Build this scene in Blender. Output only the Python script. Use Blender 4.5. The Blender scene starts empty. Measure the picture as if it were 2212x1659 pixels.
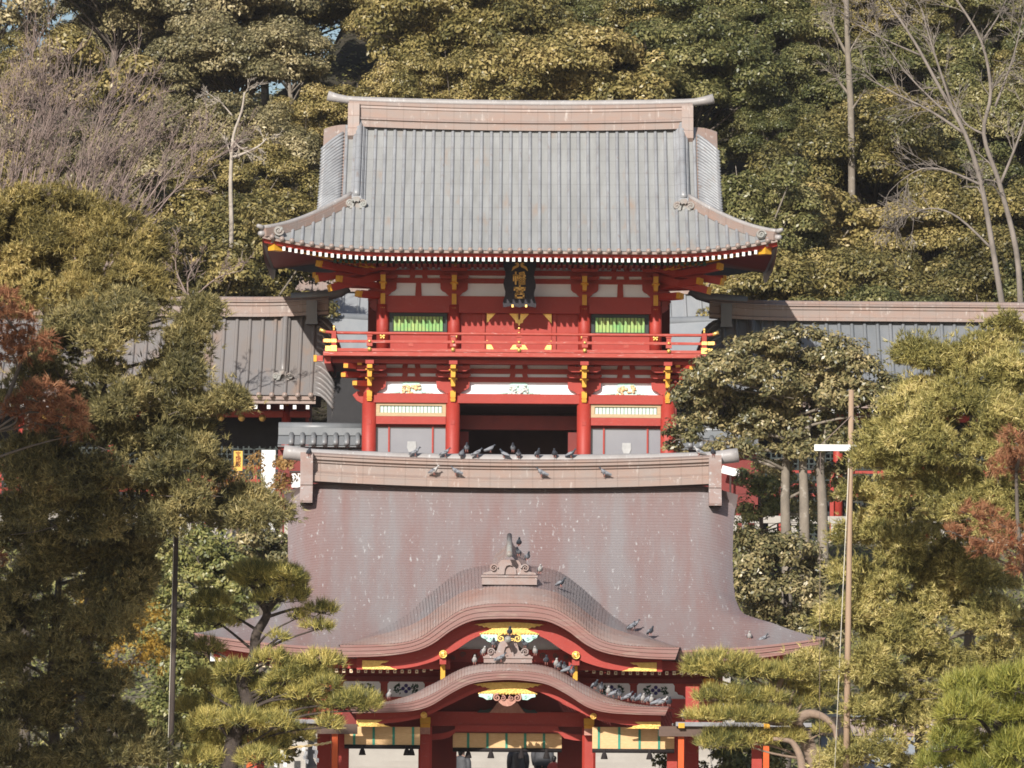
import bpy, math, random
import numpy as np
from mathutils import Vector, Matrix
R = math.radians
SC = bpy.context.scene
COL = SC.collection
random.seed(7)
rng = np.random.default_rng(11)

# ------------------------------------------------------------------ camera
F = 13500.0            # focal length in pixels of a 2212 x 1659 picture
HOR = 1776.0           # image row of the level horizon
CAMZ = 1.6
PITCH = math.atan((HOR - 829.5) / F)
ROLL = R(0.42)
cam_d = bpy.data.cameras.new('camera')
cam_d.sensor_width = 36
cam_d.lens = 36 * F / 2212
cam_d.clip_start = 1
cam_d.clip_end = 3000
cam = bpy.data.objects.new('camera', cam_d)
COL.objects.link(cam)
CAMM = Matrix.Rotation(math.pi / 2 + PITCH, 3, 'X') @ Matrix.Rotation(ROLL, 3, 'Z')
cam.matrix_world = Matrix.Translation((0, 0, CAMZ)) @ CAMM.to_4x4()
SC.camera = cam

# ------------------------------------------------------------------ sky, sun, exposure
SUN_EL, SUN_AZ = R(28.5), R(19)          # sun stands behind the camera, a little to its left
w = bpy.data.worlds.new('World')
SC.world = w
w.use_nodes = True
nt = w.node_tree
bg = nt.nodes['Background']
sky = nt.nodes.new('ShaderNodeTexSky')
sky.sky_type = 'NISHITA'
sky.sun_disc = False
sky.sun_elevation = SUN_EL
sky.sun_rotation = math.pi + SUN_AZ
sky.air_density = 1.0
sky.dust_density = 1.0
nt.links.new(sky.outputs[0], bg.inputs[0])
bg.inputs[1].default_value = 0.068
sun_d = bpy.data.lights.new('sun', 'SUN')
sun_d.energy = 4.7
sun_d.angle = R(0.55)
sun_d.color = (1.0, 0.95, 0.875)
sun = bpy.data.objects.new('sun', sun_d)
COL.objects.link(sun)
to_sun = Vector((-math.sin(SUN_AZ) * math.cos(SUN_EL), -math.cos(SUN_AZ) * math.cos(SUN_EL), math.sin(SUN_EL)))
sun.rotation_euler = to_sun.to_track_quat('Z', 'Y').to_euler()
sun.location = to_sun * 100
SC.view_settings.view_transform = 'Standard'
SC.view_settings.look = 'None'
SC.view_settings.exposure = 0.42
SC.view_settings.gamma = 1
SC.cycles.max_bounces = 6
SC.cycles.transparent_max_bounces = 8
SC.cycles.filter_width = 1.7

# ------------------------------------------------------------------ picture -> world
def W(u, v, Y):
    """world point seen at (u, v) of the 2212-wide picture, at distance Y"""
    d = CAMM @ Vector(((u - 1106) / F, (829.5 - v) / F, -1))
    return Vector((0, 0, CAMZ)) + d * (Y / d.y)
def wz(v, Y):
    return CAMZ + Y * math.tan(PITCH + math.atan((829.5 - v) / F))
def mpp(Y, z=12.0):
    """metres per picture pixel at distance Y"""
    return (Y * math.cos(PITCH) + (z - CAMZ) * math.sin(PITCH)) / F

# ------------------------------------------------------------------ scene helpers
OFF = {}
def tag(o, label=None, cat=None, group=None, kind=None):
    if label: o['label'] = label
    if cat: o['category'] = cat
    if group: o['group'] = group
    if kind: o['kind'] = kind
    return o
def thing(name, label, cat, loc=(0, 0, 0), group=None):
    o = bpy.data.objects.new(name, None)
    o.empty_display_size = .3
    COL.objects.link(o)
    o.location = loc
    OFF[o] = Vector(loc)
    return tag(o, label, cat, group)
def link(name, me, mats, parent=None, off=None):
    for m in (mats if isinstance(mats, (list, tuple)) else [mats]):
        me.materials.append(m)
    o = bpy.data.objects.new(name, me)
    COL.objects.link(o)
    if parent is not None:
        o.parent = parent
        OFF[o] = OFF[parent]
    else:
        OFF[o] = Vector((0, 0, 0)) if off is None else Vector(off)
        o.location = OFF[o]
    return o
def copy_obj(o, parent=None, loc=None, group=None, label=None):
    c = o.copy()
    COL.objects.link(c)
    if parent is not None: c.parent = parent
    if loc is not None: c.location = loc
    if group: c['group'] = group
    if label: c['label'] = label
    return c
def copy_tree(o, parent=None):
    c = copy_obj(o, parent)
    for ch in list(o.children):
        copy_tree(ch, c)
    return c

class MB:
    """collects pieces of ONE mesh, in world coordinates"""
    def __init__(s):
        s.v = []; s.f = []; s.m = []; s.mi = 0; s.sm = []; s.smooth = False
    def add(s, vs, fs, mi=None, smooth=None):
        b = len(s.v)
        s.v += [tuple(p) for p in vs]
        mi = s.mi if mi is None else mi
        smooth = s.smooth if smooth is None else smooth
        for f in fs:
            s.f.append([i + b for i in f]); s.m.append(mi); s.sm.append(smooth)
        return s
    def box(s, x0, x1, y0, y1, z0, z1, mi=None):
        if x0 > x1: x0, x1 = x1, x0
        if y0 > y1: y0, y1 = y1, y0
        if z0 > z1: z0, z1 = z1, z0
        return s.add([(x, y, z) for z in (z0, z1) for y in (y0, y1) for x in (x0, x1)],
              [(0, 2, 3, 1), (4, 5, 7, 6), (0, 1, 5, 4), (1, 3, 7, 5), (3, 2, 6, 7), (2, 0, 4, 6)], mi, False)
    def prism(s, poly, y0, y1, mi=None, smooth=False):
        """polygon of (x, z) extruded along y"""
        n = len(poly)
        a = sum(poly[i][0] * poly[(i + 1) % n][1] - poly[(i + 1) % n][0] * poly[i][1] for i in range(n))
        if a < 0: poly = poly[::-1]
        vs = [(x, y0, z) for x, z in poly] + [(x, y1, z) for x, z in poly]
        fs = [list(range(n)), list(range(2 * n - 1, n - 1, -1))]
        fs += [(i, i + n, (i + 1) % n + n, (i + 1) % n) for i in range(n)]
        return s.add(vs, fs, mi, smooth)
    def band(s, top, bot, y0, y1, mi=None):
        """strip between two (x, z) polylines of equal length, extruded along y"""
        n = len(top)
        vs = []
        for (x, z), (x2, z2) in zip(top, bot):
            vs += [(x, y0, z), (x2, y0, z2), (x2, y1, z2), (x, y1, z)]
        fs = []
        for i in range(n - 1):
            a = 4 * i; b = a + 4
            fs += [(a, a + 1, b + 1, b), (a + 1, a + 2, b + 2, b + 1), (a + 2, a + 3, b + 3, b + 2), (a + 3, a, b, b + 3)]
        fs += [(0, 3, 2, 1), (4 * n - 4, 4 * n - 3, 4 * n - 2, 4 * n - 1)]
        return s.add(vs, fs, mi, False)
    def tube(s, pts, rad, n=6, mi=None, smooth=True, cap=True):
        pts = [Vector(p) for p in pts]
        if not isinstance(rad, (list, tuple)): rad = [rad] * len(pts)
        vs = []; fs = []
        a = None
        for i, p in enumerate(pts):
            d = (pts[min(i + 1, len(pts) - 1)] - pts[max(i - 1, 0)])
            if d.length < 1e-9: d = Vector((0, 0, 1))
            d.normalize()
            if a is not None: a = a - d * a.dot(d)
            if a is None or a.length < 1e-4: a = d.orthogonal()
            a.normalize(); b = d.cross(a)
            for k in range(n):
                t = 2 * math.pi * k / n
                vs.append(p + (a * math.cos(t) + b * math.sin(t)) * rad[i])
        for i in range(len(pts) - 1):
            for k in range(n):
                fs.append((i * n + k, (i + 1) * n + k, (i + 1) * n + (k + 1) % n, i * n + (k + 1) % n))
        if cap:
            fs.append(tuple(range(n)))
            fs.append(tuple(range(len(pts) * n - 1, (len(pts) - 1) * n - 1, -1)))
        return s.add(vs, fs, mi, smooth)
    def cyl(s, p0, p1, r0, r1=None, n=12, mi=None, smooth=True):
        return s.tube([p0, p1], [r0, r0 if r1 is None else r1], n, mi, smooth)
    def sheet(s, rows, mi=None, smooth=True, flip=False):
        """grid of rows of points"""
        m = len(rows[0]); vs = [p for r in rows for p in r]; fs = []
        for i in range(len(rows) - 1):
            for j in range(m - 1):
                q = (i * m + j, i * m + j + 1, (i + 1) * m + j + 1, (i + 1) * m + j)
                fs.append(q[::-1] if flip else q)
        return s.add(vs, fs, mi, smooth)
    def ball(s, c, rx, ry=None, rz=None, n=10, m=7, mi=None):
        ry = rx if ry is None else ry; rz = rx if rz is None else rz
        vs = []; fs = []
        for i in range(m + 1):
            t = math.pi * i / m
            for k in range(n):
                a = 2 * math.pi * k / n
                vs.append((c[0] + rx * math.sin(t) * math.cos(a), c[1] + ry * math.sin(t) * math.sin(a), c[2] + rz * math.cos(t)))
        for i in range(m):
            for k in range(n):
                fs.append((i * n + k, (i + 1) * n + k, (i + 1) * n + (k + 1) % n, i * n + (k + 1) % n))
        return s.add(vs, fs, mi, True)
    def spiral(s, cx, cz, r, y0, y1, turns=1.6, w=.25, hand=1, start=0.0, mi=None):
        """flat volute in the xz plane with depth y0..y1"""
        n = int(18 * turns); top = []; bot = []
        for i in range(n + 1):
            t = i / n
            a = start + hand * t * turns * 2 * math.pi
            rr = r * (1 - .82 * t)
            top.append((cx + rr * math.cos(a), cz + rr * math.sin(a)))
            r2 = rr - w * r * (1 - .5 * t)
            bot.append((cx + r2 * math.cos(a), cz + r2 * math.sin(a)))
        return s.band(top, bot, y0, y1, mi)
    def build(s, name, mats, parent=None, off=None):
        me = bpy.data.meshes.new(name)
        o3 = OFF[parent] if parent is not None else (Vector(off) if off is not None else Vector((0, 0, 0)))
        me.from_pydata([(x - o3.x, y - o3.y, z - o3.z) for x, y, z in s.v], [], s.f)
        me.polygons.foreach_set('material_index', s.m)
        me.polygons.foreach_set('use_smooth', s.sm)
        me.update()
        return link(name, me, mats, parent, off)

def np_mesh(name, V, k, mi=None):
    """V: (n*k, 3) array, faces of k consecutive verts"""
    me = bpy.data.meshes.new(name)
    n = len(V); nf = n // k
    me.vertices.add(n); me.vertices.foreach_set('co', V.astype(np.float32).ravel())
    me.loops.add(n); me.loops.foreach_set('vertex_index', np.arange(n, dtype=np.int32))
    me.polygons.add(nf); me.polygons.foreach_set('loop_start', np.arange(0, n, k, dtype=np.int32))
    try: me.polygons.foreach_set('loop_total', np.full(nf, k, dtype=np.int32))
    except Exception: pass
    if mi is not None: me.polygons.foreach_set('material_index', mi.astype(np.int32))
    me.update(calc_edges=True)
    return me

def interp(pts, x):
    xs = [p[0] for p in pts]
    if x <= xs[0]: return pts[0][1]
    for (a, b), (c, d) in zip(pts, pts[1:]):
        if x <= c: return b + (d - b) * (x - a) / (c - a)
    return pts[-1][1]
def smooth_pts(pts, n=6):
    """Catmull-Rom through 2-D or 3-D points"""
    P = [Vector(p) for p in pts]; out = []
    for i in range(len(P) - 1):
        p0 = P[max(i - 1, 0)]; p1 = P[i]; p2 = P[i + 1]; p3 = P[min(i + 2, len(P) - 1)]
        for k in range(n):
            t = k / n
            out.append(0.5 * ((2 * p1) + (p2 - p0) * t + (2 * p0 - 5 * p1 + 4 * p2 - p3) * t * t + (3 * p1 - p0 - 3 * p2 + p3) * t ** 3))
    out.append(P[-1])
    return out

# ------------------------------------------------------------------ materials
def mat(name, c1, c2=None, scale=3.0, stretch=(1, 1, 1), rough=.6, metal=0.0, spec=.4, ramp=(.35, .65),
        c3=None, scale3=20.0, stretch3=(1, 1, 1), ramp3=(.6, .72), bump=0.0, bscale=30.0, rvar=0.0, seam=None):
    kf = 1.0
    if any(q in name for q in ('copper', 'vermilion', 'dark_red', 'verdigris', 'stone', 'granite', 'tuff', 'glass_screen', 'pigeon', 'canopy', 'bark', 'pole', 'slate', 'bleached')): kf = .72
    elif any(q in name for q in ('yellow', 'orange_paint')): kf = .80
    c1, c2, c3 = [None if c is None else tuple(x * kf for x in c) for c in (c1, c2, c3)]
    m = bpy.data.materials.new(name); m.use_nodes = True
    N = m.node_tree.nodes; L = m.node_tree.links
    p = N['Principled BSDF']
    p.inputs['Roughness'].default_value = rough
    p.inputs['Metallic'].default_value = metal
    p.inputs['Specular IOR Level'].default_value = spec
    p.inputs['Base Color'].default_value = (*c1, 1)
    tc = N.new('ShaderNodeTexCoord')
    def noise(sc, st, rp, det=5):
        mp = N.new('ShaderNodeMapping'); mp.inputs['Scale'].default_value = st
        L.new(tc.outputs['Object'], mp.inputs[0])
        n = N.new('ShaderNodeTexNoise'); n.inputs['Scale'].default_value = sc; n.inputs['Detail'].default_value = det
        n.inputs['Roughness'].default_value = .65
        L.new(mp.outputs[0], n.inputs['Vector'])
        r = N.new('ShaderNodeMapRange'); r.inputs[1].default_value = rp[0]; r.inputs[2].default_value = rp[1]
        L.new(n.outputs[0], r.inputs[0])
        return r.outputs[0]
    col = None
    if c2 is not None:
        mx = N.new('ShaderNodeMix'); mx.data_type = 'RGBA'
        mx.inputs[6].default_value = (*c1, 1); mx.inputs[7].default_value = (*c2, 1)
        f = noise(scale, stretch, ramp); L.new(f, mx.inputs[0]); col = mx.outputs[2]
        if rvar:
            r2 = N.new('ShaderNodeMapRange'); r2.inputs[3].default_value = rough - rvar; r2.inputs[4].default_value = rough + rvar
            L.new(f, r2.inputs[0]); L.new(r2.outputs[0], p.inputs['Roughness'])
    if c3 is not None:
        mx = N.new('ShaderNodeMix'); mx.data_type = 'RGBA'
        if col: L.new(col, mx.inputs[6])
        else: mx.inputs[6].default_value = (*c1, 1)
        mx.inputs[7].default_value = (*c3, 1)
        L.new(noise(scale3, stretch3, ramp3, 3), mx.inputs[0]); col = mx.outputs[2]
    if seam:      # thin dark joints between sheets: (axis, joints per metre, strength)
        mp = N.new('ShaderNodeSeparateXYZ'); L.new(tc.outputs['Object'], mp.inputs[0])
        q = N.new('ShaderNodeMath'); q.operation = 'MULTIPLY'; q.inputs[1].default_value = seam[1]; L.new(mp.outputs['XYZ'.index(seam[0])], q.inputs[0])
        fr = N.new('ShaderNodeMath'); fr.operation = 'FRACT'; L.new(q.outputs[0], fr.inputs[0])
        lt = N.new('ShaderNodeMath'); lt.operation = 'LESS_THAN'; lt.inputs[1].default_value = seam[1] * .028; L.new(fr.outputs[0], lt.inputs[0])
        k = N.new('ShaderNodeMath'); k.operation = 'MULTIPLY'; k.inputs[1].default_value = seam[2]; L.new(lt.outputs[0], k.inputs[0])
        mx = N.new('ShaderNodeMix'); mx.data_type = 'RGBA'; mx.blend_type = 'MULTIPLY'; mx.inputs[7].default_value = (.25, .22, .2, 1)
        L.new(k.outputs[0], mx.inputs[0])
        if col: L.new(col, mx.inputs[6])
        else: mx.inputs[6].default_value = (*c1, 1)
        col = mx.outputs[2]
    if col: L.new(col, p.inputs['Base Color'])
    if bump:
        n = N.new('ShaderNodeTexNoise'); n.inputs['Scale'].default_value = bscale; n.inputs['Detail'].default_value = 4
        L.new(tc.outputs['Object'], n.inputs['Vector'])
        b = N.new('ShaderNodeBump'); b.inputs['Strength'].default_value = bump; b.inputs['Distance'].default_value = .02
        L.new(n.outputs[0], b.inputs['Height']); L.new(b.outputs[0], p.inputs['Normal'])
    return m

def leaf_mat(name, cols, rough=.45, spec=.35, trans=.25, scale=.8, nw=.5, ow=.25):
    """cols: list of colours from dark to light; each leaf, each patch and each tree differ"""
    m = bpy.data.materials.new(name); m.use_nodes = True
    N = m.node_tree.nodes; L = m.node_tree.links
    p = N['Principled BSDF']; p.inputs['Roughness'].default_value = rough; p.inputs['Specular IOR Level'].default_value = spec
    g = N.new('ShaderNodeNewGeometry'); tc = N.new('ShaderNodeTexCoord'); oi = N.new('ShaderNodeObjectInfo')
    n = N.new('ShaderNodeTexNoise'); n.inputs['Scale'].default_value = scale; n.inputs['Detail'].default_value = 3
    L.new(tc.outputs['Object'], n.inputs['Vector'])
    def math_(op, a, b):
        q = N.new('ShaderNodeMath'); q.operation = op
        for i, x in enumerate((a, b)):
            if isinstance(x, (int, float)): q.inputs[i].default_value = x
            else: L.new(x, q.inputs[i])
        return q.outputs[0]
    mr = N.new('ShaderNodeMapRange'); mr.inputs[1].default_value = .3; mr.inputs[2].default_value = .7
    L.new(n.outputs[0], mr.inputs[0])
    a = math_('MULTIPLY', g.outputs['Random Per Island'], 1 - nw - ow)
    b = math_('MULTIPLY', mr.outputs[0], nw)
    c = math_('MULTIPLY', oi.outputs['Random'], ow)
    f = math_('ADD', math_('ADD', a, b), c)
    r = N.new('ShaderNodeValToRGB')
    el = r.color_ramp.elements
    while len(el) < len(cols): el.new(.5)
    for i, cc in enumerate(cols):
        el[i].position = .12 + .76 * i / (len(cols) - 1); el[i].color = (*cc, 1)
    L.new(f, r.inputs[0]); L.new(r.outputs[0], p.inputs['Base Color'])
    t = N.new('ShaderNodeBsdfTranslucent'); L.new(r.outputs[0], t.inputs[0])
    mx = N.new('ShaderNodeMixShader'); mx.inputs[0].default_value = trans
    L.new(p.outputs[0], mx.inputs[1]); L.new(t.outputs[0], mx.inputs[2])
    L.new(mx.outputs[0], N['Material Output'].inputs[0])
    return m

M = {}
M['red'] = mat('vermilion_paint', (.50, .054, .036), (.42, .045, .031), .9, rough=.55, c3=(.50, .15, .12), scale3=6, stretch3=(1.5, 1, 4), ramp3=(.60, .82), bump=.15, bscale=12)
M['redworn'] = mat('worn_vermilion_paint', (.50, .056, .034), (.56, .11, .08), 2.5, stretch=(1, 1, 5), rough=.55, c3=(.75, .5, .45), scale3=3.2, stretch3=(1, 1, 9), ramp3=(.62, .70))
M['orange'] = mat('fresh_orange_paint', (.72, .12, .018), (.66, .10, .018), 2, rough=.45)
M['darkred'] = mat('dark_red_paint', (.26, .028, .02), (.2, .022, .018), 1.5, rough=.55)  # the vermilion again with shade put into its colour, for sheltered parts
M['yellow'] = mat('ochre_yellow_paint', (.80, .42, .035), (.74, .36, .03), 6, rough=.5)
M['gold'] = mat('gilt_metal', (.95, .66, .22), (.85, .55, .16), 8, rough=.42, metal=.75, bump=.35, bscale=45)
M['golddull'] = mat('engraved_gilt_plate', (.78, .52, .16), (.62, .38, .10), 14, rough=.45, metal=.55, bump=.6, bscale=40)
M['goldpaint'] = mat('gold_leaf_lettering', (.80, .48, .14), (.66, .36, .09), 8, rough=.5, metal=.3)
M['white'] = mat('white_plaster', (.86, .88, .93), (.81, .83, .88), 2, rough=.8)
M['whitepaint'] = mat('white_paint', (.74, .74, .73), rough=.6)
M['cream'] = mat('bleached_wood_frame', (.66, .50, .30), (.58, .42, .25), 6, stretch=(1, 1, 5), rough=.7)
M['paleslat'] = mat('pale_green_slats', (.55, .64, .58), (.46, .57, .5), 8, rough=.7)
M['greenslat'] = mat('green_lattice_bars', (.16, .38, .12), (.36, .46, .14), 2.2, rough=.5)
M['black'] = mat('black_lacquer_and_shade', (.012, .011, .013), (.02, .018, .02), 4, rough=.6)  # lacquer black, also laid on a wall to stand for courtyard shade
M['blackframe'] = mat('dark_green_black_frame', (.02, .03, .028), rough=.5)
M['dark'] = mat('dark_timber_and_shade', (.035, .02, .018), (.05, .028, .024), 2, rough=.8)  # dark timber, also the painted shade of the gate's openings
M['navy'] = mat('blackened_plaque_board', (.014, .012, .018), (.03, .024, .03), 3, rough=.7)
M['darkgreen'] = mat('dark_green_rafter_end', (.03, .085, .06), rough=.6)
M['glass'] = mat('grey_glass_screen', (.30, .30, .335), (.34, .34, .37), .7, rough=.18, spec=.6)
M['turq'] = mat('turquoise_carving', (.38, .62, .56), (.50, .68, .62), 12, rough=.6)
M['carvpink'] = mat('weathered_pink_carving', (.48, .25, .19), (.36, .16, .12), 12, rough=.6)
M['tiger'] = mat('painted_orange_carving', (.80, .42, .14), (.70, .62, .45), 9, rough=.6, c3=(.12, .16, .17), scale3=13, ramp3=(.58, .62))
M['dragon'] = mat('painted_pale_carving', (.62, .66, .66), (.75, .74, .68), 9, rough=.6, c3=(.18, .24, .26), scale3=12, ramp3=(.54, .6))
# copper roofs: verdigris grey over brown copper
M['tile'] = mat('weathered_copper_tiles', (.335, .335, .325), (.405, .41, .405), .9, stretch=(2.2, .5, .5), rough=.45, spec=.55,
                c3=(.40, .31, .25), scale3=.55, stretch3=(3, 1, 1), ramp3=(.60, .80), rvar=.08, seam=('Z', 2.4, .16))
M['tilerib'] = mat('weathered_copper_ribs', (.31, .315, .33), (.42, .43, .45), 1.2, stretch=(2, .8, .8), rough=.42, spec=.6,
                c3=(.30, .255, .235), scale3=3, stretch3=(3, 1, 1), ramp3=(.58, .75), seam=('Z', 2.4, .22))
M['tilebrown'] = mat('brown_copper_tiles', (.27, .235, .215), (.265, .265, .275), .45, stretch=(1.2, .5, .5), rough=.42, spec=.55, c3=(.36, .24, .17), scale3=.7, stretch3=(1.6, .6, .6), ramp3=(.52, .75))
M['tilegrey'] = mat('grey_copper_tiles', (.20, .215, .23), (.27, .28, .295), .8, stretch=(1.5, .5, .5), rough=.42, spec=.55, c3=(.27, .21, .185), scale3=.9, stretch3=(2.5, .6, .6), ramp3=(.6, .8))
M['tilepale'] = mat('pale_copper_tiles', (.36, .38, .40), (.43, .44, .45), 1, stretch=(2, .6, .6), rough=.5)
M['ridge'] = mat('pinkish_copper_ridge', (.40, .272, .222), (.36, .29, .26), 1.4, stretch=(1, 1, 2.5), rough=.42, spec=.5, c3=(.60, .52, .47), scale3=5, stretch3=(1.6, 1, .5), ramp3=(.60, .74), seam=('X', 1.9, .22))
M['ridgecap'] = mat('grey_copper_ridge_cap', (.40, .37, .355), (.47, .44, .43), 2, rough=.45, spec=.5, c3=(.64, .64, .64), scale3=7, stretch3=(2, 1, .4), ramp3=(.6, .7))
M['hiwada'] = mat('mauve_copper_shingles', (.315, .212, .200), (.325, .290, .292), .5, stretch=(2.6, .4, .2), rough=.36, spec=.65, ramp=(.36, .64),
                c3=(.58, .57, .57), scale3=13, stretch3=(1, .3, .3), ramp3=(.625, .74), rvar=.06)
M['hiwadalip'] = mat('brown_copper_shingles', (.37, .225, .185), (.37, .285, .26), 1.2, rough=.32, spec=.6, c3=(.50, .47, .46), scale3=8, ramp3=(.63, .74), rvar=.08)
M['eaveedge'] = mat('layered_copper_eave', (.335, .150, .125), (.33, .185, .165), .8, stretch=(1, 1, 3), rough=.42, spec=.5, c3=(.40, .27, .22), scale3=3, stretch3=(.5, 1, 6), ramp3=(.56, .7))
M['verdigris'] = mat('verdigris_ornament', (.36, .37, .35), (.34, .27, .235), 3, rough=.5, spec=.5, c3=(.52, .56, .53), scale3=9, ramp3=(.58, .7))
M['ornpink'] = mat('copper_ornament', (.38, .25, .215), (.40, .33, .31), 3, rough=.45, spec=.5, c3=(.58, .57, .56), scale3=9, ramp3=(.6, .7))
M['stone'] = mat('pale_granite', (.58, .54, .49), (.50, .46, .41), 2.2, rough=.85, c3=(.40, .37, .33), scale3=14, ramp3=(.6, .75), bump=.2)
M['stair'] = mat('pale_stone_steps', (.52, .48, .43), (.45, .41, .365), 1.2, rough=.85, bump=.2)
M['ground'] = mat('sandy_gravel', (.40, .35, .29), (.32, .28, .23), .6, rough=.95, bump=.3)
M['earth'] = mat('wood_floor_earth', (.055, .042, .027), (.035, .032, .018), .5, rough=.95)
M['bank'] = mat('tuff_bank', (.20, .175, .12), (.12, .11, .07), .6, rough=.95, c3=(.06, .062, .03), scale3=1.4, ramp3=(.5, .6), bump=.4, bscale=6)
M['bark'] = mat('grey_brown_bark', (.20, .165, .135), (.13, .105, .085), 3, stretch=(1, 1, .3), rough=.9, bump=.5, bscale=18)
M['palebark'] = mat('pale_dappled_bark', (.34, .285, .225), (.22, .185, .15), 2.4, stretch=(1, 1, .5), rough=.9, c3=(.44, .39, .33), scale3=5, ramp3=(.58, .68), bump=.3, bscale=14)
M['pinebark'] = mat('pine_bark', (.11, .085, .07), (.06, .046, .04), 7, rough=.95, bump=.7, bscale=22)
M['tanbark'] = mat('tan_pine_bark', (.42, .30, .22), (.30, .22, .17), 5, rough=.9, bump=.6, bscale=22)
M['twig'] = mat('grey_violet_twigs', (.29, .215, .185), (.21, .16, .145), 2, rough=.9)
M['twiggrey'] = mat('pale_grey_bare_wood', (.26, .22, .19), (.16, .135, .115), 2.5, stretch=(1, 1, .6), rough=.9)
M['deadwood'] = mat('whitish_dead_wood', (.46, .40, .34), (.34, .29, .24), 4, rough=.9)
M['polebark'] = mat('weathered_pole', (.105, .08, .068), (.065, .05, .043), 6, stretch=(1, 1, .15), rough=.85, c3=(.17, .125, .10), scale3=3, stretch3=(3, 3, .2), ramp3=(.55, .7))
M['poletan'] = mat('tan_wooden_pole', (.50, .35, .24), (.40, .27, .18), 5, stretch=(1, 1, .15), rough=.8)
M['cord'] = mat('pale_cord', (.62, .58, .5), rough=.9)
M['canopytop'] = mat('grey_canopy_sheet', (.30, .30, .32), (.36, .35, .36), 2, rough=.5)
M['canopywood'] = mat('brown_canopy_board', (.17, .11, .085), (.13, .085, .065), 3, stretch=(.4, 1, 3), rough=.75)
M['blind'] = mat('bamboo_blind', (.72, .50, .27), (.62, .41, .2), 2.5, stretch=(3, 1, 14), rough=.7)
M['ribbon'] = mat('green_silk_ribbon', (.045, .28, .19), (.03, .2, .14), 6, rough=.6)
M['tassel'] = mat('black_tassel', (.018, .014, .014), rough=.9)
M['straw'] = mat('straw_rope', (.60, .46, .24), (.48, .36, .18), 18, rough=.9)
M['paper'] = mat('white_paper', (.84, .84, .84), rough=.8)
M['signyellow'] = mat('yellow_sign_board', (.82, .52, .10), (.78, .47, .08), 3, rough=.6)
M['ink'] = mat('brown_ink', (.30, .08, .03), rough=.8)
M['slate'] = mat('blue_grey_roof_sheet', (.22, .25, .28), (.27, .29, .32), 1, rough=.5)
M['bronze'] = mat('pale_grey_bronze', (.42, .42, .42), (.32, .32, .32), 4, rough=.6)
# people and birds
M['coat'] = mat('dark_puffer_coat', (.04, .036, .037), (.06, .053, .053), 5, rough=.35, spec=.5)
M['coatblue'] = mat('charcoal_jacket', (.05, .05, .055), (.075, .075, .08), 5, rough=.6)
M['trousers'] = mat('dark_trousers', (.03, .03, .036), rough=.85)
M['skin'] = mat('skin', (.55, .34, .25), rough=.5)
M['hair'] = mat('black_hair', (.015, .012, .01), rough=.5)
M['shoe'] = mat('dark_shoes', (.02, .018, .018), rough=.5)
M['bagred'] = mat('red_cloth', (.5, .08, .06), rough=.7)
M['pgrey'] = mat('pigeon_grey', (.24, .25, .28), (.32, .33, .36), 14, rough=.7)
M['pdark'] = mat('pigeon_dark_head', (.055, .065, .085), (.09, .10, .12), 12, rough=.45)
M['pwing'] = mat('pigeon_wing', (.30, .31, .34), (.10, .10, .12), 12, stretch=(1, 4, 1), rough=.7, ramp=(.5, .56))
M['pwhite'] = mat('pigeon_white', (.68, .66, .64), (.45, .42, .41), 8, rough=.7)
M['pleg'] = mat('pigeon_leg', (.5, .2, .16), rough=.6)
# ================================================================== the great gate
GY = 193.0                                    # plane of its lower front columns
GX = (1120.5 - 1106) * mpp(GY, 16)            # its axis
PLAT = 10.1                                   # level of the upper terrace
def gz(v, Y=GY): return wz(v, Y)
def gp(d, Y=GY, z=16): return d * mpp(Y, z)   # pixels -> metres
gate = thing('two_storey_gate', 'large two-storey vermilion shrine gate with grey copper roof and balcony', 'gate', (GX, GY, PLAT))

def scroll_ornament(mb, x, y, z, w, h, mi=0):
    """roof end tile: arched middle between two volutes, w wide, h tall, front at y"""
    r = h * .42
    for sgn in (-1, 1):
        mb.spiral(x + sgn * (w / 2 - r), z + r, r, y, y + .10, 1.5, .34, hand=-sgn, start=(math.pi if sgn > 0 else 0), mi=mi)
        mb.cyl((x + sgn * (w / 2 - r), y + .02, z + r), (x + sgn * (w / 2 - r), y + .14, z + r), r * .8, n=14, mi=mi)
    pts = [(x - w * .30, z), (x - w * .16, z + h * .55), (x - w * .15, z + h * .9), (x - w * .08, z + h), (x + w * .08, z + h), (x + w * .15, z + h * .9), (x + w * .16, z + h * .55), (x + w * .30, z),
           (x + w * .13, z), (x + w * .08, z + h * .5), (x, z + h * .6), (x - w * .08, z + h * .5), (x - w * .13, z)]
    top = pts[:8]; bot = [pts[12], (x - w * .10, z + h * .4), (x - w * .07, z + h * .56), (x - w * .03, z + h * .6), (x + w * .03, z + h * .6), (x + w * .07, z + h * .56), (x + w * .10, z + h * .4), pts[8]]
    mb.band(top, bot, y, y + .14, mi)

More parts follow.
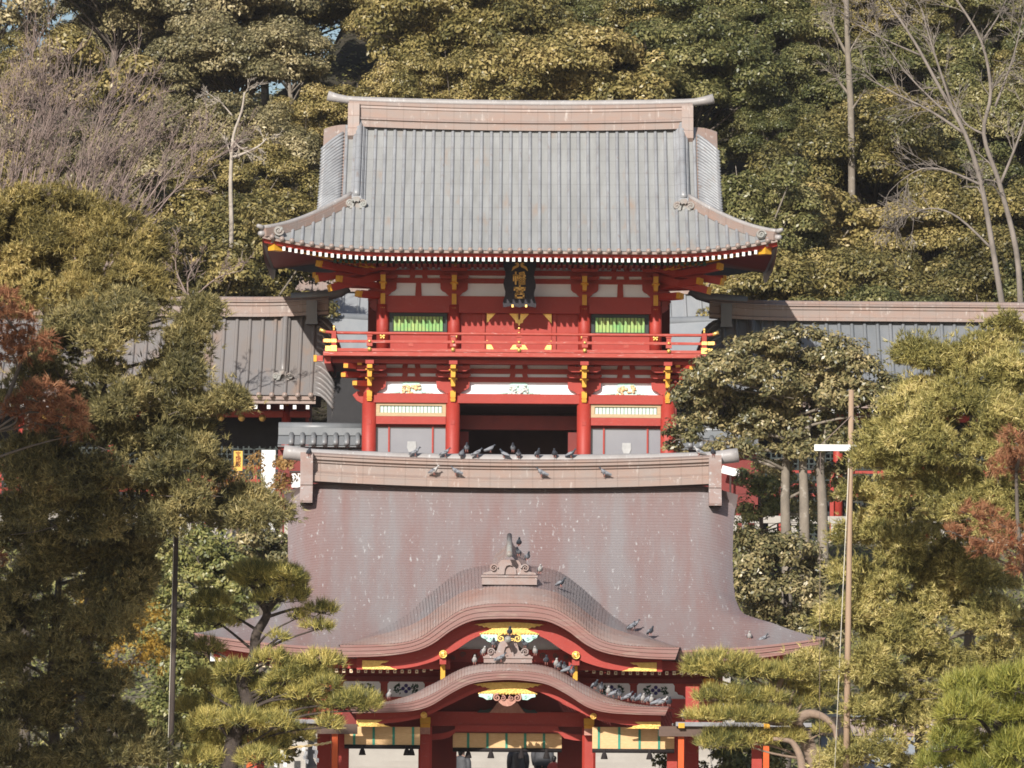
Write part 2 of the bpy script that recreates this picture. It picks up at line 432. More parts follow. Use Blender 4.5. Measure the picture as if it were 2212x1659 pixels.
class TileRoof:
    """hipped-and-gabled tile roof; coordinates relative to axis ax, front eave at ye, ridge at yr"""
    def __init__(s, ax, ye, yr, ze, zr, We, x0f=.45, up=.4, a=.75, sb=.45, xh=5.2, xg=5.5):
        s.__dict__.update(locals())
    def z(s, x, t):
        z = s.ze + (s.zr - s.ze) * (s.a * t + (1 - s.a) * t * t)
        e = max(0, (abs(x) / s.We - s.x0f) / (1 - s.x0f))
        return z + s.up * min(e, 1.15) ** 2.4 * max(0, 1 - t / .75) ** 1.6
    def y(s, x, t):
        e = max(0, (abs(x) / s.We - s.x0f) / (1 - s.x0f))
        return s.ye + (s.yr - s.ye) * t - .18 * min(e, 1.1) ** 2.4 * max(0, 1 - t / .6)
    def xh_at(s, t):
        return s.We + (s.xh - s.We) * min(1, t / s.sb)
    def t_at(s, x):
        return s.sb * (s.We - abs(x)) / (s.We - s.xh)
    def P(s, x, t, dz=0, dy=0):
        return (s.ax + x, s.y(x, t) + dy, s.z(x, t) + dz)

eaveY, ridgeY = GY - 2.9, GY + 2.3
RF = TileRoof(GX, eaveY, ridgeY, gz(541, eaveY), gz(272, ridgeY), gp(556, eaveY, 19))
def build_gate_roof():
    r = RF; We = r.We
    sheet = MB(); ribs = MB(); caps = MB(); curl = MB(); curls = []
    # front slope
    nt_ = 14
    ts = [i / nt_ for i in range(nt_ + 1)]
    rows = []
    for t in ts:
        hw = r.xh_at(t) if t < r.sb else r.xg
        rows.append([r.P(-hw + 2 * hw * j / 60, t) for j in range(61)])
    k = next(i for i, t in enumerate(ts) if t >= r.sb)
    sheet.sheet(rows[:k] + [[r.P(-r.xh + 2 * r.xh * j / 60, r.sb) for j in range(61)]], smooth=True)
    sheet.sheet([[r.P(-r.xg + 2 * r.xg * j / 60, r.sb + (1 - r.sb) * i / 9) for j in range(61)] for i in range(10)], smooth=True)
    # back slope and side hips
    D = 2 * (r.yr - r.ye)
    def back(p): return (p[0], 2 * r.yr - p[1], p[2])
    sheet.sheet([[back(r.P(-hw + 2 * hw * j / 20, t)) for j in range(21)] for t, hw in ((0, We), (.2, r.xh_at(.2)), (r.sb, r.xh))], flip=True)
    sheet.sheet([[back(r.P(-r.xg + 2 * r.xg * j / 20, t)) for j in range(21)] for t in (r.sb, .7, 1)], flip=True)
    for sg in (-1, 1):
        rows = []
        for i in range(9):
            t = r.sb * i / 8
            x = sg * r.xh_at(t); p = r.P(x, t); q = back(p)
            rows.append([(p[0], p[1] + (q[1] - p[1]) * j / 12, p[2] - r.up * max(0, 1 - t / r.sb) ** 2 * (1 - (2 * j / 12 - 1) ** 4) * .9) for j in range(13)])
        sheet.sheet(rows, flip=(sg > 0))
        # gable wall under the overhang
        xg = sg * (r.xh - .05)
        poly = [r.P(xg, r.sb)] + [r.P(xg, t) for t in (.6, .8, 1)]
        poly = poly + [back(p) for p in poly[::-1]]
        sheet.add(poly, [list(range(len(poly)))] if sg > 0 else [list(range(len(poly)))[::-1]], smooth=False)
    # rounded gable edges with their cross tiles
    xo = gp(425, ridgeY, 22)
    for sg in (-1, 1):
        rows = []; nn = 26
        t0 = r.sb - .04
        for i in range(nn + 1):
            t = t0 + (1.0 - t0) * i / nn
            row = []
            for j in range(7):
                q = j / 6; x = r.xg + (xo - r.xg + .10 * (1 - t) ** 2) * q
                row.append(r.P(sg * x, t, -.13 * q ** 2.2, -.0 + .12 * q))
            rows.append(row)
        curl.sheet(rows, flip=(sg < 0)); curls.append(curl); curl = MB()
        for i in range(nn - 2):
            t = t0 + (1.0 - t0) * (i + .5) / nn
            pts = []
            for j in range(6):
                q = j / 5; x = r.xg + .05 + (xo - r.xg + .10 * (1 - t) ** 2) * q
                pts.append(r.P(sg * x, t - .085 * q, -.13 * q ** 2.2 + .02, .12 * q - .02))
            ribs.tube(pts, .052, 6)
        rows = [[(p[0], p[1], p[2]) for p in (r.P(sg * xo, t0 + (1 - t0) * i / 8, -.13, .12), r.P(sg * (xo - .05), t0 + (1 - t0) * i / 8, -.55, .2))] for i in range(9)]
        sheet.sheet(rows, flip=(sg < 0))
    # ribs
    sp = gp(21.4, eaveY, 19)
    n = int(We / sp); cap_at = []
    for k in range(-n, n + 1):
        x = (k) * sp
        if abs(x) > We - .12: continue
        tm = 1.0 if abs(x) < r.xg - .1 else None
        segs = []
        if abs(x) <= r.xh: segs.append((0, .985))
        else:
            segs.append((0, max(.03, r.t_at(x))))
            if abs(x) < r.xg - .05: segs.append((r.sb - .03, .985))
        for t0, t1 in segs:
            m = max(3, int(14 * (t1 - t0)))
            ribs.tube([r.P(x, t0 + (t1 - t0) * i / m, .018, -.02 if i == 0 else 0) for i in range(m + 1)], .056, 8, cap=False)
        p = r.P(x, 0)
        cap_at.append(p)
    roof = sheet.build('tiled_roof', M['tile'], gate)
    ribs.build('tile_ribs', M['tilerib'], roof)
    for c_ in curls: c_.build('gable_edge_tiles', M['ridge'], roof)
    # eave board under the tiles
    e = MB()
    top = []; 
    N = 60
    pts = [r.P(-We + 2 * We * i / N, 0) for i in range(N + 1)]
    for i in range(N):
        (x0, y0, z0), (x1, y1, z1) = pts[i], pts[i + 1]
        e.add([(x0, y0, z0 - .015), (x1, y1, z1 - .015), (x1, y1, z1 - .09), (x0, y0, z0 - .09), (x0, y0 + .25, z0 - .09), (x1, y1 + .25, z1 - .09)],
              [(0, 3, 2, 1), (3, 4, 5, 2)])
    for sg in (-1, 1):
        p = r.P(sg * We, 0)
        for j in range(12):
            ya = p[1] + (2 * r.yr - 2 * p[1]) * j / 12; yb = p[1] + (2 * r.yr - 2 * p[1]) * (j + 1) / 12
            za = p[2] - r.up * (1 - (2 * j / 12 - 1) ** 4) * .9; zb = p[2] - r.up * (1 - (2 * (j + 1) / 12 - 1) ** 4) * .9
            f = [(0, 1, 2, 3), (3, 2, 1, 0)][sg > 0]
            e.add([(p[0], ya, za), (p[0], yb, zb), (p[0], yb, zb - .3), (p[0], ya, za - .3)], [f])
    e.build('eave_tile_edge', M['ridge'], roof)
    g0 = OFF[gate]
    caps.cyl((g0.x, g0.y - .10, g0.z), (g0.x, g0.y + .05, g0.z + .02), .078, n=12)
    c0 = caps.build('eave_tile_cap', M['ridge'], roof)
    for i, p in enumerate(cap_at):
        if i == 0: c0.location = Vector(p) - g0
        else: copy_obj(c0, roof, Vector(p) - g0)
    # red eave purlin board
    e = MB()
    for i in range(N):
        (x0, y0, z0), (x1, y1, z1) = pts[i], pts[i + 1]
        e.add([(x0, y0 + .1, z0 - .09), (x1, y1 + .1, z1 - .09), (x1, y1 + .16, z1 - .205), (x0, y0 + .16, z0 - .205), (x0, y0 + .4, z0 - .205), (x1, y1 + .4, z1 - .205)],
              [(0, 3, 2, 1), (3, 4, 5, 2)])
    e.build('eave_board', M['red'], gate)
    # soffit
    s2 = MB()
    rows = []
    for i in range(N + 1):
        x, y, z = pts[i]
        f = (x - GX) / We
        xi = GX + 4.6 * f
        rows.append([(x, y + .2, z - .13), (x * .45 + xi * .55, y + 1.6, z * .4 + (r.ze + .35) * .6 - .15), (xi, GY + .3, r.ze + .45)])
    s2.sheet(rows, smooth=False)
    for sg in (-1, 1):
        p = r.P(sg * We, 0)
        a = [(p[0], p[1] + .2, p[2] - .13), (p[0] - sg * .15, r.yr, r.ze - .1), (p[0], 2 * r.yr - p[1] - .2, p[2] - .13)]
        b = [(GX + sg * 4.6, GY + .3, r.ze + .45), (GX + sg * 4.6, r.yr, r.ze + .45), (GX + sg * 4.6, 2 * r.yr - GY - .3, r.ze + .45)]
        s2.sheet([a, b], smooth=False)
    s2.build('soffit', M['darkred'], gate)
    # rafters, white at the end
    rm = MB()
    rm.box(-.042, .042, .0, 1.3, -.06, .06, 0)
    rm.box(-.044, .044, -.012, -.001, -.062, .062, 1)
    x_, y_, z_ = 0, 0, 0
    proto = None
    sp = gp(13.07, eaveY, 19)
    nr = int((We - .55) / sp)
    for k in range(-nr, nr + 1):
        x = k * sp
        p = r.P(x, 0)
        loc = Vector((p[0], p[1] + .16, p[2] - .262)) - OFF[gate]
        if proto is None:
            proto = rm.build('rafter', [M['darkred'], M['whitepaint']], gate, None)
            me = proto.data
            for v in me.vertices: v.co = v.co + OFF[gate]
            proto.location = loc
            proto.rotation_euler = (R(7), 0, 0)
        else:
            copy_obj(proto, gate, loc)
    lm = MB(); g0 = OFF[gate]
    lm.box(g0.x - .045, g0.x + .045, g0.y + .04, g0.y + 1.8, g0.z - .06, g0.z + .06, 0)
    lm.box(g0.x - .046, g0.x + .046, g0.y, g0.y + .04, g0.z - .061, g0.z + .061, 1)
    l0 = lm.build('lower_rafter', [M['darkred'], M['darkgreen']], gate)
    for k in range(-nr + 6, nr - 5):
        if abs(k * sp * .93) < .62: continue
        p = r.P(k * sp * .93, 0); loc = Vector((p[0], eaveY + 1.05, r.ze - .27)) - g0
        if k == -nr + 6: l0.location = loc
        else: copy_obj(l0, gate, loc)
    lm = MB()
    lm.box(GX - 5.6, GX + 5.6, eaveY + 1.0, eaveY + 1.2, r.ze - .21, r.ze - .12)
    lm.build('rafter_board', [M['darkred']], gate)
    # corner beams with yellow ends
    for sg in (-1, 1):
        p = r.P(sg * We, 0)
        q = Vector((GX + sg * 4.3, GY + .2, r.ze + .05)); e0 = Vector((p[0] - sg * .28, p[1] + .28, p[2] - .30))
        d = (e0 - q).normalized(); side = d.cross(Vector((0, 0, 1))).normalized() * .13; upv = Vector((0, 0, .13))
        m = MB()
        vs = [q - side - upv, q + side - upv, q + side + upv, q - side + upv, e0 - side - upv, e0 + side - upv, e0 + side + upv, e0 - side + upv]
        m.add(vs, [(0, 1, 2, 3), (7, 6, 5, 4), (0, 4, 5, 1), (1, 5, 6, 2), (2, 6, 7, 3), (3, 7, 4, 0)])
        cb = m.build('corner_rafter', M['darkred'], gate)
        m = MB(); e1 = e0 - d * .45; k2 = 1.12
        vs = [e1 - (side + upv) * k2, e1 + (side - upv) * k2, e1 + (side + upv) * k2, e1 - (side - upv) * k2, e0 + d * .02 - (side + upv) * k2, e0 + d * .02 + (side - upv) * k2, e0 + d * .02 + (side + upv) * k2, e0 + d * .02 - (side - upv) * k2]
        m.add(vs, [(0, 1, 2, 3), (7, 6, 5, 4), (0, 4, 5, 1), (1, 5, 6, 2), (2, 6, 7, 3), (3, 7, 4, 0)])
        m.build('yellow_end', M['yellow'], cb)
        m = MB(); e2 = e0 + d * .1 + Vector((0, 0, .2))
        m.tube([e2 - d * .7, e2], [.17, .19], 4); m.build('copper_cover', M['ridge'], cb)
        for off in (1.15, 2.1):
            m = MB(); a1 = Vector((p[0] - sg * off, p[1] + .5, p[2] - .42)); b1 = Vector((GX + sg * (4.9 - off * .2), GY - .6, r.ze - .32))
            m.tube([b1, a1], [.07, .08], 4, smooth=False)
            m.build('ochre_brace', M['yellow'], gate)
    # ridge
    RWb, RWc = gp(371, ridgeY, 22), gp(417, ridgeY, 22)
    zb, zt = gz(277, ridgeY), gz(219, ridgeY)
    H = zt - zb
    prof = [(-.34, -.12), (-.34, .06), (-.30, .07), (-.30, .12), (-.36, .13), (-.33, .19), (-.24, .22), (-.24, .5), (-.27, .52), (-.25, .60), (-.29, .62), (-.29, .72), (-.2, .76)]
    m = MB(); rows = []
    for i in range(33):
        x = -RWb + 2 * RWb * i / 32
        sag = .085 * (x / RWb) ** 2 * 1.3
        rows.append([(GX + x, ridgeY + a, zb + b * H / .9 + sag) for a, b in prof])
    m.sheet(rows, smooth=False, flip=True)
    m.sheet([[(x, 2 * ridgeY - y, z) for x, y, z in row] for row in rows], smooth=False)
    rb = m.build('main_ridge', M['ridge'], gate)
    m = MB(); pts2 = []; rad = []
    for i in range(41):
        f = -1 + 2 * i / 40; x = f * RWc
        lift = .11 * abs(f) ** 2 + (.11 * max(0, (abs(f) - .88) / .12) ** 1.5)
        pts2.append((GX + x, ridgeY, zb + H * .90 + lift)); rad.append(.125 + .035 * max(0, (abs(f) - .93) / .07))
    m.tube(pts2, rad, 12)
    m.build('ridge_cap', M['ridgecap'], rb)
    for i in range(36):      # joints of the ridge plates
        pass
    for sg in (-1, 1):
        m = MB(); x0, x1 = GX + sg * (RWb + .02), GX + sg * (RWb - .34)
        zz = [gz(v, ridgeY - .5) for v in (224, 250, 252, 278, 280, 296, 304)]
        yy = [ridgeY - .36, ridgeY - .40, ridgeY - .48, ridgeY - .52, ridgeY - .60, ridgeY - .62, ridgeY - .5]
        for (za, ya), (zb2, yb) in zip(list(zip(zz, yy)), list(zip(zz, yy))[1:]):
            m.add([(x0, ya, za), (x1, ya, za), (x1, yb, zb2), (x0, yb, zb2), (x0, ridgeY, za), (x1, ridgeY, za), (x1, ridgeY, zb2), (x0, ridgeY, zb2)],
                  [(0, 1, 2, 3), (1, 5, 6, 2), (4, 0, 3, 7), (3, 2, 6, 7), (0, 4, 5, 1)] if sg > 0 else [(3, 2, 1, 0), (2, 6, 5, 1), (7, 3, 0, 4), (7, 6, 2, 3), (1, 5, 4, 0)])
        m.build('ridge_end_plate', M['ridge'], gate)
    # descending ridges
    for sg in (-1, 1):
        xd = sg * gp(352, GY, 21); m = MB()
        tt = [.415 + (1.045 - .415) * i / 16 for i in range(17)]
        def dp(t, dz, dx=0, dy=0):
            p = r.P(xd, min(t, 1.0)); ex = max(0, t - 1.0)
            return (p[0] + dx, p[1] + dy + ex * 3.5, p[2] + dz + ex * 6.2)
        for (w_, h0, h1) in ((.185, -.05, .20), (.15, .19, .28)):
            rows = []
            for t in tt:
                rows.append([dp(t, h0, -w_), dp(t, h1, -w_), dp(t, h1, w_), dp(t, h0, w_)])
            m.sheet(rows, smooth=False, flip=True)
            a = rows[0]; m.add(a, [(0, 1, 2, 3)]); m.add(rows[-1], [(3, 2, 1, 0)])
        m.tube([dp(t, .31) for t in tt], .105, 10)
        dr = m.build('descending_ridge', M['tilerib'], gate)
        m = MB(); p = r.P(xd, .40)
        scroll_ornament(m, p[0], p[1] - .12, p[2] - .05, .72, .36)
        m.box(p[0] - .12, p[0] + .12, p[1] - .02, p[1] + .04, p[2] - .02, p[2] + .18)
        m.build('scroll_end_tile', M['verdigris'], dr)
        # hip ridge
        m = MB(); hp = []
        for i in range(15):
            t = r.sb * (1 - i / 14 * .985); x = sg * r.xh_at(t) + sg * .02
            p = r.P(x, t, .02); hp.append(Vector(p))
        for w_, h0, h1 in ((.15, -.08, .12), (.115, .11, .18)):
            rows = []
            for p in hp:
                s_ = Vector((sg * .707, .707, 0)) * w_
                rows.append([p - s_ + Vector((0, 0, h0)), p - s_ + Vector((0, 0, h1)), p + s_ + Vector((0, 0, h1)), p + s_ + Vector((0, 0, h0))])
            m.sheet(rows, smooth=False, flip=(sg > 0))
            m.add(rows[-1], [(0, 1, 2, 3)]); m.add(rows[0], [(0, 1, 2, 3)])
        hr = m.build('hip_ridge', M['ridge'], gate)
        m = MB()
        m.tube([p + Vector((0, 0, .20)) for p in hp], .075, 8)
        e = hp[-1] + Vector((0, 0, .20)); d = (hp[-1] - hp[-3]).normalized()
        m.tube([e, e + d * .1 + Vector((0, 0, .03)), e + d * .24 + Vector((0, 0, .09))], [.075, .075, .055], 8)
        e = hp[-1]; m.tube([e - d * .2, e + d * .08 + Vector((0, 0, .02)), e + d * .17 + Vector((0, 0, .05))], [.09, .09, .06], 8)
        m.build('hip_ridge_cap', M['ridgecap'], hr)
        m = MB(); e = hp[-3]
        m.spiral(e.x - sg * .1, e.z + .02, .17, e.y - .34, e.y - .1, 1.6, .3, hand=sg, start=0)
        m.cyl((e.x - sg * .1, e.y - .30, e.z + .02), (e.x - sg * .1, e.y, e.z + .02), .15, n=12)
        m.build('corner_scroll', M['verdigris'], hr)
build_gate_roof()

# ---------------------------------------------------------------- gate storeys
def px(u, Y=GY, z=16): return GX + gp(u - 1120.5, Y, z)
UY = GY + .2        # upper wall plane
def col(parent, u, r_px, v0, v1, Y, name='column', m='red', n=20, z=16):
    b = MB(); r = gp(r_px, Y, z)
    b.cyl((px(u, Y, z), Y, wz(v1, Y)), (px(u, Y, z), Y, wz(v0, Y)), r, n=n)
    return b.build(name, M[m], parent)
def bar(parent, name, m, u0, u1, v0, v1, Y, d=.25, z=16, front=0.0):
    b = MB(); b.box(px(u0, Y, z), px(u1, Y, z), Y - front, Y + d, wz(v0, Y), wz(v1, Y))
    return b.build(name, M[m], parent)
UC = [825.5, 979.5, 1261.5, 1415.5]         # upper columns
LC = [796 + 2.2, 976.6 + 2, 1260 + 2, 1439 + 3.4]      # lower columns
CEN = 1120.5

def stepped(mb, u, half, v0, v1, Y, d, mi=0):
    """red bracket foot: wide above, stepping in below"""
    Z = lambda v: wz(v, Y)
    L = [(half, v0), (half * .98, v0 + (v1 - v0) * .45), (half * .86, v0 + (v1 - v0) * .60), (half * .62, v0 + (v1 - v0) * .72), (half * .50, v0 + (v1 - v0) * .86), (half * .32, v1)]
    poly = [(px(u - a, Y), Z(v)) for a, v in L] + [(px(u + a, Y), Z(v)) for a, v in L[::-1]]
    mb.prism(poly, Y - d, Y + .01, mi)

def bracket_zone(cols, mids, v0, rows, vbase, Y, wide, name_side):
    """white wall, red beams and stepped brackets between them. rows: list of (va, vb) of the red beams"""
    ua, ub = cols[0] - 8, cols[-1] + 8
    bar(gate, 'white_wall', 'white', ua, ub, v0, vbase, Y, .12)
    for va, vb in rows:
        bar(gate, 'wall_beam', 'red', ua - 6, ub + 6, va, vb, Y, .1, front=.09)
    for u in cols:
        m = MB(); last = rows[-1][1]
        stepped(m, u, wide, last - 1, vbase + .5, Y, .16)
        for (a, b), (c, d_) in zip(rows, rows[1:]):
            for sg in (-1, 1):      # small blocks standing on the beams beside the column
                q0, q1 = u + sg * wide * .52, u + sg * wide * 1.02
                poly = [(px(q0 + sg * 2, Y), wz(b - .5, Y)), (px(q1 - sg * 0, Y), wz(b - .5, Y)), (px(q1 - sg * 3, Y), wz(c + .5, Y)), (px(q0, Y), wz(c + .5, Y))]
                m.prism(poly, Y - .12, Y + .01)
            m.box(px(u - 8, Y), px(u + 8, Y), Y - .15, Y + .01, wz(b - .5, Y), wz(c + .5, Y))
        br = m.build('bracket', M['red'], gate)
        # arms that step out towards the eave
        m = MB()
        for i, (a, b) in enumerate(rows[::-1]):
            out = .32 * (i + 1)
            m.box(px(u - 6.5, Y - out), px(u + 6.5, Y - out), Y - out, Y, wz(b + 1, Y - out), wz(b - 7, Y - out))
            w_ = wide * (1.05 - .05 * i)
            if i < 2:
                zb = wz(a + 1, Y - out); zt = wz(a - 6, Y - out)
                X = lambda q: px(u + q, Y - out)
                m.prism([(X(-w_), zt), (X(w_), zt), (X(w_), (zt + zb) / 2), (X(w_ * .8), zb), (X(-w_ * .8), zb), (X(-w_), (zt + zb) / 2)], Y - out - .07, Y - out + .07)
        m.build('bracket_arms', M['red'], br)
    for u, hw in mids:
        m = MB(); last = rows[-1][1]
        if name_side == 'u': m.prism([(px(u - hw, Y), wz(last - 1, Y)), (px(u + hw, Y), wz(last - 1, Y)), (px(u + hw * 1.25, Y), wz(vbase, Y)), (px(u - hw * 1.25, Y), wz(vbase, Y))], Y - .06, Y + .01)
        for (a, b), (c, d_) in zip(rows, rows[1:]):
            for sg in (-1, 1):
                if name_side != 'u': m = MB()
                m.prism([(px(u + sg * 18, Y), wz(b - .5, Y)), (px(u + sg * 7, Y), wz(b - .5, Y)), (px(u + sg * 9, Y), wz(c + .5, Y)), (px(u + sg * 20, Y), wz(c + .5, Y))], Y - .06, Y + .01)
                if name_side != 'u': m.build('strut_block', M['red'], gate)
        if name_side == 'u': m.build('strut', M['red'], gate)

def nose(parent, u, v0, v1, hw, Y, out, taper=1.0, flare=None):
    m = MB(); Yf = Y - out
    x0, x1 = px(u - hw, Yf), px(u + hw, Yf); t = gp(hw * (1 - taper), Yf)
    zt, zb = wz(v0, Yf), wz(v1, Yf)
    m.prism([(x0, zt), (x1, zt), (x1 - t, zb), (x0 + t, zb)], Yf, Y)
    if flare:
        m.box(x0 - gp(flare, Yf), x1 + gp(flare, Yf), Yf - .02, Y, zt - .005, zt - gp(3, Yf))
    return m.build('yellow_beam_end', M['yellow'], parent)

def rosette(parent, u, v, r_px, Y, name='gold_rosette', m='gold', n=18):
    b = MB(); r = gp(r_px, Y); x = px(u, Y); z = wz(v, Y)
    b.cyl((x, Y, z), (x, Y - .035, z), r, r * .92, n=n)
    for k in range(6):
        a = k * math.pi / 3
        b.ball((x + r * .58 * math.cos(a), Y - .035, z + r * .58 * math.sin(a)), r * .27, .025, r * .27, 8, 5)
    b.ball((x, Y - .04, z), r * .25, .03, r * .25, 8, 5)
    return b.build(name, M[m], parent)

def upper_storey():
    Y = UY
    bracket_zone(UC, [((UC[0] + UC[1]) / 2, 5.5), ((UC[2] + UC[3]) / 2, 5.5)], 566, [(560, 578.5), (585, 596), (602.5, 613)], 641.5, Y, 30, 'u')
    bar(gate, 'upper_tie_beam', 'red', UC[0] - 10, UC[3] + 10, 641, 677, Y, .3, front=.12)
    for sg, u in ((-1, UC[0] - 13), (1, UC[3] + 13)):     # carved beam noses at both sides
        m = MB(); X = lambda q: px(u + sg * q, Y)
        m.prism([(X(0), wz(642, Y)), (X(9), wz(641, Y)), (X(20), wz(650, Y)), (X(13), wz(657, Y)), (X(15), wz(664, Y)), (X(8), wz(671, Y)), (X(0), wz(676, Y))], Y - .12, Y + .15)
        m.build('carved_beam_nose', M['darkred'], gate)
    for u in UC:
        col(gate, u, 13.5, 660, 765, Y, n=20)
        for v0, v1, hw, out, tp, fl in ((567, 575, 4.5, 1.15, 1, None), (595, 609, 5.2, 1.0, 1, None), (610, 626, 5.2, .72, .82, 3.2), (635.5, 658, 5.0, .3, 1, None)):
            nose(gate, u, v0, v1, hw, Y, out, tp, fl)
        rosette(gate, u, 666.5, 5.6, Y - .13)
    # red wall, doors
    m = MB(); m.box(px(UC[0], Y + .1), px(UC[3], Y + .1), Y + .1, Y + .25, wz(770, Y), wz(670, Y)); m.build('upper_wall', M['red'], gate)
    for sg in (-1, 1):
        a, b = (CEN - 70, CEN - .6) if sg < 0 else (CEN + .6, CEN + 70)
        d = bar(gate, 'door_leaf', 'red', a, b, 679, 757, Y + .06, .04)
        m = MB(); Yd = Y + .05; X = lambda q: px(q, Yd); Z = lambda v: wz(v, Yd)
        o = CEN + sg * 70; c = CEN + sg * .8
        m.prism([(X(o), Z(677.5)), (X(o - sg * 19), Z(677.5)), (X(o), Z(698))], Yd - .02, Yd + .005)
        m.prism([(X(c), Z(677.5)), (X(c + sg * 21), Z(677.5)), (X(c + sg * 8), Z(692)), (X(c + sg * 7), Z(697)), (X(c), Z(700))], Yd - .02, Yd + .005)
        m.prism([(X(o), Z(745)), (X(o - sg * 10), Z(745)), (X(o - sg * 16), Z(756)), (X(o), Z(756))], Yd - .02, Yd + .005)
        m.prism([(X(c), Z(745)), (X(c + sg * 12), Z(745)), (X(c + sg * 19), Z(756)), (X(c), Z(756))], Yd - .02, Yd + .005)
        m.prism([(X(o), Z(735)), (X(o - sg * 5), Z(738)), (X(o - sg * 3), Z(740.5)), (X(o), Z(740.5))], Yd - .02, Yd + .005)
        m.build('gold_fittings', M['gold'], d)
    m = MB(); Yd = Y + .03
    m.box(px(CEN - 2.2, Yd), px(CEN + 2.2, Yd), Yd, Yd + .02, wz(757, Yd), wz(677, Yd)); 
    st = m.build('door_stile', M['red'], gate)
    for v in (709, 720, 733):
        m = MB(); m.ball((px(CEN, Yd), Yd - .01, wz(v, Yd)), gp(3.2, Yd), .03, gp(3.2, Yd), 10, 6); m.build('gold_stud', M['gold'], st)
    m = MB()
    m.box(px(CEN - 1.6, Yd), px(CEN + 1.6, Yd), Yd - .008, Yd, wz(703, Yd), wz(690, Yd))
    m.build('gold_stud', M['gold'], st)
    for sg in (-1, 1): bar(gate, 'door_jamb', 'red', CEN + sg * 77 - 3, CEN + sg * 77 + 3, 677, 760, Y + .03, .05)
    # green lattice windows
    for u0, u1 in ((840.5, 964.5), (1276.5, 1400.5)):
        f = MB(); Yw = Y + .0
        X = lambda q: px(q, Yw); Z = lambda v: wz(v, Yw)
        f.box(X(u0), X(u1), Yw + .06, Yw + .1, Z(720.5), Z(677))
        f.box(X(u0), X(u1), Yw - .02, Yw + .06, Z(684.5), Z(677)); f.box(X(u0), X(u1), Yw - .02, Yw + .06, Z(720.5), Z(717))
        f.box(X(u0), X(u0 + 7.5), Yw - .021, Yw + .06, Z(716.8), Z(684.7)); f.box(X(u1 - 7.5), X(u1), Yw - .021, Yw + .06, Z(716.8), Z(684.7))
        wv = f.build('lattice_window', M['blackframe'], gate)
        s = (u1 - u0 - 17) / 14
        for k in range(14):
            b = MB(); a = u0 + 8.5 + k * s
            b.box(X(a + .7), X(a + s - .7), Yw + .0, Yw + .055, Z(716.6), Z(685))
            b.build('lattice_bar', M['greenslat'], wv)
    for u, k in ((UC[0], 1), (UC[3], 1)):
        m = MB(); Yd = Y - .22; z = wz(729, Yd); x = px(u, Yd)
        for a, b, r in ((-3.6, 2.2, 3), (3.6, 2.2, 3), (-3, -3, 2.6), (3, -3, 2.6), (0, 0, 3)): m.ball((x + gp(a, Yd), Yd, z + gp(b, Yd)), gp(r, Yd), .03, gp(r, Yd), 8, 5)
        m.build('gold_butterfly', M['gold'], gate)
    for u in (UC[1] + 6, UC[2] - 6):
        m = MB(); Yd = Y - .2; m.ball((px(u, Yd), Yd, wz(728, Yd)), gp(2, Yd), .03, gp(4, Yd), 8, 5); m.build('gold_latch', M['gold'], gate)
    # low plinth behind the railing
    bar(gate, 'inner_sill', 'red', UC[0] - 12, UC[3] + 12, 758, 775, Y - .02, .1, front=.18)
    # sides of the upper storey going back
    for sg, u in ((-1, UC[0]), (1, UC[3])):
        m = MB(); x = px(u, Y)
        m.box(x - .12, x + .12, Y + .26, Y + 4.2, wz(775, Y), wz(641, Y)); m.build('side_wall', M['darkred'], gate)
        m = MB(); m.box(x - .06, x + .06, Y + .26, Y + 4.2, wz(640, Y), wz(566, Y)); m.build('side_plaster', M['white'], gate)
        # diagonal corner brackets
        m = MB(); out = sg
        for i, (v, L) in enumerate(((632, .7), (612, 1.3), (592, 1.9))):
            z1 = wz(v, Y); z0 = z1 - .26
            p0 = Vector((x, Y, (z0 + z1) / 2)); p1 = p0 + Vector((sg * L, -L, .12 * i))
            m.tube([p0, p1], [.14, .14], 4, smooth=False)
            m.tube([p0, p0 + Vector((sg * L * 1.1, .0, .05))], [.12, .12], 4, smooth=False)
        cb = m.build('corner_bracket', M['red'], gate)
        for i, (v, L) in enumerate(((632, .7), (612, 1.3), (592, 1.9))):
            m = MB()
            z1 = wz(v, Y); p1 = Vector((x + sg * L, Y - L, z1 - .13 + .12 * i)); d = Vector((sg, -1, 0)).normalized()
            m.tube([p1 - d * .02, p1 + d * .10], [.145, .13], 4, smooth=False)
            m.build('yellow_beam_end', M['yellow'], cb)
            m = MB(); q = Vector((x + sg * L * 1.1, Y, z1 - .08)); m.tube([q, q + Vector((sg * .10, 0, 0))], [.13, .11], 4, smooth=False)
            m.build('yellow_beam_end', M['yellow'], cb)
        # slanting tail beams under the corner
        for (du, v, L) in ((-10, 603, 2.0), (6, 622, 1.6)):
            m = MB(); p0 = Vector((x, Y - .3, wz(v - 22, Y))); p1 = Vector((x + sg * L, Y - .9 - .2 * L, wz(v + 4, Y - 1)))
            m.tube([p0, p1], [.15, .15], 4, smooth=False); tb = m.build('tail_beam', M['red'], gate)
            d = (p1 - p0).normalized(); m = MB(); m.tube([p1, p1 + d * .04], [.152, .152], 4, smooth=False); m.build('yellow_end', M['yellow'], tb)
upper_storey()

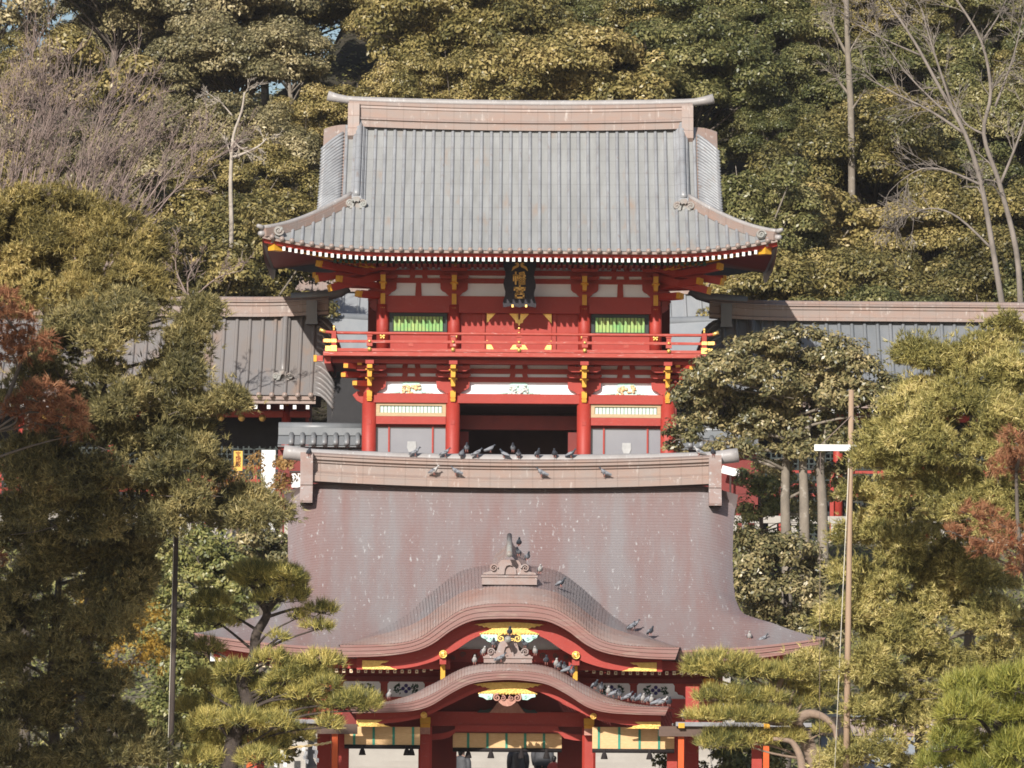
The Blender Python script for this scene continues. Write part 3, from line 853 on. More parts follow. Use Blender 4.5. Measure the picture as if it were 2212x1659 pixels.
# balcony and railing
BY = GY - 1.35
def balcony():
    Y = BY; w0, w1 = CEN - 423, CEN + 423
    m = MB()
    m.box(px(w0, Y), px(w1, Y), Y, GY + 5.6, wz(770.5, Y), wz(762, Y))
    m.build('balcony_floor', M['redworn'], gate)
    bar(gate, 'balcony_recess', 'darkred', w0 + 8, w1 - 8, 770.3, 780, Y + .5, .4)  # dark colour carries the shadow band under the floor
    bar(gate, 'balcony_beam', 'red', w0 + 20, w1 - 20, 778.5, 786, Y + .46, .18)
    for sg in (-1, 1):
        m = MB(); x = px(CEN + sg * 414, Y); m.box(x - .1, x + .1, Y + .3, GY + 5, wz(786, Y), wz(770.3, Y)); m.build('side_balcony_beam', M['red'], gate)
        m = MB(); m.box(px(CEN + sg * 424, Y), px(CEN + sg * 437, Y), Y + .2, Y + .45, wz(782, Y), wz(770, Y)); p_ = m.build('projecting_beam', M['redworn'], gate)
        m = MB(); m.box(px(CEN + sg * 437.2, Y), px(CEN + sg * 444, Y), Y + .18, Y + .47, wz(783, Y), wz(769, Y)); m.build('yellow_end', M['yellow'], p_)
    yr = Y + .12
    m = MB()
    m.tube([(px(q, yr), yr, wz(v, yr)) for q, v in ((CEN - 430, 716.5), (CEN - 418, 719.5), (CEN - 400, 721.5), (CEN - 300, 722), (CEN + 300, 722), (CEN + 400, 721.5), (CEN + 418, 719.5), (CEN + 430, 716.5))], gp(3.3, yr), 8)
    m.box(px(CEN - 424, yr), px(CEN + 424, yr), yr - .06, yr + .06, wz(742.5, yr), wz(737, yr))
    m.box(px(CEN - 420, yr), px(CEN + 420, yr), yr - .10, yr + .10, wz(761.5, yr), wz(755, yr))
    for sg in (-1, 1):
        x = px(CEN + sg * 400, yr)
        m.box(x - .05, x + .05, yr + .1, GY + 5, wz(725, yr), wz(719, yr)); m.box(x - .05, x + .05, yr + .1, GY + 5, wz(742, yr), wz(737, yr)); m.box(x - .08, x + .08, yr + .1, GY + 5, wz(760.8, yr), wz(750.6, yr))
    rl = m.build('railing', M['redworn'], gate)
    for u in (797.5, 978, CEN, 1262.5, 1444):
        m = MB(); x = px(u, yr); h = gp(6.2, yr)
        m.box(x - h, x + h, yr - .085, yr + .07, wz(750, yr), wz(743, yr))
        m.box(x - h * .8, x + h * .8, yr - .04, yr + .04, wz(737, yr), wz(725, yr)); m.box(x - h, x + h, yr - .07, yr + .05, wz(728, yr), wz(725.5, yr))
        po = m.build('railing_post', M['redworn'], rl)
        m = MB()
        m.cyl((x, yr - .10, wz(756.5, yr)), (x, yr - .14, wz(756.5, yr)), gp(4.5, yr), n=14); m.ball((x, yr - .14, wz(756.5, yr)), gp(3, yr), .03, gp(3, yr), 10, 6)
        m.cyl((x, yr - .06, wz(739.5, yr)), (x, yr - .11, wz(739.5, yr)), gp(3, yr), n=12)
        m.build('gold_disc', M['gold'], rl)
    for u in (887, 1352):
        m = MB(); x = px(u, yr); m.box(x - gp(5, yr), x + gp(5, yr), yr - .05, yr + .05, wz(750, yr), wz(743, yr)); m.build('railing_block', M['redworn'], rl)
    for sg in (-1, 1):
        u = CEN + sg * 400; x = px(u, yr); h = gp(5, yr)
        m = MB(); m.box(x - h, x + h, yr - .12, yr + .08, wz(760.9, yr), wz(718, yr)); po = m.build('corner_post', M['red'], rl)
        m = MB()
        m.ball((x, yr, wz(709.5, yr)), gp(3.2, yr), gp(3.2, yr), gp(4.2, yr)); m.cyl((x, yr, wz(717.6, yr)), (x, yr, wz(712, yr)), gp(2.4, yr), n=10)
        m.build('gold_finial', M['gold'], rl); m = MB()
        m.box(x - h * 1.15, x + h * 1.15, yr - .14, yr + .1, wz(743, yr), wz(735.5, yr))
        m.box(x - h * 1.3, x + h * 1.3, yr - .15, yr + .1, wz(762, yr), wz(749.5, yr))
        for v, o, hh in ((756, 18, 5.5), (739, 22, 3.6)):
            m.box(px(u + sg * 7, yr), px(u + sg * o, yr), yr - .11, yr + .11, wz(v + hh, yr), wz(v - hh, yr))
        m.build('gold_post_cap', M['gold'], rl); m = MB()
        m.tube([(px(u + sg * 18, yr), yr, wz(719.6, yr)), (px(u + sg * 31, yr), yr, wz(715, yr))], [gp(3.6, yr), gp(4.2, yr)], 8)
        m.build('gold_rail_end', M['gold'], rl)
balcony()

def lower_storey():
    Y = GY
    bracket_zone(LC, [((LC[0] + LC[1]) / 2, 5.5), (CEN, 5.5), ((LC[2] + LC[3]) / 2, 5.5)], 782, [(780, 789), (797, 808), (815, 826)], 853, Y - .0, 36, 'l')
    # wide projecting arms under the balcony
    for u in LC:
        m = MB(); yb = BY + .3
        m.box(px(u - 9, yb), px(u + 9, yb), yb - .1, yb + .15, wz(788, yb), wz(779, yb))
        m.box(px(u - 7, yb), px(u + 7, yb), yb, Y, wz(797, yb), wz(788, yb)); m.box(px(u - 6, Y - .7), px(u + 6, Y - .7), Y - .7, Y, wz(816, Y - .7), wz(806, Y - .7))
        yc = Y - .6
        w_ = 36; X = lambda q: px(u + q, yc)
        zt, zb = wz(793, yc), wz(803, yc)
        m.prism([(X(-w_), zt), (X(w_), zt), (X(w_), (zt + zb) / 2), (X(w_ * .75), zb), (X(-w_ * .75), zb), (X(-w_), (zt + zb) / 2)], yc - .08, yc + .08)
        m.build('balcony_bracket', M['red'], gate)
        for v0, v1, hw, out, tp, fl in ((788.5, 796.5, 5.4, 1.12, 1, None), (798, 815.5, 5.2, .95, .85, 4), (817, 835, 5.2, .62, .85, 4)):
            nose(gate, u, v0, v1, hw, Y, out, tp, fl)
        m = MB(); Yf = Y - .28; x0, x1 = px(u - 5.6, Yf), px(u + 5.6, Yf)
        m.box(x0, x1, Yf - .06, Y, wz(856, Yf), wz(845, Yf))
        for i in range(4): m.box(x0 + .01 * (i % 2), x1 - .01 * (i % 2), Yf - .055 + .02 * i, Y, wz(859 + 3 * i, Yf), wz(856 + 3 * i, Yf))
        m.build('carved_yellow_nose', M['yellow'], gate)
    # corner noses going outwards
    for sg, u in ((-1, LC[0]), (1, LC[3])):
        for (o, v, L) in ((22, 785, 1.0), (52, 791, 1.35), (57, 811, .95), (32, 829, .7)):
            x = px(u + sg * o, Y - L)
            m = MB(); m.tube([Vector((px(u, Y), Y, wz(v + 2, Y))), Vector((x, Y - L * .8, wz(v, Y - L)))], [.12, .12], 4, smooth=False); b_ = m.build('corner_arm', M['red'], gate)
            m = MB(); m.box(x - .07, x + .07, Y - L * .8 - .08, Y - L * .8 + .06, wz(v + 5, Y - L), wz(v - 4, Y - L)); m.build('yellow_end', M['yellow'], b_)
        m = MB(); X = lambda q: px(u + sg * q, Y)
        m.prism([(X(0), wz(849, Y)), (X(26), wz(848, Y)), (X(36), wz(856, Y)), (X(27), wz(868, Y)), (X(16), wz(874, Y)), (X(0), wz(873, Y))], Y - .1, Y + .2)
        m.build('carved_beam_nose', M['red'], gate)
    # carvings on the white wall
    for u, mm in (((LC[0] + LC[1]) / 2, 'tiger'), (CEN, 'dragon'), ((LC[2] + LC[3]) / 2, 'tiger')):
        m = MB(); Yc = Y - .02; x = px(u, Yc); z = wz(842, Yc)
        rs = random.Random(int(u))
        for k in range(26):
            a, b = rs.uniform(-19, 19), rs.uniform(-9, 9)
            m.ball((x + gp(a, Yc), Yc - .04, z + gp(b, Yc)), gp(rs.uniform(2.5, 5), Yc), .07, gp(rs.uniform(2, 3.5), Yc), 8, 5)
        cv = m.build('wall_carving', M[mm], gate)
        m = MB()
        m.prism([(x - gp(21, Yc), wz(833, Yc)), (x - gp(14, Yc), wz(826, Yc)), (x + gp(14, Yc), wz(826, Yc)), (x + gp(21, Yc), wz(833, Yc)), (x + gp(24, Yc), wz(852, Yc)), (x - gp(24, Yc), wz(852, Yc))], Yc - .03, Yc + .01)
        for sg in (-1, 1):
            for k in range(3): m.ball((x + sg * gp(28 + 7 * k, Yc), Yc, wz(849 + k, Yc)), gp(5, Yc), .03, gp(2.6, Yc), 8, 5)
        m.build('carved_leaves', M['turq'], cv)
    bar(gate, 'lower_tie_beam', 'red', LC[0] - 10, LC[3] + 10, 852, 872, Y, .25, front=.16)
    for u in LC:
        col(gate, u, 15.5, 850, 1150, Y, n=22)
        bar(gate, 'column_peg', 'red', u - 4, u + 4, 909, 918, Y - .23, .1)
    for a, b in ((LC[0] + 15, LC[1] - 15), (LC[2] + 15, LC[3] - 15)):
        # transom with pale slats in a bleached frame
        f = MB(); X = lambda q: px(q, Y); Z = lambda v: wz(v, Y)
        f.box(X(a), X(b), Y - .08, Y + .1, Z(878), Z(872.5)); f.box(X(a), X(b), Y - .08, Y + .1, Z(901), Z(893.5))
        f.box(X(a), X(a + 8), Y - .079, Y + .1, Z(893.3), Z(878.2)); f.box(X(b - 8), X(b), Y - .079, Y + .1, Z(893.3), Z(878.2))
        tr = f.build('transom', M['cream'], gate)
        f = MB(); f.box(X(a + 7), X(b - 7), Y + .02, Y + .06, Z(894), Z(877.5)); f.build('transom_back', M['blackframe'], tr)
        n = 17; s = (b - a - 17) / n
        for k in range(n):
            f = MB(); q = a + 8.5 + s * k; f.box(X(q + .6), X(q + s - .6), Y - .03, Y + .015, Z(893.2), Z(878.3)); f.build('transom_slat', M['paleslat'], tr)
        bar(gate, 'transom_beam', 'red', a, b, 901.5, 918, Y, .2, front=.1)
        # glazed screen
        f = MB(); f.box(X(a), X(b), Y + .12, Y + .16, Z(1100), Z(919)); sc = f.build('glass_screen', M['glass'], gate)
        for q in (a + 28, b - 28): f = MB(); f.box(X(q - 1.8), X(q + 1.8), Y + .06, Y + .12, Z(1100), Z(919)); f.build('screen_mullion', M['red'], sc)
        f = MB(); f.box(X(a), X(b), Y + .08, Y + .118, Z(924), Z(918))
        for k in range(34): 
            q = a + (b - a) * (k + .5) / 34; f.box(X(q - .7), X(q + .7), Y + .05, Y + .08, Z(923.5), Z(918))
        f.build('screen_valance', M['darkred'], sc)
        f = MB(); c = (a + b) / 2 + 2; Yq = Y + .09
        f.prism([(px(c - 9, Yq), wz(955, Yq)), (px(c + 9, Yq), wz(955, Yq)), (px(c + 10, Yq), wz(968, Yq)), (px(c + 6, Yq), wz(978, Yq)), (px(c - 6, Yq), wz(978, Yq)), (px(c - 10, Yq), wz(968, Yq))], Yq, Yq + .025)
        f.build('pale_plaque', M['bronze'], sc)
    # middle bay passage, its shade put into dark reds and a dark back sheet
    a, b = LC[1] + 14, LC[2] - 14
    bar(gate, 'passage_lintel', 'darkred', a - 2, b + 2, 898, 928, Y + 1.2, .3)
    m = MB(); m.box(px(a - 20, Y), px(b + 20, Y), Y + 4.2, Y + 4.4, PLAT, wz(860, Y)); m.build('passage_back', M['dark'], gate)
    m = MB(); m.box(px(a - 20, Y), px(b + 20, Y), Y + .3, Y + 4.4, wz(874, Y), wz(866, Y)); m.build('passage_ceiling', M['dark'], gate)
    for sg in (-1, 1):
        u = CEN + sg * 118
        m = MB(); m.box(px(u - 10, Y), px(u + 10, Y), Y + 1.2, Y + 1.5, PLAT, wz(928, Y)); m.build('passage_post', M['darkred'], gate)
        m = MB(); x = px(CEN + sg * 142, Y); m.box(x - .08, x + .08, Y + .25, Y + 4.3, PLAT, wz(866, Y)); m.build('passage_wall', M['darkred'], gate)
    for sg, u in ((-1, LC[0]), (1, LC[3])):
        m = MB(); x = px(u, Y); m.box(x - .1 - sg * .12, x + .1 - sg * .12, Y + .2, Y + 4.6, PLAT, wz(786, Y)); m.build('side_wall', M['dark'], gate)  # red wall coloured dark to imitate the shaded recess
        for dy in (2.3, 4.6):
            m = MB(); m.cyl((x, Y + dy, PLAT), (x, Y + dy, wz(850, Y)), .22, n=16); m.build('column', M['red'], gate)
    m = MB(); m.box(px(LC[0] - 12, Y), px(LC[3] + 12, Y), Y + 4.6, Y + 4.8, PLAT, wz(600, Y)); m.build('rear_wall', M['darkred'], gate)
lower_storey()

# ---------------------------------------------------------------- the hanging name board
def strokes(mb, segs, ox, oz, s, y0, y1, w=.09):
    """thick brush strokes; segs in a unit square, z up"""
    for st in segs:
        P = [Vector((ox + x * s, 0, oz + z * s)) for x, z in st]
        for a, b in zip(P, P[1:]):
            d = (b - a); L = d.length
            if L < 1e-6: continue
            d /= L; n = Vector((-d.z, 0, d.x)) * (w * s / 2); a2 = a - d * (w * s * .35); b2 = b + d * (w * s * .35)
            mb.prism([((a2 + n).x, (a2 + n).z), ((b2 + n).x, (b2 + n).z), ((b2 - n).x, (b2 - n).z), ((a2 - n).x, (a2 - n).z)], y0, y1)
HATA = [[(.22, .98), (.22, .02)], [(.06, .74), (.06, .30)], [(.06, .74), (.38, .74)], [(.38, .74), (.38, .34), (.32, .34)],
        [(.88, .98), (.52, .90)], [(.56, .84), (.60, .76)], [(.90, .86), (.84, .76)], [(.46, .70), (.98, .70)], [(.72, .92), (.72, .42)], [(.70, .68), (.46, .46)], [(.74, .68), (.98, .46)],
        [(.52, .40), (.52, .02)], [(.52, .40), (.93, .40)], [(.93, .40), (.93, .02)], [(.52, .21), (.93, .21)], [(.725, .40), (.725, .02)], [(.52, .03), (.93, .03)]]
MIYA = [[(.50, 1.0), (.50, .88)], [(.08, .84), (.08, .66)], [(.08, .84), (.92, .84)], [(.92, .84), (.88, .66)],
        [(.28, .70), (.28, .44)], [(.28, .70), (.72, .70)], [(.72, .70), (.72, .44)], [(.28, .46), (.72, .46)], [(.48, .46), (.42, .36)],
        [(.18, .34), (.18, .02)], [(.18, .34), (.82, .34)], [(.82, .34), (.82, .02)], [(.18, .04), (.82, .04)]]
def plaque():
    yb = GY - .8
    z0, z1 = wz(664, yb), wz(561, yb); h = z1 - z0; wd = gp(66, yb) / 2; X0 = px(CEN + .5, yb)
    board = MB()
    P = []
    n = 12
    for i in range(n + 1):
        f = i / n; P.append((X0 - wd * (1 + .07 * math.sin(f * math.pi * 5) + .05 * abs(2 * f - 1) ** 3), z0 + h * f))
    for i in range(n + 1):
        f = 1 - i / n; P.append((X0 + wd * (1 + .07 * math.sin(f * math.pi * 5 + .4) + .05 * abs(2 * f - 1) ** 3), z0 + h * f))
    for i in range(1, 8):
        f = 1 - 2 * i / 8; P.append((X0 + wd * f, z0 + h * .03 * (1 - math.cos(i * math.pi / 2)) * .6))
    board.prism(P, yb, yb + .08)
    base = (X0, yb, z1)
    t = thing('name_board', 'black scalloped name board with gold characters hanging under the gate eave', 'name board', base)
    o = board.build('board', M['navy'], t)
    # two doves facing apart, which stand for the first character
    d = MB()
    k = h / 1380.0      # picture units of the close-up
    cx, top = 545, 85
    L = [(400, 215), (440, 165), (480, 158), (515, 185), (527, 240), (510, 290), (460, 318), (400, 340), (360, 375), (322, 425), (305, 420), (325, 350), (345, 295), (400, 265), (445, 245), (450, 215), (425, 212)]
    for mir in (1, -1):
        pts = [(X0 + mir * (x - cx + 2) * k, z1 - (y - top) * k) for x, y in L]
        # split into strips so the outline stays simple
        top_ = pts[:9]; bot_ = [pts[16], pts[15], pts[15], pts[14], pts[14], pts[13], pts[12], pts[11], pts[10]]
        d.band(top_, bot_, yb - .03, yb + .001)
    d.build('dove_emblem', M['goldpaint'], t)
    d = MB(); strokes(d, HATA, X0 + (350 - cx) * k, z1 - (800 - top) * k, 395 * k * .86 + .02, yb - .03, yb + .001, .125); 
    d.build('lettering', M['goldpaint'], t)
    d = MB(); strokes(d, MIYA, X0 + (372 - cx) * k, z1 - (1195 - top) * k, 350 * k, yb - .03, yb + .001, .14)
    d.build('lettering', M['goldpaint'], t)
    d = MB()
    for x in (343, 735): d.box(X0 + (x - 28 - cx) * k, X0 + (x + 28 - cx) * k, yb - .03, yb + .001, z1 - (1462 - top) * k, z1 - (1385 - top) * k)
    d.build('gold_clasp', M['gold'], t)
plaque()
# ================================================================== the stage hall in front of the stairs
HY = 150.0
HX = (1105 - 1106) * mpp(HY, 6)
GROUND = 0.0
hall = thing('stage_hall', 'vermilion open stage hall with mauve copper roof and two curved gables', 'shrine hall', (HX, HY, GROUND))
def hp(d, Y=HY, z=5): return d * mpp(Y, z)
def hx(u, Y=HY, z=5): return HX + hp(u - 1105, Y, z)
def hbar(parent, name, m, u0, u1, v0, v1, Y, d=.25):
    b = MB(); b.box(hx(u0, Y), hx(u1, Y), Y, Y + d, wz(v0, Y), wz(v1, Y))
    return b.build(name, M[m], parent)
def proj_v(y, z): return 829.5 - F * math.tan(math.atan((z - CAMZ) / y) - PITCH)

K_TOP = [(0, 1304), (30, 1304.6), (58, 1307), (102, 1317), (145, 1344), (189, 1376), (233, 1390), (299, 1395), (367, 1396)]
K_BOT = [(0, 1336), (30, 1336.4), (80, 1341), (124, 1361), (167, 1392), (211, 1409.5), (277, 1419), (358, 1422)]
K_BRD = [(0, 1366), (47, 1368), (80, 1380), (113, 1402), (146, 1420), (167, 1430), (211, 1442), (260, 1447), (330, 1448)]
L_TOP = [(0, 1449.5), (50, 1452), (90, 1460), (120, 1474), (160, 1498), (200, 1515), (240, 1522), (290, 1525), (345, 1526)]
L_BOT = [(0, 1468), (45, 1471), (85, 1478.5), (126, 1499), (170, 1526), (213, 1537.5), (270, 1541), (338, 1542.5)]
L_BRD = [(0, 1489), (57, 1492), (79, 1499), (123, 1520), (175, 1546), (210, 1556), (258, 1563), (329, 1566)]
RY = HY + 5.2
ze, zr = wz(1404, HY), wz(1046, RY)
WID = [(1046, 490), (1080, 485), (1110, 482.5), (1180, 481), (1230, 483), (1270, 488), (1300, 497), (1312, 505), (1318, 512)]
def pz(t): return ze + (zr - ze) * (.68 * t + .32 * t * t)
def py_(t): return HY + 5.2 * t
TB = 0.0
for i in range(1000):
    if proj_v(py_(i / 1000), pz(i / 1000)) < 1318: TB = i / 1000; break
WE = hp(683)
def half(t):
    if t >= TB:
        return interp(WID[::-1], 0) if False else hp(interp(WID, proj_v(py_(t), pz(t))), py_(t), pz(t))
    hb = hp(512, py_(TB), pz(TB))
    f = t / TB
    return WE + (hb - WE) * (f * .9 + .1 * f * f)
def lift(x): 
    e = max(0, (abs(x) - hp(300)) / (WE - hp(300)))
    return hp(31) * e ** 2.0
def RP(s, t, dn=0.0):
    """s in -1..1 across, t up the slope"""
    q = max(0, (abs(s) - .80) / .20)
    te = t
    fade = min(1, max(0, (t - TB * .7) / (.25)))
    hw = half(t); x = s * hw
    y = py_(te) + .30 * q ** 2.2 * fade
    z = pz(te) - .24 * q ** 2.2 * fade + lift(x) * max(0, 1 - t / (TB * 1.15)) ** 1.3
    return (HX + x, y - dn * .55, z + dn * .83)

def hall_roof():
    m = MB(); NC = 68; NS = 96
    ss = [math.copysign(abs(-1 + 2 * j / NS) ** .85, -1 + 2 * j / NS) for j in range(NS + 1)]
    def tt(i, s):
        q = max(0, (abs(s) - .82) / .18); t = i / NC
        return min(1.0, t + .02 * q * q * min(1, t * 4) * (1 - t))
    rows = []
    for i in range(NC):
        rows.append([RP(s, tt(i, s), .009) for s in ss])
        rows.append([RP(s, tt(i + 1, s), .0) for s in ss])
    vs = [p for r_ in rows for p in r_]; nq = len(ss); fs = []
    for i in range(len(rows) - 1):
        for j in range(nq - 1):
            p = rows[i + 1][j]; du = abs(p[0] - HX) / mpp(p[1], 6)
            if du < 352 and proj_v(p[1], p[2]) > interp(K_BOT, du) - 26: continue     # open under the curved gable
            fs.append((i * nq + j, i * nq + j + 1, (i + 1) * nq + j + 1, (i + 1) * nq + j))
    m.add(vs, fs, smooth=False)
    # back slope
    def bk(p): return (p[0], 2 * RY - p[1], p[2])
    m.sheet([[bk(RP(s, t)) for s in ss[::6]] for t in (0, .1, .2, .4, .6, .8, 1)], flip=True)
    # hip sides
    for sg in (-1, 1):
        rows = []
        for i in range(7):
            t = TB * i / 6; p = RP(sg, t); b = bk(p)
            rows.append([(p[0], p[1] + (b[1] - p[1]) * j / 8, p[2] - hp(31) * (1 - t / TB) ** 2 * (1 - (j / 4 - 1) ** 4)) for j in range(9)])
        m.sheet(rows, flip=(sg > 0), smooth=True)
        pts = [RP(sg * .90, TB + (1 - TB) * i / 8, -.1) for i in range(9)]
        m.add(pts + [bk(p) for p in pts[::-1]], [list(range(18))[::sg]], smooth=False)
    roof = m.build('shingle_roof', M['hiwada'], hall)
    # thick layered eave edge
    N = 60; a = [RP(-1 + 2 * i / N, 0, .013) for i in range(N + 1)]; th = hp(26); mm = []
    for part in (lambda q: q < -hp(346), lambda q: q > hp(346)):
        m = MB(); mm.append(m)
        for lay in range(5):
            f0, f1 = lay / 5, (lay + 1) / 5
            rows = []
            for f in (f0, f1):
                off = .10 * f0 + .012 * (lay % 2)
                rows.append([(p[0] - (p[0] - HX) / WE * hp(26) * f * max(0, (abs(p[0] - HX) / WE - .8) / .2), p[1] + off, p[2] - th * f) for p in a if part(p[0] - HX)])
            m.sheet(rows, smooth=False, flip=True)
    for m, a in zip(mm, ([p for p in a if p[0] - HX < -hp(346)], [p for p in a if p[0] - HX > hp(346)])): m.sheet([[(p[0] * 1 - (p[0] - HX) / WE * hp(26) * max(0, (abs(p[0] - HX) / WE - .8) / .2), p[1] + .08, p[2] - th) for p in a], [(HX + (p[0] - HX) * .93, p[1] + .9, p[2] - th + .04) for p in a]], smooth=False, flip=True)
    a = [RP(-1 + 2 * i / N, 0, .013) for i in range(N + 1)]
    for sg in (-1, 1):
        p = a[0] if sg < 0 else a[-1]; m = mm[0 if sg < 0 else 1]
        rows = []
        for f in (0, 1):
            rows.append([(p[0] - sg * hp(26) * f, p[1] + (2 * RY - 2 * p[1]) * j / 12, p[2] - th * f - hp(31) * (1 - (j / 6 - 1) ** 4)) for j in range(13)])
        m.sheet(rows, smooth=False, flip=(sg < 0))
    for m in mm: m.build('eave_edge', M['eaveedge'], hall)
    # main ridge
    m = MB()
    zb, zt = wz(1049, RY), wz(990, RY); H = zt - zb
    RWb, RWc = hp(436, RY, 10), hp(491, RY, 10)
    prof = [(-.46, -.12), (-.46, .10), (-.42, .12), (-.42, .18), (-.33, .24), (-.28, .28), (-.28, .56), (-.33, .58), (-.33, .62), (-.29, .63), (-.29, .68), (-.36, .69), (-.36, .73), (-.30, .74), (-.30, .80), (-.34, .82), (-.34, .88), (-.2, .95)]
    rows = []
    for i in range(41):
        f = -1 + 2 * i / 40
        sag = hp(13) * f * f
        rows.append([(HX + f * RWb, RY + a_, zb + b * H + sag) for a_, b in prof])
    m.sheet(rows, smooth=False, flip=True)
    m.sheet([[(x, 2 * RY - y, z) for x, y, z in r_] for r_ in rows], smooth=False)
    rd = m.build('main_ridge', M['ridge'], hall)
    m = MB(); pts = []; rad = []
    for i in range(61):
        f = -1 + 2 * i / 60
        up = max(0, (abs(f) - .86) / .14)
        pts.append((HX + f * RWc, RY - .02, zb + H * .90 + hp(12) * f * f + hp(5) * up ** 1.5)); rad.append(.165 + .015 * up)
    m.tube(pts, rad, 14)
    m.build('ridge_cap', M['ridgecap'], rd)
    for sg in (-1, 1):
        m = MB()
        x0, x1 = HX + sg * hp(455, RY - .6, 10), HX + sg * hp(428, RY - .6, 10)
        st = [(980, -.62), (1000, -.62), (1030, -.60), (1044, -.60), (1045, -.64), (1050, -.64), (1051, -.60), (1084, -.86), (1089, -.84), (1089, -.7)]
        for (va, ya), (vb, yb) in zip(st, st[1:]):
            za, zb_ = wz(va, RY + ya), wz(vb, RY + yb)
            m.add([(x0, RY + ya, za), (x1, RY + ya, za), (x1, RY + yb, zb_), (x0, RY + yb, zb_), (x0, RY, za), (x1, RY, za), (x1, RY, zb_), (x0, RY, zb_)],
                  [(0, 1, 2, 3), (1, 5, 6, 2), (4, 0, 3, 7), (3, 2, 6, 7), (0, 4, 5, 1)])
        m.build('ridge_end_plate', M['ornpink'], hall)
hall_roof()

# ---------------------------------------------------------------- curved gables
KY = HY - .45
def curve(tab, n=90, ext=None):
    """both halves of a symmetric curve: list of (du, v), evenly spaced, smoothed"""
    sp = smooth_pts([(a, b, 0) for a, b in [(-tab[1][0], tab[1][1])] + tab], 10)[10:]
    L = [0]
    for p, q in zip(sp, sp[1:]): L.append(L[-1] + (q - p).length)
    out = []
    for i in range(n + 1):
        s = L[-1] * i / n
        k = max(j for j in range(len(L)) if L[j] <= s + 1e-9); k = min(k, len(L) - 2)
        f = (s - L[k]) / (L[k + 1] - L[k]); out.append(sp[k].lerp(sp[k + 1], f))
    right = [(p.x, p.y) for p in out]
    return [(-a, b) for a, b in right[:0:-1]] + right
def to_xz(c, Y, ax=1105): return [(hx(ax + a, Y), wz(b, Y)) for a, b in c]
KDZ = [(0, 0), (.06, .09), (.22, .24), (.5, .42), (1.2, .62), (2.3, .90), (3.2, 1.03), (5.2, 1.3)]
LDZ = [(0, 0), (.06, .07), (.2, .155), (.4, .19), (1.0, .20), (3.4, .2)]
KSC = [(0, 1), (190, 1), (233, .83), (300, .46), (340, .2), (367, .04)]
LSC = [(0, 1), (130, 1.15), (175, 1.2), (224, .75), (262, .38), (300, .2), (345, .12)]
def gable_roof(name, parent, top, bot, Y, DZ, dys, n, ax, scl):
    cc = curve(top, n); c = to_xz(cc, Y, ax)
    lip = MB(); rest = MB()
    lipd = [d for d in dys if d <= .5]; resd = [d for d in dys if d >= .5] if dys[-1] > .6 else []
    for grp, ds in ((lip, lipd), (rest, resd)):
        for i in range(len(c) - 1):
            rows = []
            for d in ds:
                dz0 = interp(DZ, d); da = dz0 * interp(scl, abs(cc[i][0])); db = dz0 * interp(scl, abs(cc[i + 1][0]))
                (x0, z0), (x1, z1) = c[i], c[i + 1]
                nx, nz = -(z1 - z0), (x1 - x0); L = math.hypot(nx, nz); nx /= L; nz /= L
                mid = HX + hp(ax - 1105, Y)
                up = .013
                lo = 1 if (x0 + x1) / 2 > mid else 0     # the upper plate lies over the lower one
                k = (1 + .02 * d)
                a = (mid + (x0 - mid) * k + nx * up * lo, Y + d, z0 + da + nz * up * lo); b = (mid + (x1 - mid) * k + nx * up * (1 - lo), Y + d, z1 + db + nz * up * (1 - lo))
                rows.append([a, b])
            if rows: grp.sheet(rows, smooth=False)
    r = lip.build('curved_gable_lip', M['hiwadalip'], parent)
    if resd: rest.build('curved_gable_roof', M['hiwada'], parent)
    m = MB()
    tc, bc = to_xz(curve(top, 60), Y, ax), to_xz(curve(bot, 60), Y, ax)
    for k in range(6):
        f0, f1 = k / 6, (k + 1) / 6
        o = .012 * (k % 2) + .05 * f0
        A = [(p[0] + (q[0] - p[0]) * f0, p[1] + (q[1] - p[1]) * f0) for p, q in zip(tc, bc)]
        B = [(p[0] + (q[0] - p[0]) * f1, p[1] + (q[1] - p[1]) * f1) for p, q in zip(tc, bc)]
        m.band(A, B, Y + o, Y + .9)
    m.build('curved_eave_edge', M['eaveedge'], parent)
    return r
gable_roof('upper', hall, K_TOP, K_BOT, KY, KDZ, [0, .06, .14, .22, .35, .5, .8, 1.2, 1.8, 2.4, 3.2, 4.2], 52, 1105, KSC)

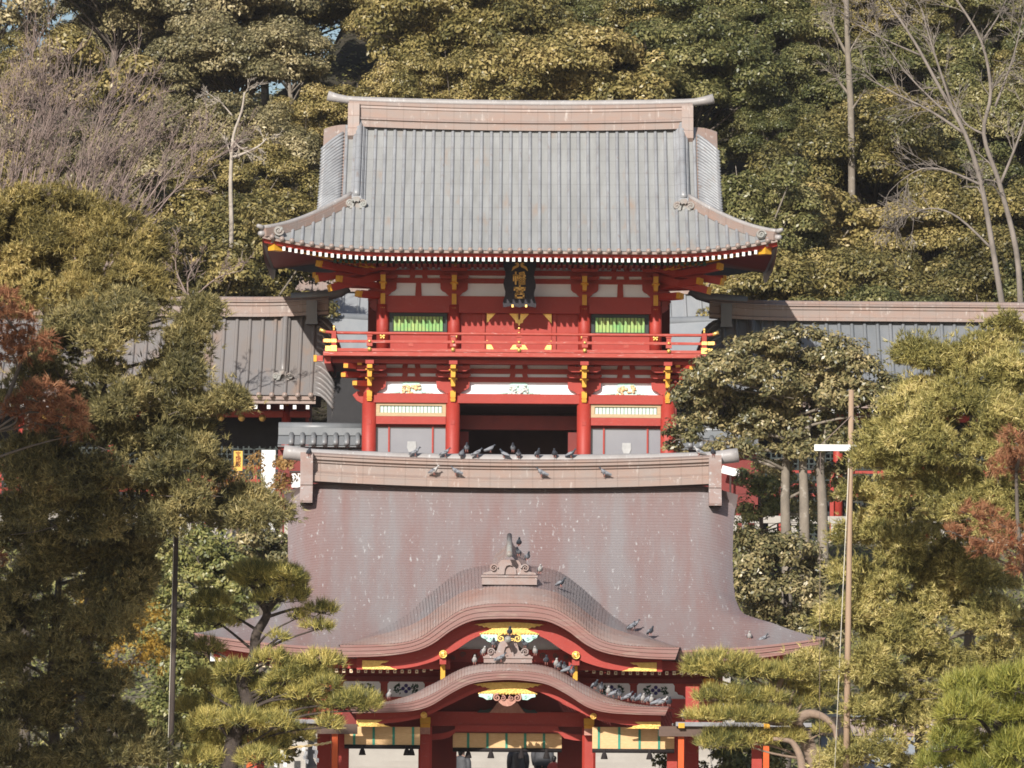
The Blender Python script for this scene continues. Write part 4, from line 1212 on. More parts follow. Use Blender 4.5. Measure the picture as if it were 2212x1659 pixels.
def bargeboard(parent, bot, brd, Y, ax, gold_u, gold_v, cg, disc):
    m = MB()
    b0 = [(a, v - 2) for a, v in bot if a <= brd[-1][0]]
    end_v = interp(bot, brd[-1][0]) - 2
    if b0[-1][0] < brd[-1][0]: b0.append((brd[-1][0], end_v))
    tc, bc = to_xz(curve(b0, 50), Y, ax), to_xz(curve(brd, 50), Y, ax)
    m.band(tc, bc, Y, Y + .12)
    bb = m.build('bargeboard', M['red'], parent)
    m = MB()
    mid = [((p[0] * .35 + q[0] * .65), (p[1] * .35 + q[1] * .65)) for p, q in zip(tc, bc)]
    m.band(mid, [(q[0], q[1] - .01) for q in bc], Y - .035, Y + .001)
    m.build('bargeboard_moulding', M['red'], bb)
    for sg in (-1, 1):
        X = lambda u: hx(ax + sg * u, Y)
        a, b = gold_u; t, d = gold_v
        m = MB(); Z = lambda v: wz(v, Y)
        m.prism([(X(b), Z(t)), (X(b), Z(d)), (X(a - 4), Z(d)), (X(a + 8), Z(d - 3)), (X(a + 12), Z(d - 6)), (X(a + 20), Z(d - 6.5)), (X(a + 27), Z(d - 9)), (X(a + 33), Z(d - 9)), (X(a + 30), Z(t + 6)), (X(a + 22), Z(t + 5)), (X(a + 14), Z(t + .5))], Y - .06, Y + .01)
        m.build('gold_end_plate', M['golddull'], bb)
        m = MB(); u, v, r = disc; x, z, r = X(u), Z(v), hp(r, Y)
        m.cyl((x, Y + .05, z), (x, Y - .10, z), r, n=22)
        m.tube([(x + r * .86 * math.cos(2 * math.pi * k / 20), Y - .10, z + r * .86 * math.sin(2 * math.pi * k / 20)) for k in range(21)], r * .12, 5)
        for k in range(3):
            a0 = k * 2 * math.pi / 3 + .4
            m.tube([(x + r * q * math.cos(a0 + w_), Y - .105, z + r * q * math.sin(a0 + w_)) for q, w_ in ((.22, 0), (.42, .5), (.60, 1.1), (.66, 1.7))], [r * .2, r * .17, r * .1, r * .04], 6)
        m.build('gold_crest_disc', M['gold'], bb)
    # gilt centre plate
    u0, u1, v0, v1, i0, i1 = cg
    c = (u0 + u1) / 2; Yc = Y - .09
    m = MB(); X = lambda q: hx(q, Yc); Z = lambda v: wz(v, Yc); w2 = (u1 - u0) / 2; H = v1 - v0
    P = [(0, -.04), (.55, .02), (1, .16), (.9, .20), (.86, .30), (.78, .26), (.72, .42), (.64, .36), (.60, .46), (.50, .50), (.58, .62), (.62, .68), (.68, .74), (.84, .90), (.84, 1.0), (0, 1.0)]
    top = [(X(c + w2 * a), Z(v0 + H * b)) for a, b in P]
    poly = top + [(2 * X(c) - x, z) for x, z in top[-2:0:-1]]
    m.prism(poly, Yc, Yc + .06)
    for k in range(-9, 10): m.tube([(X(c + w2 * k * .088), Yc - .01, Z(v1 - 1)), (X(c + w2 * k * .088), Yc - .01, Z(v1 - 3.5))], .02, 5)
    g = m.build('gilt_gable_plate', M['golddull'], bb)
    return bb
bb1 = bargeboard(hall, K_BOT, K_BRD, KY + .52, 1105, (246, 318), (1429, 1448), (1028, 1180, 1345, 1371, 0, 0), (143.5, 1414.5, 9))
for sg in (-1, 1):
    m = MB(); Y = KY + .4; X = lambda q: hx(1104 + sg * q, Y); Z = lambda v: wz(v, Y)
    m.prism([(X(62), Z(1371)), (X(60), Z(1377)), (X(52), Z(1381)), (X(46), Z(1386)), (X(38), Z(1388)), (X(26), Z(1384)), (X(26), Z(1371))], Y, Y + .05)
    for a, b, r in ((52, 1376, 5), (40, 1380, 5)): m.spiral(X(a), Z(b), hp(r, Y), Y - .03, Y + .01, 1.4, .35, hand=sg)
    m.build('turquoise_carving', M['turq'], bb1)
    m = MB(); m.spiral(X(18), Z(1379), hp(10, Y), Y - .04, Y + .04, 1.6, .3, hand=-sg, start=1.5); m.spiral(X(7), Z(1385), hp(7, Y), Y - .04, Y + .04, 1.5, .3, hand=-sg, start=2.5)
    m.build('gilt_volute', M['gold'], bb1)

def gable_ornament(parent, Y, ax, base, body, nose_c, nose_r, nose_len, vol, matn):
    """ridge end: base box, arched plate with volutes, projecting ridge roll"""
    X = lambda q: hx(ax + q, Y); Z = lambda v: wz(v, Y)
    m = MB(); hw, v0, v1 = base
    m.box(X(-hw), X(hw), Y, Y + .7, Z(v1), Z(v0)); m.box(X(-hw - 1.5), X(hw + 1.5), Y - .03, Y + .7, Z(v0 + 1), Z(v0 - 3))
    o = m.build('ornament_base', M[matn], parent)
    m = MB(); bw, bt, bb_ = body
    prof = [(hw * .98, bb_), (hw * .93, bb_ - 4), (hw * .7, bb_ - 7), (hw * .56, bb_ - 11), (bw + 3, bb_ - 14), (bw, bt + 10), (bw * .8, bt + 2), (bw * .5, bt)]
    poly = [(X(-a), Z(b)) for a, b in prof] + [(X(a), Z(b)) for a, b in prof[::-1]]
    m.prism(poly, Y + .05, Y + .25)
    arch = [(-bw * .62, bb_), (-bw * .55, bb_ - 12), (-bw * .35, bt + 11), (0, bt + 9), (bw * .35, bt + 11), (bw * .55, bb_ - 12), (bw * .62, bb_)]
    inn = [(a * .72, b + (2.5 if abs(a) < bw * .5 else 0)) for a, b in arch]
    m.band([(X(a), Z(b)) for a, b in arch], [(X(a), Z(b)) for a, b in inn], Y - .02, Y + .06)
    vx, vv, vr = vol
    for sg in (-1, 1):
        m.spiral(X(sg * vx), Z(vv), hp(vr, Y), Y - .01, Y + .22, 1.7, .3, hand=-sg, start=(0 if sg < 0 else math.pi))
        m.cyl((X(sg * vx), Y + .06, Z(vv)), (X(sg * vx), Y + .2, Z(vv)), hp(vr * .9, Y), n=16)
    m.build('scroll_plate', M[matn], o)
    # ridge roll running back up the roof
    m = MB(); nu, nv = nose_c; r = hp(nose_r, Y)
    z = Z(nv); zb = z + hp(1) * nose_len[1]
    m.tube([(X(nu), Y - .38, z), (X(nu), Y + nose_len[0], zb)], r, 14)
    m.tube([(X(nu), Y - .40, z), (X(nu), Y - .37, z)], r * 1.12, 14)
    m.build('ridge_roll', M['verdigris'], o)
    m = MB(); w_ = bw * .8
    m.sheet([[(X(-bw * 1.6), Y + .25, Z(bt + 18)), (X(-w_ * .7), Y + .25, Z(bt + 2)), (X(nu), Y + .25, z + r * .6), (X(w_ * .7), Y + .25, Z(bt + 2)), (X(bw * 1.6), Y + .25, Z(bt + 18))],
             [(X(-bw * 1.3), Y + nose_len[0], zb - .45), (X(-w_ * .5), Y + nose_len[0], zb - .25), (X(nu), Y + nose_len[0], zb), (X(w_ * .5), Y + nose_len[0], zb - .25), (X(bw * 1.3), Y + nose_len[0], zb - .45)]], smooth=False)
    m.build('ridge_flank', M['ornpink'], o)
    return o
gable_ornament(hall, KY + .55, 1103.5, (59.5, 1246, 1263), (25, 1209, 1241), (-.5, 1199), 5.8, (2.4, 52), (34, 1227, 10), 'ornpink')

# pediment, beams, panels under the main eave (all in its shade)
def hall_front():
    Y = HY + 2.3
    bar_ = lambda n, m, a, b, c, d, y=Y, dp_=.2: hbar(hall, n, m, a, b, c, d, y, dp_)
    m = MB(); Yp = HY + 1.15
    arch = [(-116, 1404), (-108, 1394), (-92, 1382), (-64, 1372), (0, 1366), (64, 1372), (92, 1382), (108, 1394), (116, 1404)]
    m.prism([(hx(1104 + a, Yp), wz(b, Yp)) for a, b in arch], Yp, Yp + .1)
    ped = m.build('pediment_panel', M['white'], hall)
    bar_('gable_beam', 'red', 955, 1253, 1403, 1436, HY + 1.0, .3)
    for sg in (-1, 1):
        m = MB(); Yq = HY + .97
        for du, v, r, h in ((72, 1417, 8, 1), (100, 1415, 7, -1), (122, 1420, 6, 1)):
            m.spiral(hx(1104 + sg * du, Yq), wz(v, Yq), hp(r, Yq), Yq, Yq + .03, 1.5, .22, hand=sg * h)
        m.build('beam_scroll_ornament', M['darkgreen'], ped)
        u = 1104 + sg * 143
        hbar(hall, 'gable_post', 'red', u - 7, u + 9 if sg > 0 else u + 7, 1424, 1436, KY + .5, .3)
        hbar(hall, 'yellow_beam_end', 'yellow', u - 5, u + 5, 1436, 1470, KY + .75, .3)
    bar_('eave_plate', 'darkred', 645, 1560, 1462, 1474, Y - .1, .3)
    bar_('wall_panel_back', 'red', 640, 1566, 1440, 1560, Y + .06, .15)
    # soffit between eave and wall
    m = MB(); N = 20
    m.sheet([[(hx(1105 - 655 + 1310 * i / N, HY), HY + .55, wz(1428, HY) + (lift(hp(-655 + 1310 * i / N))) - .02) for i in range(N + 1)],
             [(hx(1105 - 500 + 1000 * i / N, HY), Y, wz(1450, Y)) for i in range(N + 1)]], smooth=False)
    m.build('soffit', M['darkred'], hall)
    # eave board and rafters with yellow-white ends
    eb = {-1: MB(), 1: MB()}
    for i in range(N):
        a0 = -640 + 1280 * i / N; a1 = -640 + 1280 * (i + 1) / N
        if abs(a0 + a1) < 290: continue
        y0 = HY + .5; z0 = wz(1447, y0) + lift(hp(a0)); z1 = wz(1447, y0) + lift(hp(a1))
        eb[-1 if a0 + a1 < 0 else 1].add([(hx(1105 + a0, y0), y0, z0), (hx(1105 + a1, y0), y0, z1), (hx(1105 + a1, y0), y0, z1 + .24), (hx(1105 + a0, y0), y0, z0 + .24)], [(0, 1, 2, 3)], smooth=False)
    for q in eb.values(): q.build('eave_board', M['red'], hall)
    rm = MB(); rm.box(-.033, .033, 0, 1.5, -.04, .04, 0); rm.box(-.035, .035, -.012, -.001, -.043, .043, 1); rm.box(-.016, .016, -.016, -.0125, -.02, .02, 2)
    proto = None
    for sg in (-1, 1):
        for k in range(31):
            du = 152 + 15.75 * k; v = 1452 - 11 * max(0, (200 - du) / 48) ** 1.4
            yy = HY + .55
            loc = Vector((hx(1104 + sg * du, yy), yy, wz(v, yy) + lift(hp(du)))) - OFF[hall]
            if proto is None:
                proto = rm.build('rafter', [M['darkred'], M['cream2'], M['ink']], hall)
                for vt in proto.data.vertices: vt.co = vt.co + OFF[hall]
                proto.location = loc; proto.rotation_euler = (R(5), 0, 0)
            else: copy_obj(proto, hall, loc)
    # white panels with painted flowers
    for sg in (-1, 1):
        for a, b, step in ((182, 262, False), (277, 358, True)):
            m = MB(); Yp = Y - .0; X = lambda q: hx(1104 + sg * q, Yp); Z = lambda v: wz(v, Yp)
            P = [(a, 1479), (a + 3, 1475), (a + 7, 1471.5), (b - 7, 1471.5), (b - 3, 1475), (b, 1479)]
            P += [(b, 1491), (b + 5, 1493), (b + 8, 1498), (b + 18, 1500), (b + 25, 1507)] if step else [(b, 1501), (b - 4, 1507)]
            P += [(a + 4, 1507), (a, 1502)]
            m.prism([(X(q), Z(v)) for q, v in P], Yp, Yp + .05)
            pn = m.build('white_panel', M['white'], hall)
            c = (a + b) / 2; v0 = 1489
            m = MB(); Yf = Yp - .004
            for da, dv in ((0, -6.2), (0, 6.2), (-6.6, 0), (6.6, 0)):
                m.ball((X(c + da), Yf, Z(v0 + dv)), hp(4.3), .01, hp(4.3), 10, 5)
            m.build('painted_flower', M['flower'], pn)
            m = MB(); rs = random.Random(int(a))
            for s2 in (-1, 1):
                for k in range(26):
                    f = k / 25; q = c + s2 * (12 + 13 * f); vv = v0 + rs.uniform(-11, 11) * (1 - .35 * f)
                    x, z = X(q), Z(vv); r = hp(rs.uniform(2.6, 4.4)); a_ = rs.uniform(0, 6.28)
                    d = (math.cos(a_) * r, math.sin(a_) * r); n_ = (-d[1] * .45, d[0] * .45)
                    m.prism([(x - d[0], z - d[1]), (x + n_[0], z + n_[1]), (x + d[0], z + d[1]), (x - n_[0], z - n_[1])], Yf - .004, Yf + .004)
            m.build('painted_leaves', M['darkgreen'], pn)
        m = MB(); u = 1104 + sg * 432; x = hx(u, Y - .5)
        m.box(hx(u - 12, Y - .4), hx(u + 12, Y - .4), Y - .6, Y, wz(1475, Y - .5), wz(1463, Y - .5)); m.build('yellow_beam_end', M['yellow'], hall)
        rb = MB(); Yr = Y - .1; x, z = hx(1104 + sg * 402, Yr), wz(1528, Yr)
        for k in range(8):
            a_ = k * math.pi / 4; rb.ball((x + hp(6) * math.cos(a_), Yr, z + hp(6) * math.sin(a_)), hp(4), .04, hp(4), 8, 5)
        rb.ball((x, Yr - .03, z), hp(5), .05, hp(5), 10, 6); rb.build('gold_rosette', M['gold'], hall)
        # corner beam end under the corner of the eave
        m = MB(); yc = HY + .7; u = 1104 + sg * 622
        m.box(hx(u - 18, yc), hx(u + 18, yc), yc, yc + .4, wz(1447, yc) + .18, wz(1431, yc) + .18)
        cb = m.build('painted_corner_beam', M['yellow'], hall)
        m = MB(); m.box(hx(u + sg * 18.5 - 5, yc), hx(u + sg * 18.5 + 5, yc), yc - .01, yc + .41, wz(1448, yc) + .17, wz(1430, yc) + .19); m.build('white_beam_end', M['whitepaint'], cb)
    bar_('tie_beam', 'red', 640, 1566, 1507, 1546, Y - .12, .3)
M['cream2'] = mat('cream_rafter_end', (.84, .70, .48), rough=.6)
M['flower'] = mat('blue_painted_flower', (.03, .03, .16), (.06, .05, .2), 10, rough=.7)
hall_front()

# ---------------------------------------------------------------- the porch gable in front
LY = HY - 3.2
LX = 1104
gable_roof('porch', hall, L_TOP, L_BOT, LY, LDZ, [0, .06, .13, .2, .4, .5, 1.0, 2.0, 3.3], 52, LX, LSC)
bb2 = bargeboard(hall, L_BOT, L_BRD, LY + .5, LX, (258, 328), (1557, 1572), (1026, 1177, 1474.5, 1500, 0, 0), (183, 1546, 7))
gable_ornament(hall, LY + .3, 1101.5, (52, 1421, 1432), (21, 1384, 1419), (-.5, 1382), 6.5, (1.2, 4), (37, 1408, 9.5), 'ornpink')
def porch():
    for sg in (-1, 1):
        m = MB(); Y = LY + .38; X = lambda q: hx(1100.5 + sg * q, Y); Z = lambda v: wz(v, Y)
        m.prism([(X(61), Z(1499)), (X(61), Z(1505)), (X(52), Z(1507)), (X(44), Z(1512)), (X(33), Z(1511)), (X(30), Z(1499))], Y, Y + .06)
        m.spiral(X(40), Z(1505), hp(5, Y), Y - .03, Y + .01, 1.3, .3, hand=sg); m.build('turquoise_carving', M['turq'], bb2)
        m = MB(); m.spiral(X(22), Z(1507), hp(10, Y), Y - .05, Y + .05, 1.6, .34, hand=-sg, start=1.2); m.spiral(X(9), Z(1508), hp(7, Y), Y - .05, Y + .05, 1.5, .34, hand=sg, start=2)
        m.prism([(X(0), Z(1510)), (X(21), Z(1512)), (X(17), Z(1518)), (X(9), Z(1524)), (X(0), Z(1526))], Y - .01, Y + .06)
        m.build('carved_volute', M['carvpink'], bb2)
    Y = LY + 2.05
    m = MB(); X = lambda q: hx(1101 + q, Y); Z = lambda v: wz(v, Y)
    m.prism([(X(-38), Z(1540)), (X(-30), Z(1530)), (X(-22), Z(1518)), (X(0), Z(1512)), (X(22), Z(1518)), (X(30), Z(1530)), (X(38), Z(1540))], Y, Y + .15)
    m.build('frog_leg_carving', M['carvpink'], hall)
    m = MB()
    for sg in (-1, 1): m.prism([(X(sg * 30), Z(1528)), (X(sg * 40), Z(1540)), (X(sg * 66), Z(1540)), (X(sg * 58), Z(1532)), (X(sg * 50), Z(1535))], Y - .01, Y + .1)
    m.build('carved_side_leaves', M['blackframe'], hall)
    Y = LY + 1.55
    b = lambda n, mm, a, c, d, e, y=Y, dp_=.25: hbar(hall, n, mm, a, c, d, e, y, dp_)
    Yb = LY + 2.1
    m = MB(); arch = [(-190, 1552), (-170, 1543), (-120, 1521), (-80, 1500), (0, 1488), (80, 1500), (120, 1521), (170, 1543), (190, 1552)]
    m.prism([(hx(1102 + a, Yb + .3), wz(v, Yb + .3)) for a, v in arch], Yb + .3, Yb + .4); m.build('gable_board', M['darkred'], hall)
    b('rainbow_beam', 'red', 915, 1290, 1538, 1569, Yb)
    b('lintel_board', 'darkred', 915, 1290, 1566, 1584, Yb + .12, .1)
    m = MB(); yy = Yb - .04
    pts = [(932, 1588), (960, 1585), (976, 1581), (988, 1576), (989, 1567), (1210, 1567), (1213, 1576), (1225, 1581), (1245, 1585), (1272, 1588)]
    low = [(932, 1600), (960, 1598), (976, 1594), (988, 1584), (989, 1581), (1210, 1581), (1213, 1584), (1225, 1594), (1245, 1598), (1272, 1600)]
    m.band([(hx(u, yy), wz(v, yy)) for u, v in pts], [(hx(u, yy), wz(v, yy)) for u, v in low], yy, yy + .3)
    m.build('lower_beam', M['red'], hall)
    for sg in (-1, 1):
        u = 1101 + sg * 177; x = hx(u, Y)
        m = MB(); h = hp(14.5, Y); c = h * .35; y1 = Y + .1
        poly = [(x - h, y1 + c), (x - h + c, y1), (x + h - c, y1), (x + h, y1 + c), (x + h, y1 + 2 * h - c), (x + h - c, y1 + 2 * h), (x - h + c, y1 + 2 * h), (x - h, y1 + 2 * h - c)]
        z0, z1 = .8, wz(1570, Y)
        m.add([(a, b_, z0) for a, b_ in poly] + [(a, b_, z1) for a, b_ in poly], [(7, 6, 5, 4, 3, 2, 1, 0), tuple(range(8, 16))] + [(i, (i + 1) % 8, (i + 1) % 8 + 8, i + 8) for i in range(8)], smooth=False)
        m.build('porch_pillar', M['red'], hall)
        m = MB(); m.box(hx(u - 11, Y - .2), hx(u + 11, Y - .2), Y - .25, Y + .2, wz(1564.5, Y), wz(1551, Y)); yb = m.build('yellow_beam_end', M['yellow'], hall)
        b('beam_end_block', 'carvpink', u - 10.5, u + 10.5, 1573, 1587, Y - .16, .3); b('yellow_beam_lower', 'yellow', u - 10.5, u + 10.5, 1564.7, 1573, Y - .16, .3)
        u2 = 1101 + sg * 139; b('inner_pillar', 'darkred', u2 - 30, u2 + 30, 1566, 1760, Y + 2.4, .5)
        # outer pillars of the hall
        for (a0, a1, y2) in ((383, 412, 1.4), (348, 372, 1.9)):
            u3, u4 = 1103 + sg * a0, 1103 + sg * a1
            b('outer_pillar', 'red', min(u3, u4), max(u3, u4), 1480 if a0 > 360 else 1565, 1760, Y + y2 - .5, .4)
        b('side_beam', 'red', min(1101 + sg * 192, 1101 + sg * 348), max(1101 + sg * 192, 1101 + sg * 348), 1570, 1585, Y + .5, .25)
        b('bay_shade_board', 'darkred', min(1101 + sg * 176, 1101 + sg * 356), max(1101 + sg * 176, 1101 + sg * 356), 1535, 1571, Y + .3, .1)  # dark board added to imitate the shade above the blinds
    m = MB(); m.box(hx(560), hx(1650), LY + .6, HY + 10, 0.02, .8); m.build('stage_floor', M['stone'], hall)
    for sg in (-1, 1):
        for dy in (3.2, 6.8, 10):
            m = MB(); x = hx(1104 + sg * 400, HY); m.box(x - .16, x + .16, HY + dy - .16 + 2, HY + dy + .16 + 2, .8, wz(1470, HY + 2.3)); m.build('side_pillar', M['red'], hall)
porch()

# ---------------------------------------------------------------- bamboo blinds (each hangs from the hall)
def blind(label, u0, u1, v0, v1, Y, ribbons, tassels):
    x0, x1 = hx(u0, Y), hx(u1, Y); zt, zb = wz(v0, Y), wz(v1, Y)
    t = thing('bamboo_blind', label, 'blind', ((x0 + x1) / 2, Y, zt), 'bamboo blinds hanging along the hall front')
    m = MB(); m.box(x0, x1, Y, Y + .02, zb, zt)
    n = int((zt - zb) / .022)
    for k in range(n): m.box(x0 + .005, x1 - .005, Y - .006, Y + .001, zb + .022 * k + .004, zb + .022 * k + .016)
    m.build('bamboo_mat', M['blind'], t)
    for u in ribbons:
        m = MB(); m.box(hx(u - 2.6, Y), hx(u + 2.6, Y), Y - .02, Y - .008, zb, zt); m.build('ribbon', M['ribbon'], t)
    m = MB(); m.tube([(x0, Y - .01, zb - .035), (x1, Y - .01, zb - .035)], .05, 8); m.build('bottom_roll', M['tassel'], t)
    for u in tassels:
        m = MB(); x = hx(u, Y)
        m.tube([(x, Y - .06, zb - .0), (x, Y - .06, zb - .09), (x, Y - .06, zb - .11), (x, Y - .06, zb - .22), (x, Y - .06, zb - .235)], [.035, .04, .055, .085, .08], 9); m.build('tassel', M['tassel'], t)
blind('sunlit bamboo blind with green ribbons in the bay nearer the pine with the dark trunk', 750, 913, 1572, 1612, LY + .95, (771, 813, 856, 898), (789, 885, 895))
blind('shaded bamboo blind with green ribbons in the middle bay above the stairs', 984, 1219, 1578, 1617, LY + 2.3, (1017, 1058.6, 1099.6, 1140, 1180.7), (1017.6, 1066.4, 1132, 1186.5))
blind('sunlit bamboo blind with green ribbons in the bay nearer the pine with the tan trunk', 1285, 1462, 1569, 1617, LY + .95, (1299, 1343, 1387, 1429), (1311, 1409))
# ================================================================== ground, stairs, hill
def ground_and_hill():
    m = MB()
    m.sheet([[(-400, -60, 0), (400, -60, 0)], [(-400, 400, 0), (400, 400, 0)]], smooth=False, flip=False)
    tag(m.build('ground', M['ground']), kind='structure')
    # stairs up to the terrace
    m = MB(); y0, z0 = 163.3, .15; n = 61
    rise = (PLAT - z0) / n; run = .415
    for k in range(n):
        m.box(-5.5, 5.5, y0 + run * k, y0 + run * (k + 1) + .0, max(0, z0 + rise * k - .35), z0 + rise * (k + 1))
    tag(m.build('stairs', M['stair']), kind='structure')
    m = MB()
    for sg in (-1, 1):
        for k in range(31):
            a = y0 + 2 * run * k; m.box(sg * 5.5, sg * 6.2, a, a + 2 * run, max(0, z0 + rise * 2 * k - .6), z0 + rise * (2 * k + 2) + .45)
    tag(m.build('stair_kerbs', M['stone']), kind='structure')
    yt = y0 + run * n
    # terrace and the bank in front of it
    m = MB()
    m.box(-60, 60, yt, 214, 0, PLAT)
    tag(m.build('terrace', M['ground']), kind='structure')
    m = MB()
    for sg in (-1, 1):
        rows = []
        for i in range(9):
            f = i / 8; row = []
            for j in range(24):
                x = 6.2 + 52 * j / 23
                row.append((sg * x, 166 + (yt - 166) * f + .6 * math.sin(x * 1.3 + i), PLAT * f ** .8 * (1 - .0) + .25 * math.sin(x * 2.1 + i * 1.7) * (0 < i < 8)))
            rows.append(row)
        m.sheet(rows, smooth=True, flip=(sg < 0))
    tag(m.build('bank', M['bank']), kind='structure')
    return yt
YT = ground_and_hill()
def hill_z(x, y):
    d = max(0, y - 212)
    z = PLAT + .385 * d
    # the crest drops towards the left, where sky shows between the trees
    f = min(1, max(0, (-x - 2) / 9))
    crest = 32.3 + 14 * (1 - f) + 1.0 * math.sin(x * .6)
    if z > crest: z = crest - .10 * (z - crest)
    return z + .35 * math.sin(x * .7 + y * .31) + .25 * math.sin(x * 1.9 - y * .6) * min(1, d / 3)
m = MB()
m.sheet([[(x, y, hill_z(x, y) if y > 212.5 else PLAT - .2) for x in [-80 + 2.5 * i for i in range(65)]] for y in [211.5 + 2.6 * j for j in range(48)]], smooth=True)
tag(m.build('hill', M['earth']), kind='structure')

# ================================================================== corridors beside the gate
def corridor(sg, label, tone):
    """tile-roofed corridor running away from the gate; sg -1 = towards the left"""
    fy, ry = GY + 1.3, GY + 4.2
    zev, zrb, zrt = wz(857, fy), wz(686, ry), wz(645, ry)
    XI = GX + sg * hp(432, ry, 16); XO = GX + sg * 24.0         # inner gable end, far end
    t = thing('corridor', label, 'corridor', (XI, fy, PLAT), 'roofed corridors beside the gate')
    def P(x, f, dz=0, dy=0): return (x, fy + (ry - fy) * f + dy, zev + (zrb - zev) * (.78 * f + .22 * f * f) + dz)
    m = MB(); rb = MB()
    rows = [[P(XI + (XO - XI) * j / 40, i / 8) for j in range(41)] for i in range(9)]
    m.sheet(rows, flip=(sg < 0), smooth=True)
    m.sheet([[(p[0], 2 * ry - p[1], p[2]) for p in rows[0]], [(p[0], 2 * ry - p[1], p[2]) for p in rows[-1]]], flip=(sg > 0), smooth=True)
    # rounded gable edge
    rows = []
    for i in range(13):
        f = i / 12
        rows.append([P(XI - sg * .55 * q, f, -.40 * q ** 2, .1 * q) for q in (0, .3, .6, .85, 1)])
    m.sheet(rows, flip=(sg > 0), smooth=True)
    m.sheet([[P(XI - sg * .55, f, -.4, .1) for f in (0, .5, 1)], [P(XI - sg * .5, f, -.75, .2) for f in (0, .5, 1)]], smooth=False)
    for i in range(13):
        f = (i + .5) / 13
        rb.tube([P(XI + sg * .03 - sg * .58 * q, f - .05 * q, -.40 * q ** 2 + .02, .1 * q) for q in (0, .3, .6, .85, 1)], .055, 6)
    k = 0; sp = .405
    caps = []
    while True:
        x = XI + sg * (.15 + sp * k)
        if abs(x - GX) > 24: break
        rb.tube([P(x, f / 6, .02) for f in range(7)], .062, 8, cap=False)
        caps.append(P(x, 0)); k += 1
    roof = m.build('tiled_roof', M[tone], t); rb.build('tile_ribs', M['tilegrey' if tone == 'tilegrey' else 'tilebrown'], roof)
    m = MB(); e = OFF[t]; m.cyl((e.x, e.y - .08, e.z), (e.x, e.y + .05, e.z + .01), .082, n=12)
    c0 = m.build('eave_tile_cap', M['ridge'], roof)
    for i, p in enumerate(caps):
        if i == 0: c0.location = Vector(p) - e
        else: copy_obj(c0, roof, Vector(p) - e)
    # ridge
    m = MB(); H = zrt - zrb
    prof = [(-.34, -.10), (-.34, .06), (-.28, .09), (-.24, .12), (-.24, .48), (-.28, .5), (-.28, .56), (-.25, .57), (-.25, .66), (-.31, .68), (-.31, .74), (-.18, .82), (-.12, .95), (0, 1.0)]
    rows = []
    for j in range(31):
        f = j / 30; up = max(0, .14 - f) / .14
        x = XI - sg * .30 + (XO - XI) * f
        rows.append([(x, ry + a, zrb + b * H + .10 * up ** 2) for a, b in prof])
    m.sheet(rows, smooth=False, flip=(sg > 0)); m.sheet([[(x, 2 * ry - y, z) for x, y, z in r_] for r_ in rows], smooth=False, flip=(sg < 0))
    m.add(rows[0], [tuple(range(len(prof)))], smooth=False)
    m.build('ridge', M['ridge'], t)
    m = MB(); x = XI - sg * .3
    m.tube([(x + sg * 1.2, ry, zrt - .02), (x, ry, zrt + .06), (x - sg * .35, ry, zrt + .16), (x - sg * .62, ry, zrt + .32)], [.16, .17, .17, .15], 10)
    m.build('upturned_ridge_end', M['tilegrey'], t)
    m = MB(); x0 = XI + sg * .05; m.box(x0, x0 + sg * .34, ry - .55, ry, wz(705, ry), wz(655, ry)); m.box(x0 - sg * .02, x0 + sg * .36, ry - .6, ry - .1, wz(706, ry), wz(699, ry)); m.build('ridge_end_plate', M['tilegrey'], t)
    m = MB(); xd = XI + sg * 1.05
    for w_, h0, h1 in ((.15, -.05, .14), (.12, .13, .2)):
        rws = [[P(xd - w_, f, h0), P(xd - w_, f, h1), P(xd + w_, f, h1), P(xd + w_, f, h0)] for f in (.26, .4, .6, .8, 1.04)]
        m.sheet(rws, smooth=False, flip=True); m.add(rws[0], [(0, 1, 2, 3)], smooth=False)
    m.tube([P(xd, f, .22) for f in (.26, .4, .6, .8, 1.04)], .09, 8)
    d = m.build('descending_ridge', M['tilebrown' if tone == 'tilebrown' else 'tilegrey'], t)
    m = MB(); p = P(xd, .235); scroll_ornament(m, p[0], p[1] - .1, p[2] - .02, .70, .30); m.build('scroll_end_tile', M['verdigris'], d)
    # eave, beam, columns, dark inside
    m = MB(); m.box(XI, XO, fy + .06, fy + .16, zev - .14, zev - .01); m.box(XI, XO, fy + .12, fy + .3, zev - .26, zev - .14); m.build('eave_board', M['ridge'], t)
    m = MB(); e = OFF[t]; m.box(e.x - .05, e.x + .05, e.y + .2, e.y + 1.4, e.z - .06, e.z + .06, 0); m.box(e.x - .052, e.x + .052, e.y + .19, e.y + .2, e.z - .062, e.z + .062, 1)
    r0 = m.build('rafter', [M['darkred'], M['whitepaint']], t)
    for k in range(36):
        loc = Vector((XI + sg * (.25 + .405 * k), fy, zev - .36)) - e
        if k == 0: r0.location = loc
        else: copy_obj(r0, t, loc)
    wy = fy + 1.2
    m = MB(); m.box(XI + sg * .2, XO, wy, wy + .25, wz(905, wy), wz(891, wy)); m.build('tie_beam', M['red'], t)
    m = MB(); m.box(XI + sg * .2, XO, wy + .02, wy + .14, wz(890, wy), wz(866, wy)); m.build('upper_wall', M['darkred'], t)
    for k in range(7):
        x = XI + sg * (.95 + 2.75 * k)
        m = MB(); m.cyl((x, wy + .1, PLAT), (x, wy + .1, wz(868, wy)), .15, n=16); c = m.build('column', M['red'], t)
        m = MB(); m.box(x - .09, x + .09, wy - .35, wy, wz(880, wy), wz(868, wy)); m.build('yellow_beam_end', M['yellow'], c)
        for q in (.45, 1.1, 1.75):
            m = MB(); xx = x + sg * (.3 + q); m.cyl((xx, wy - .02, wz(907, wy)), (xx, wy + .02, wz(907, wy)), .11, n=12); m.build('gold_fitting', M['gold'], t)
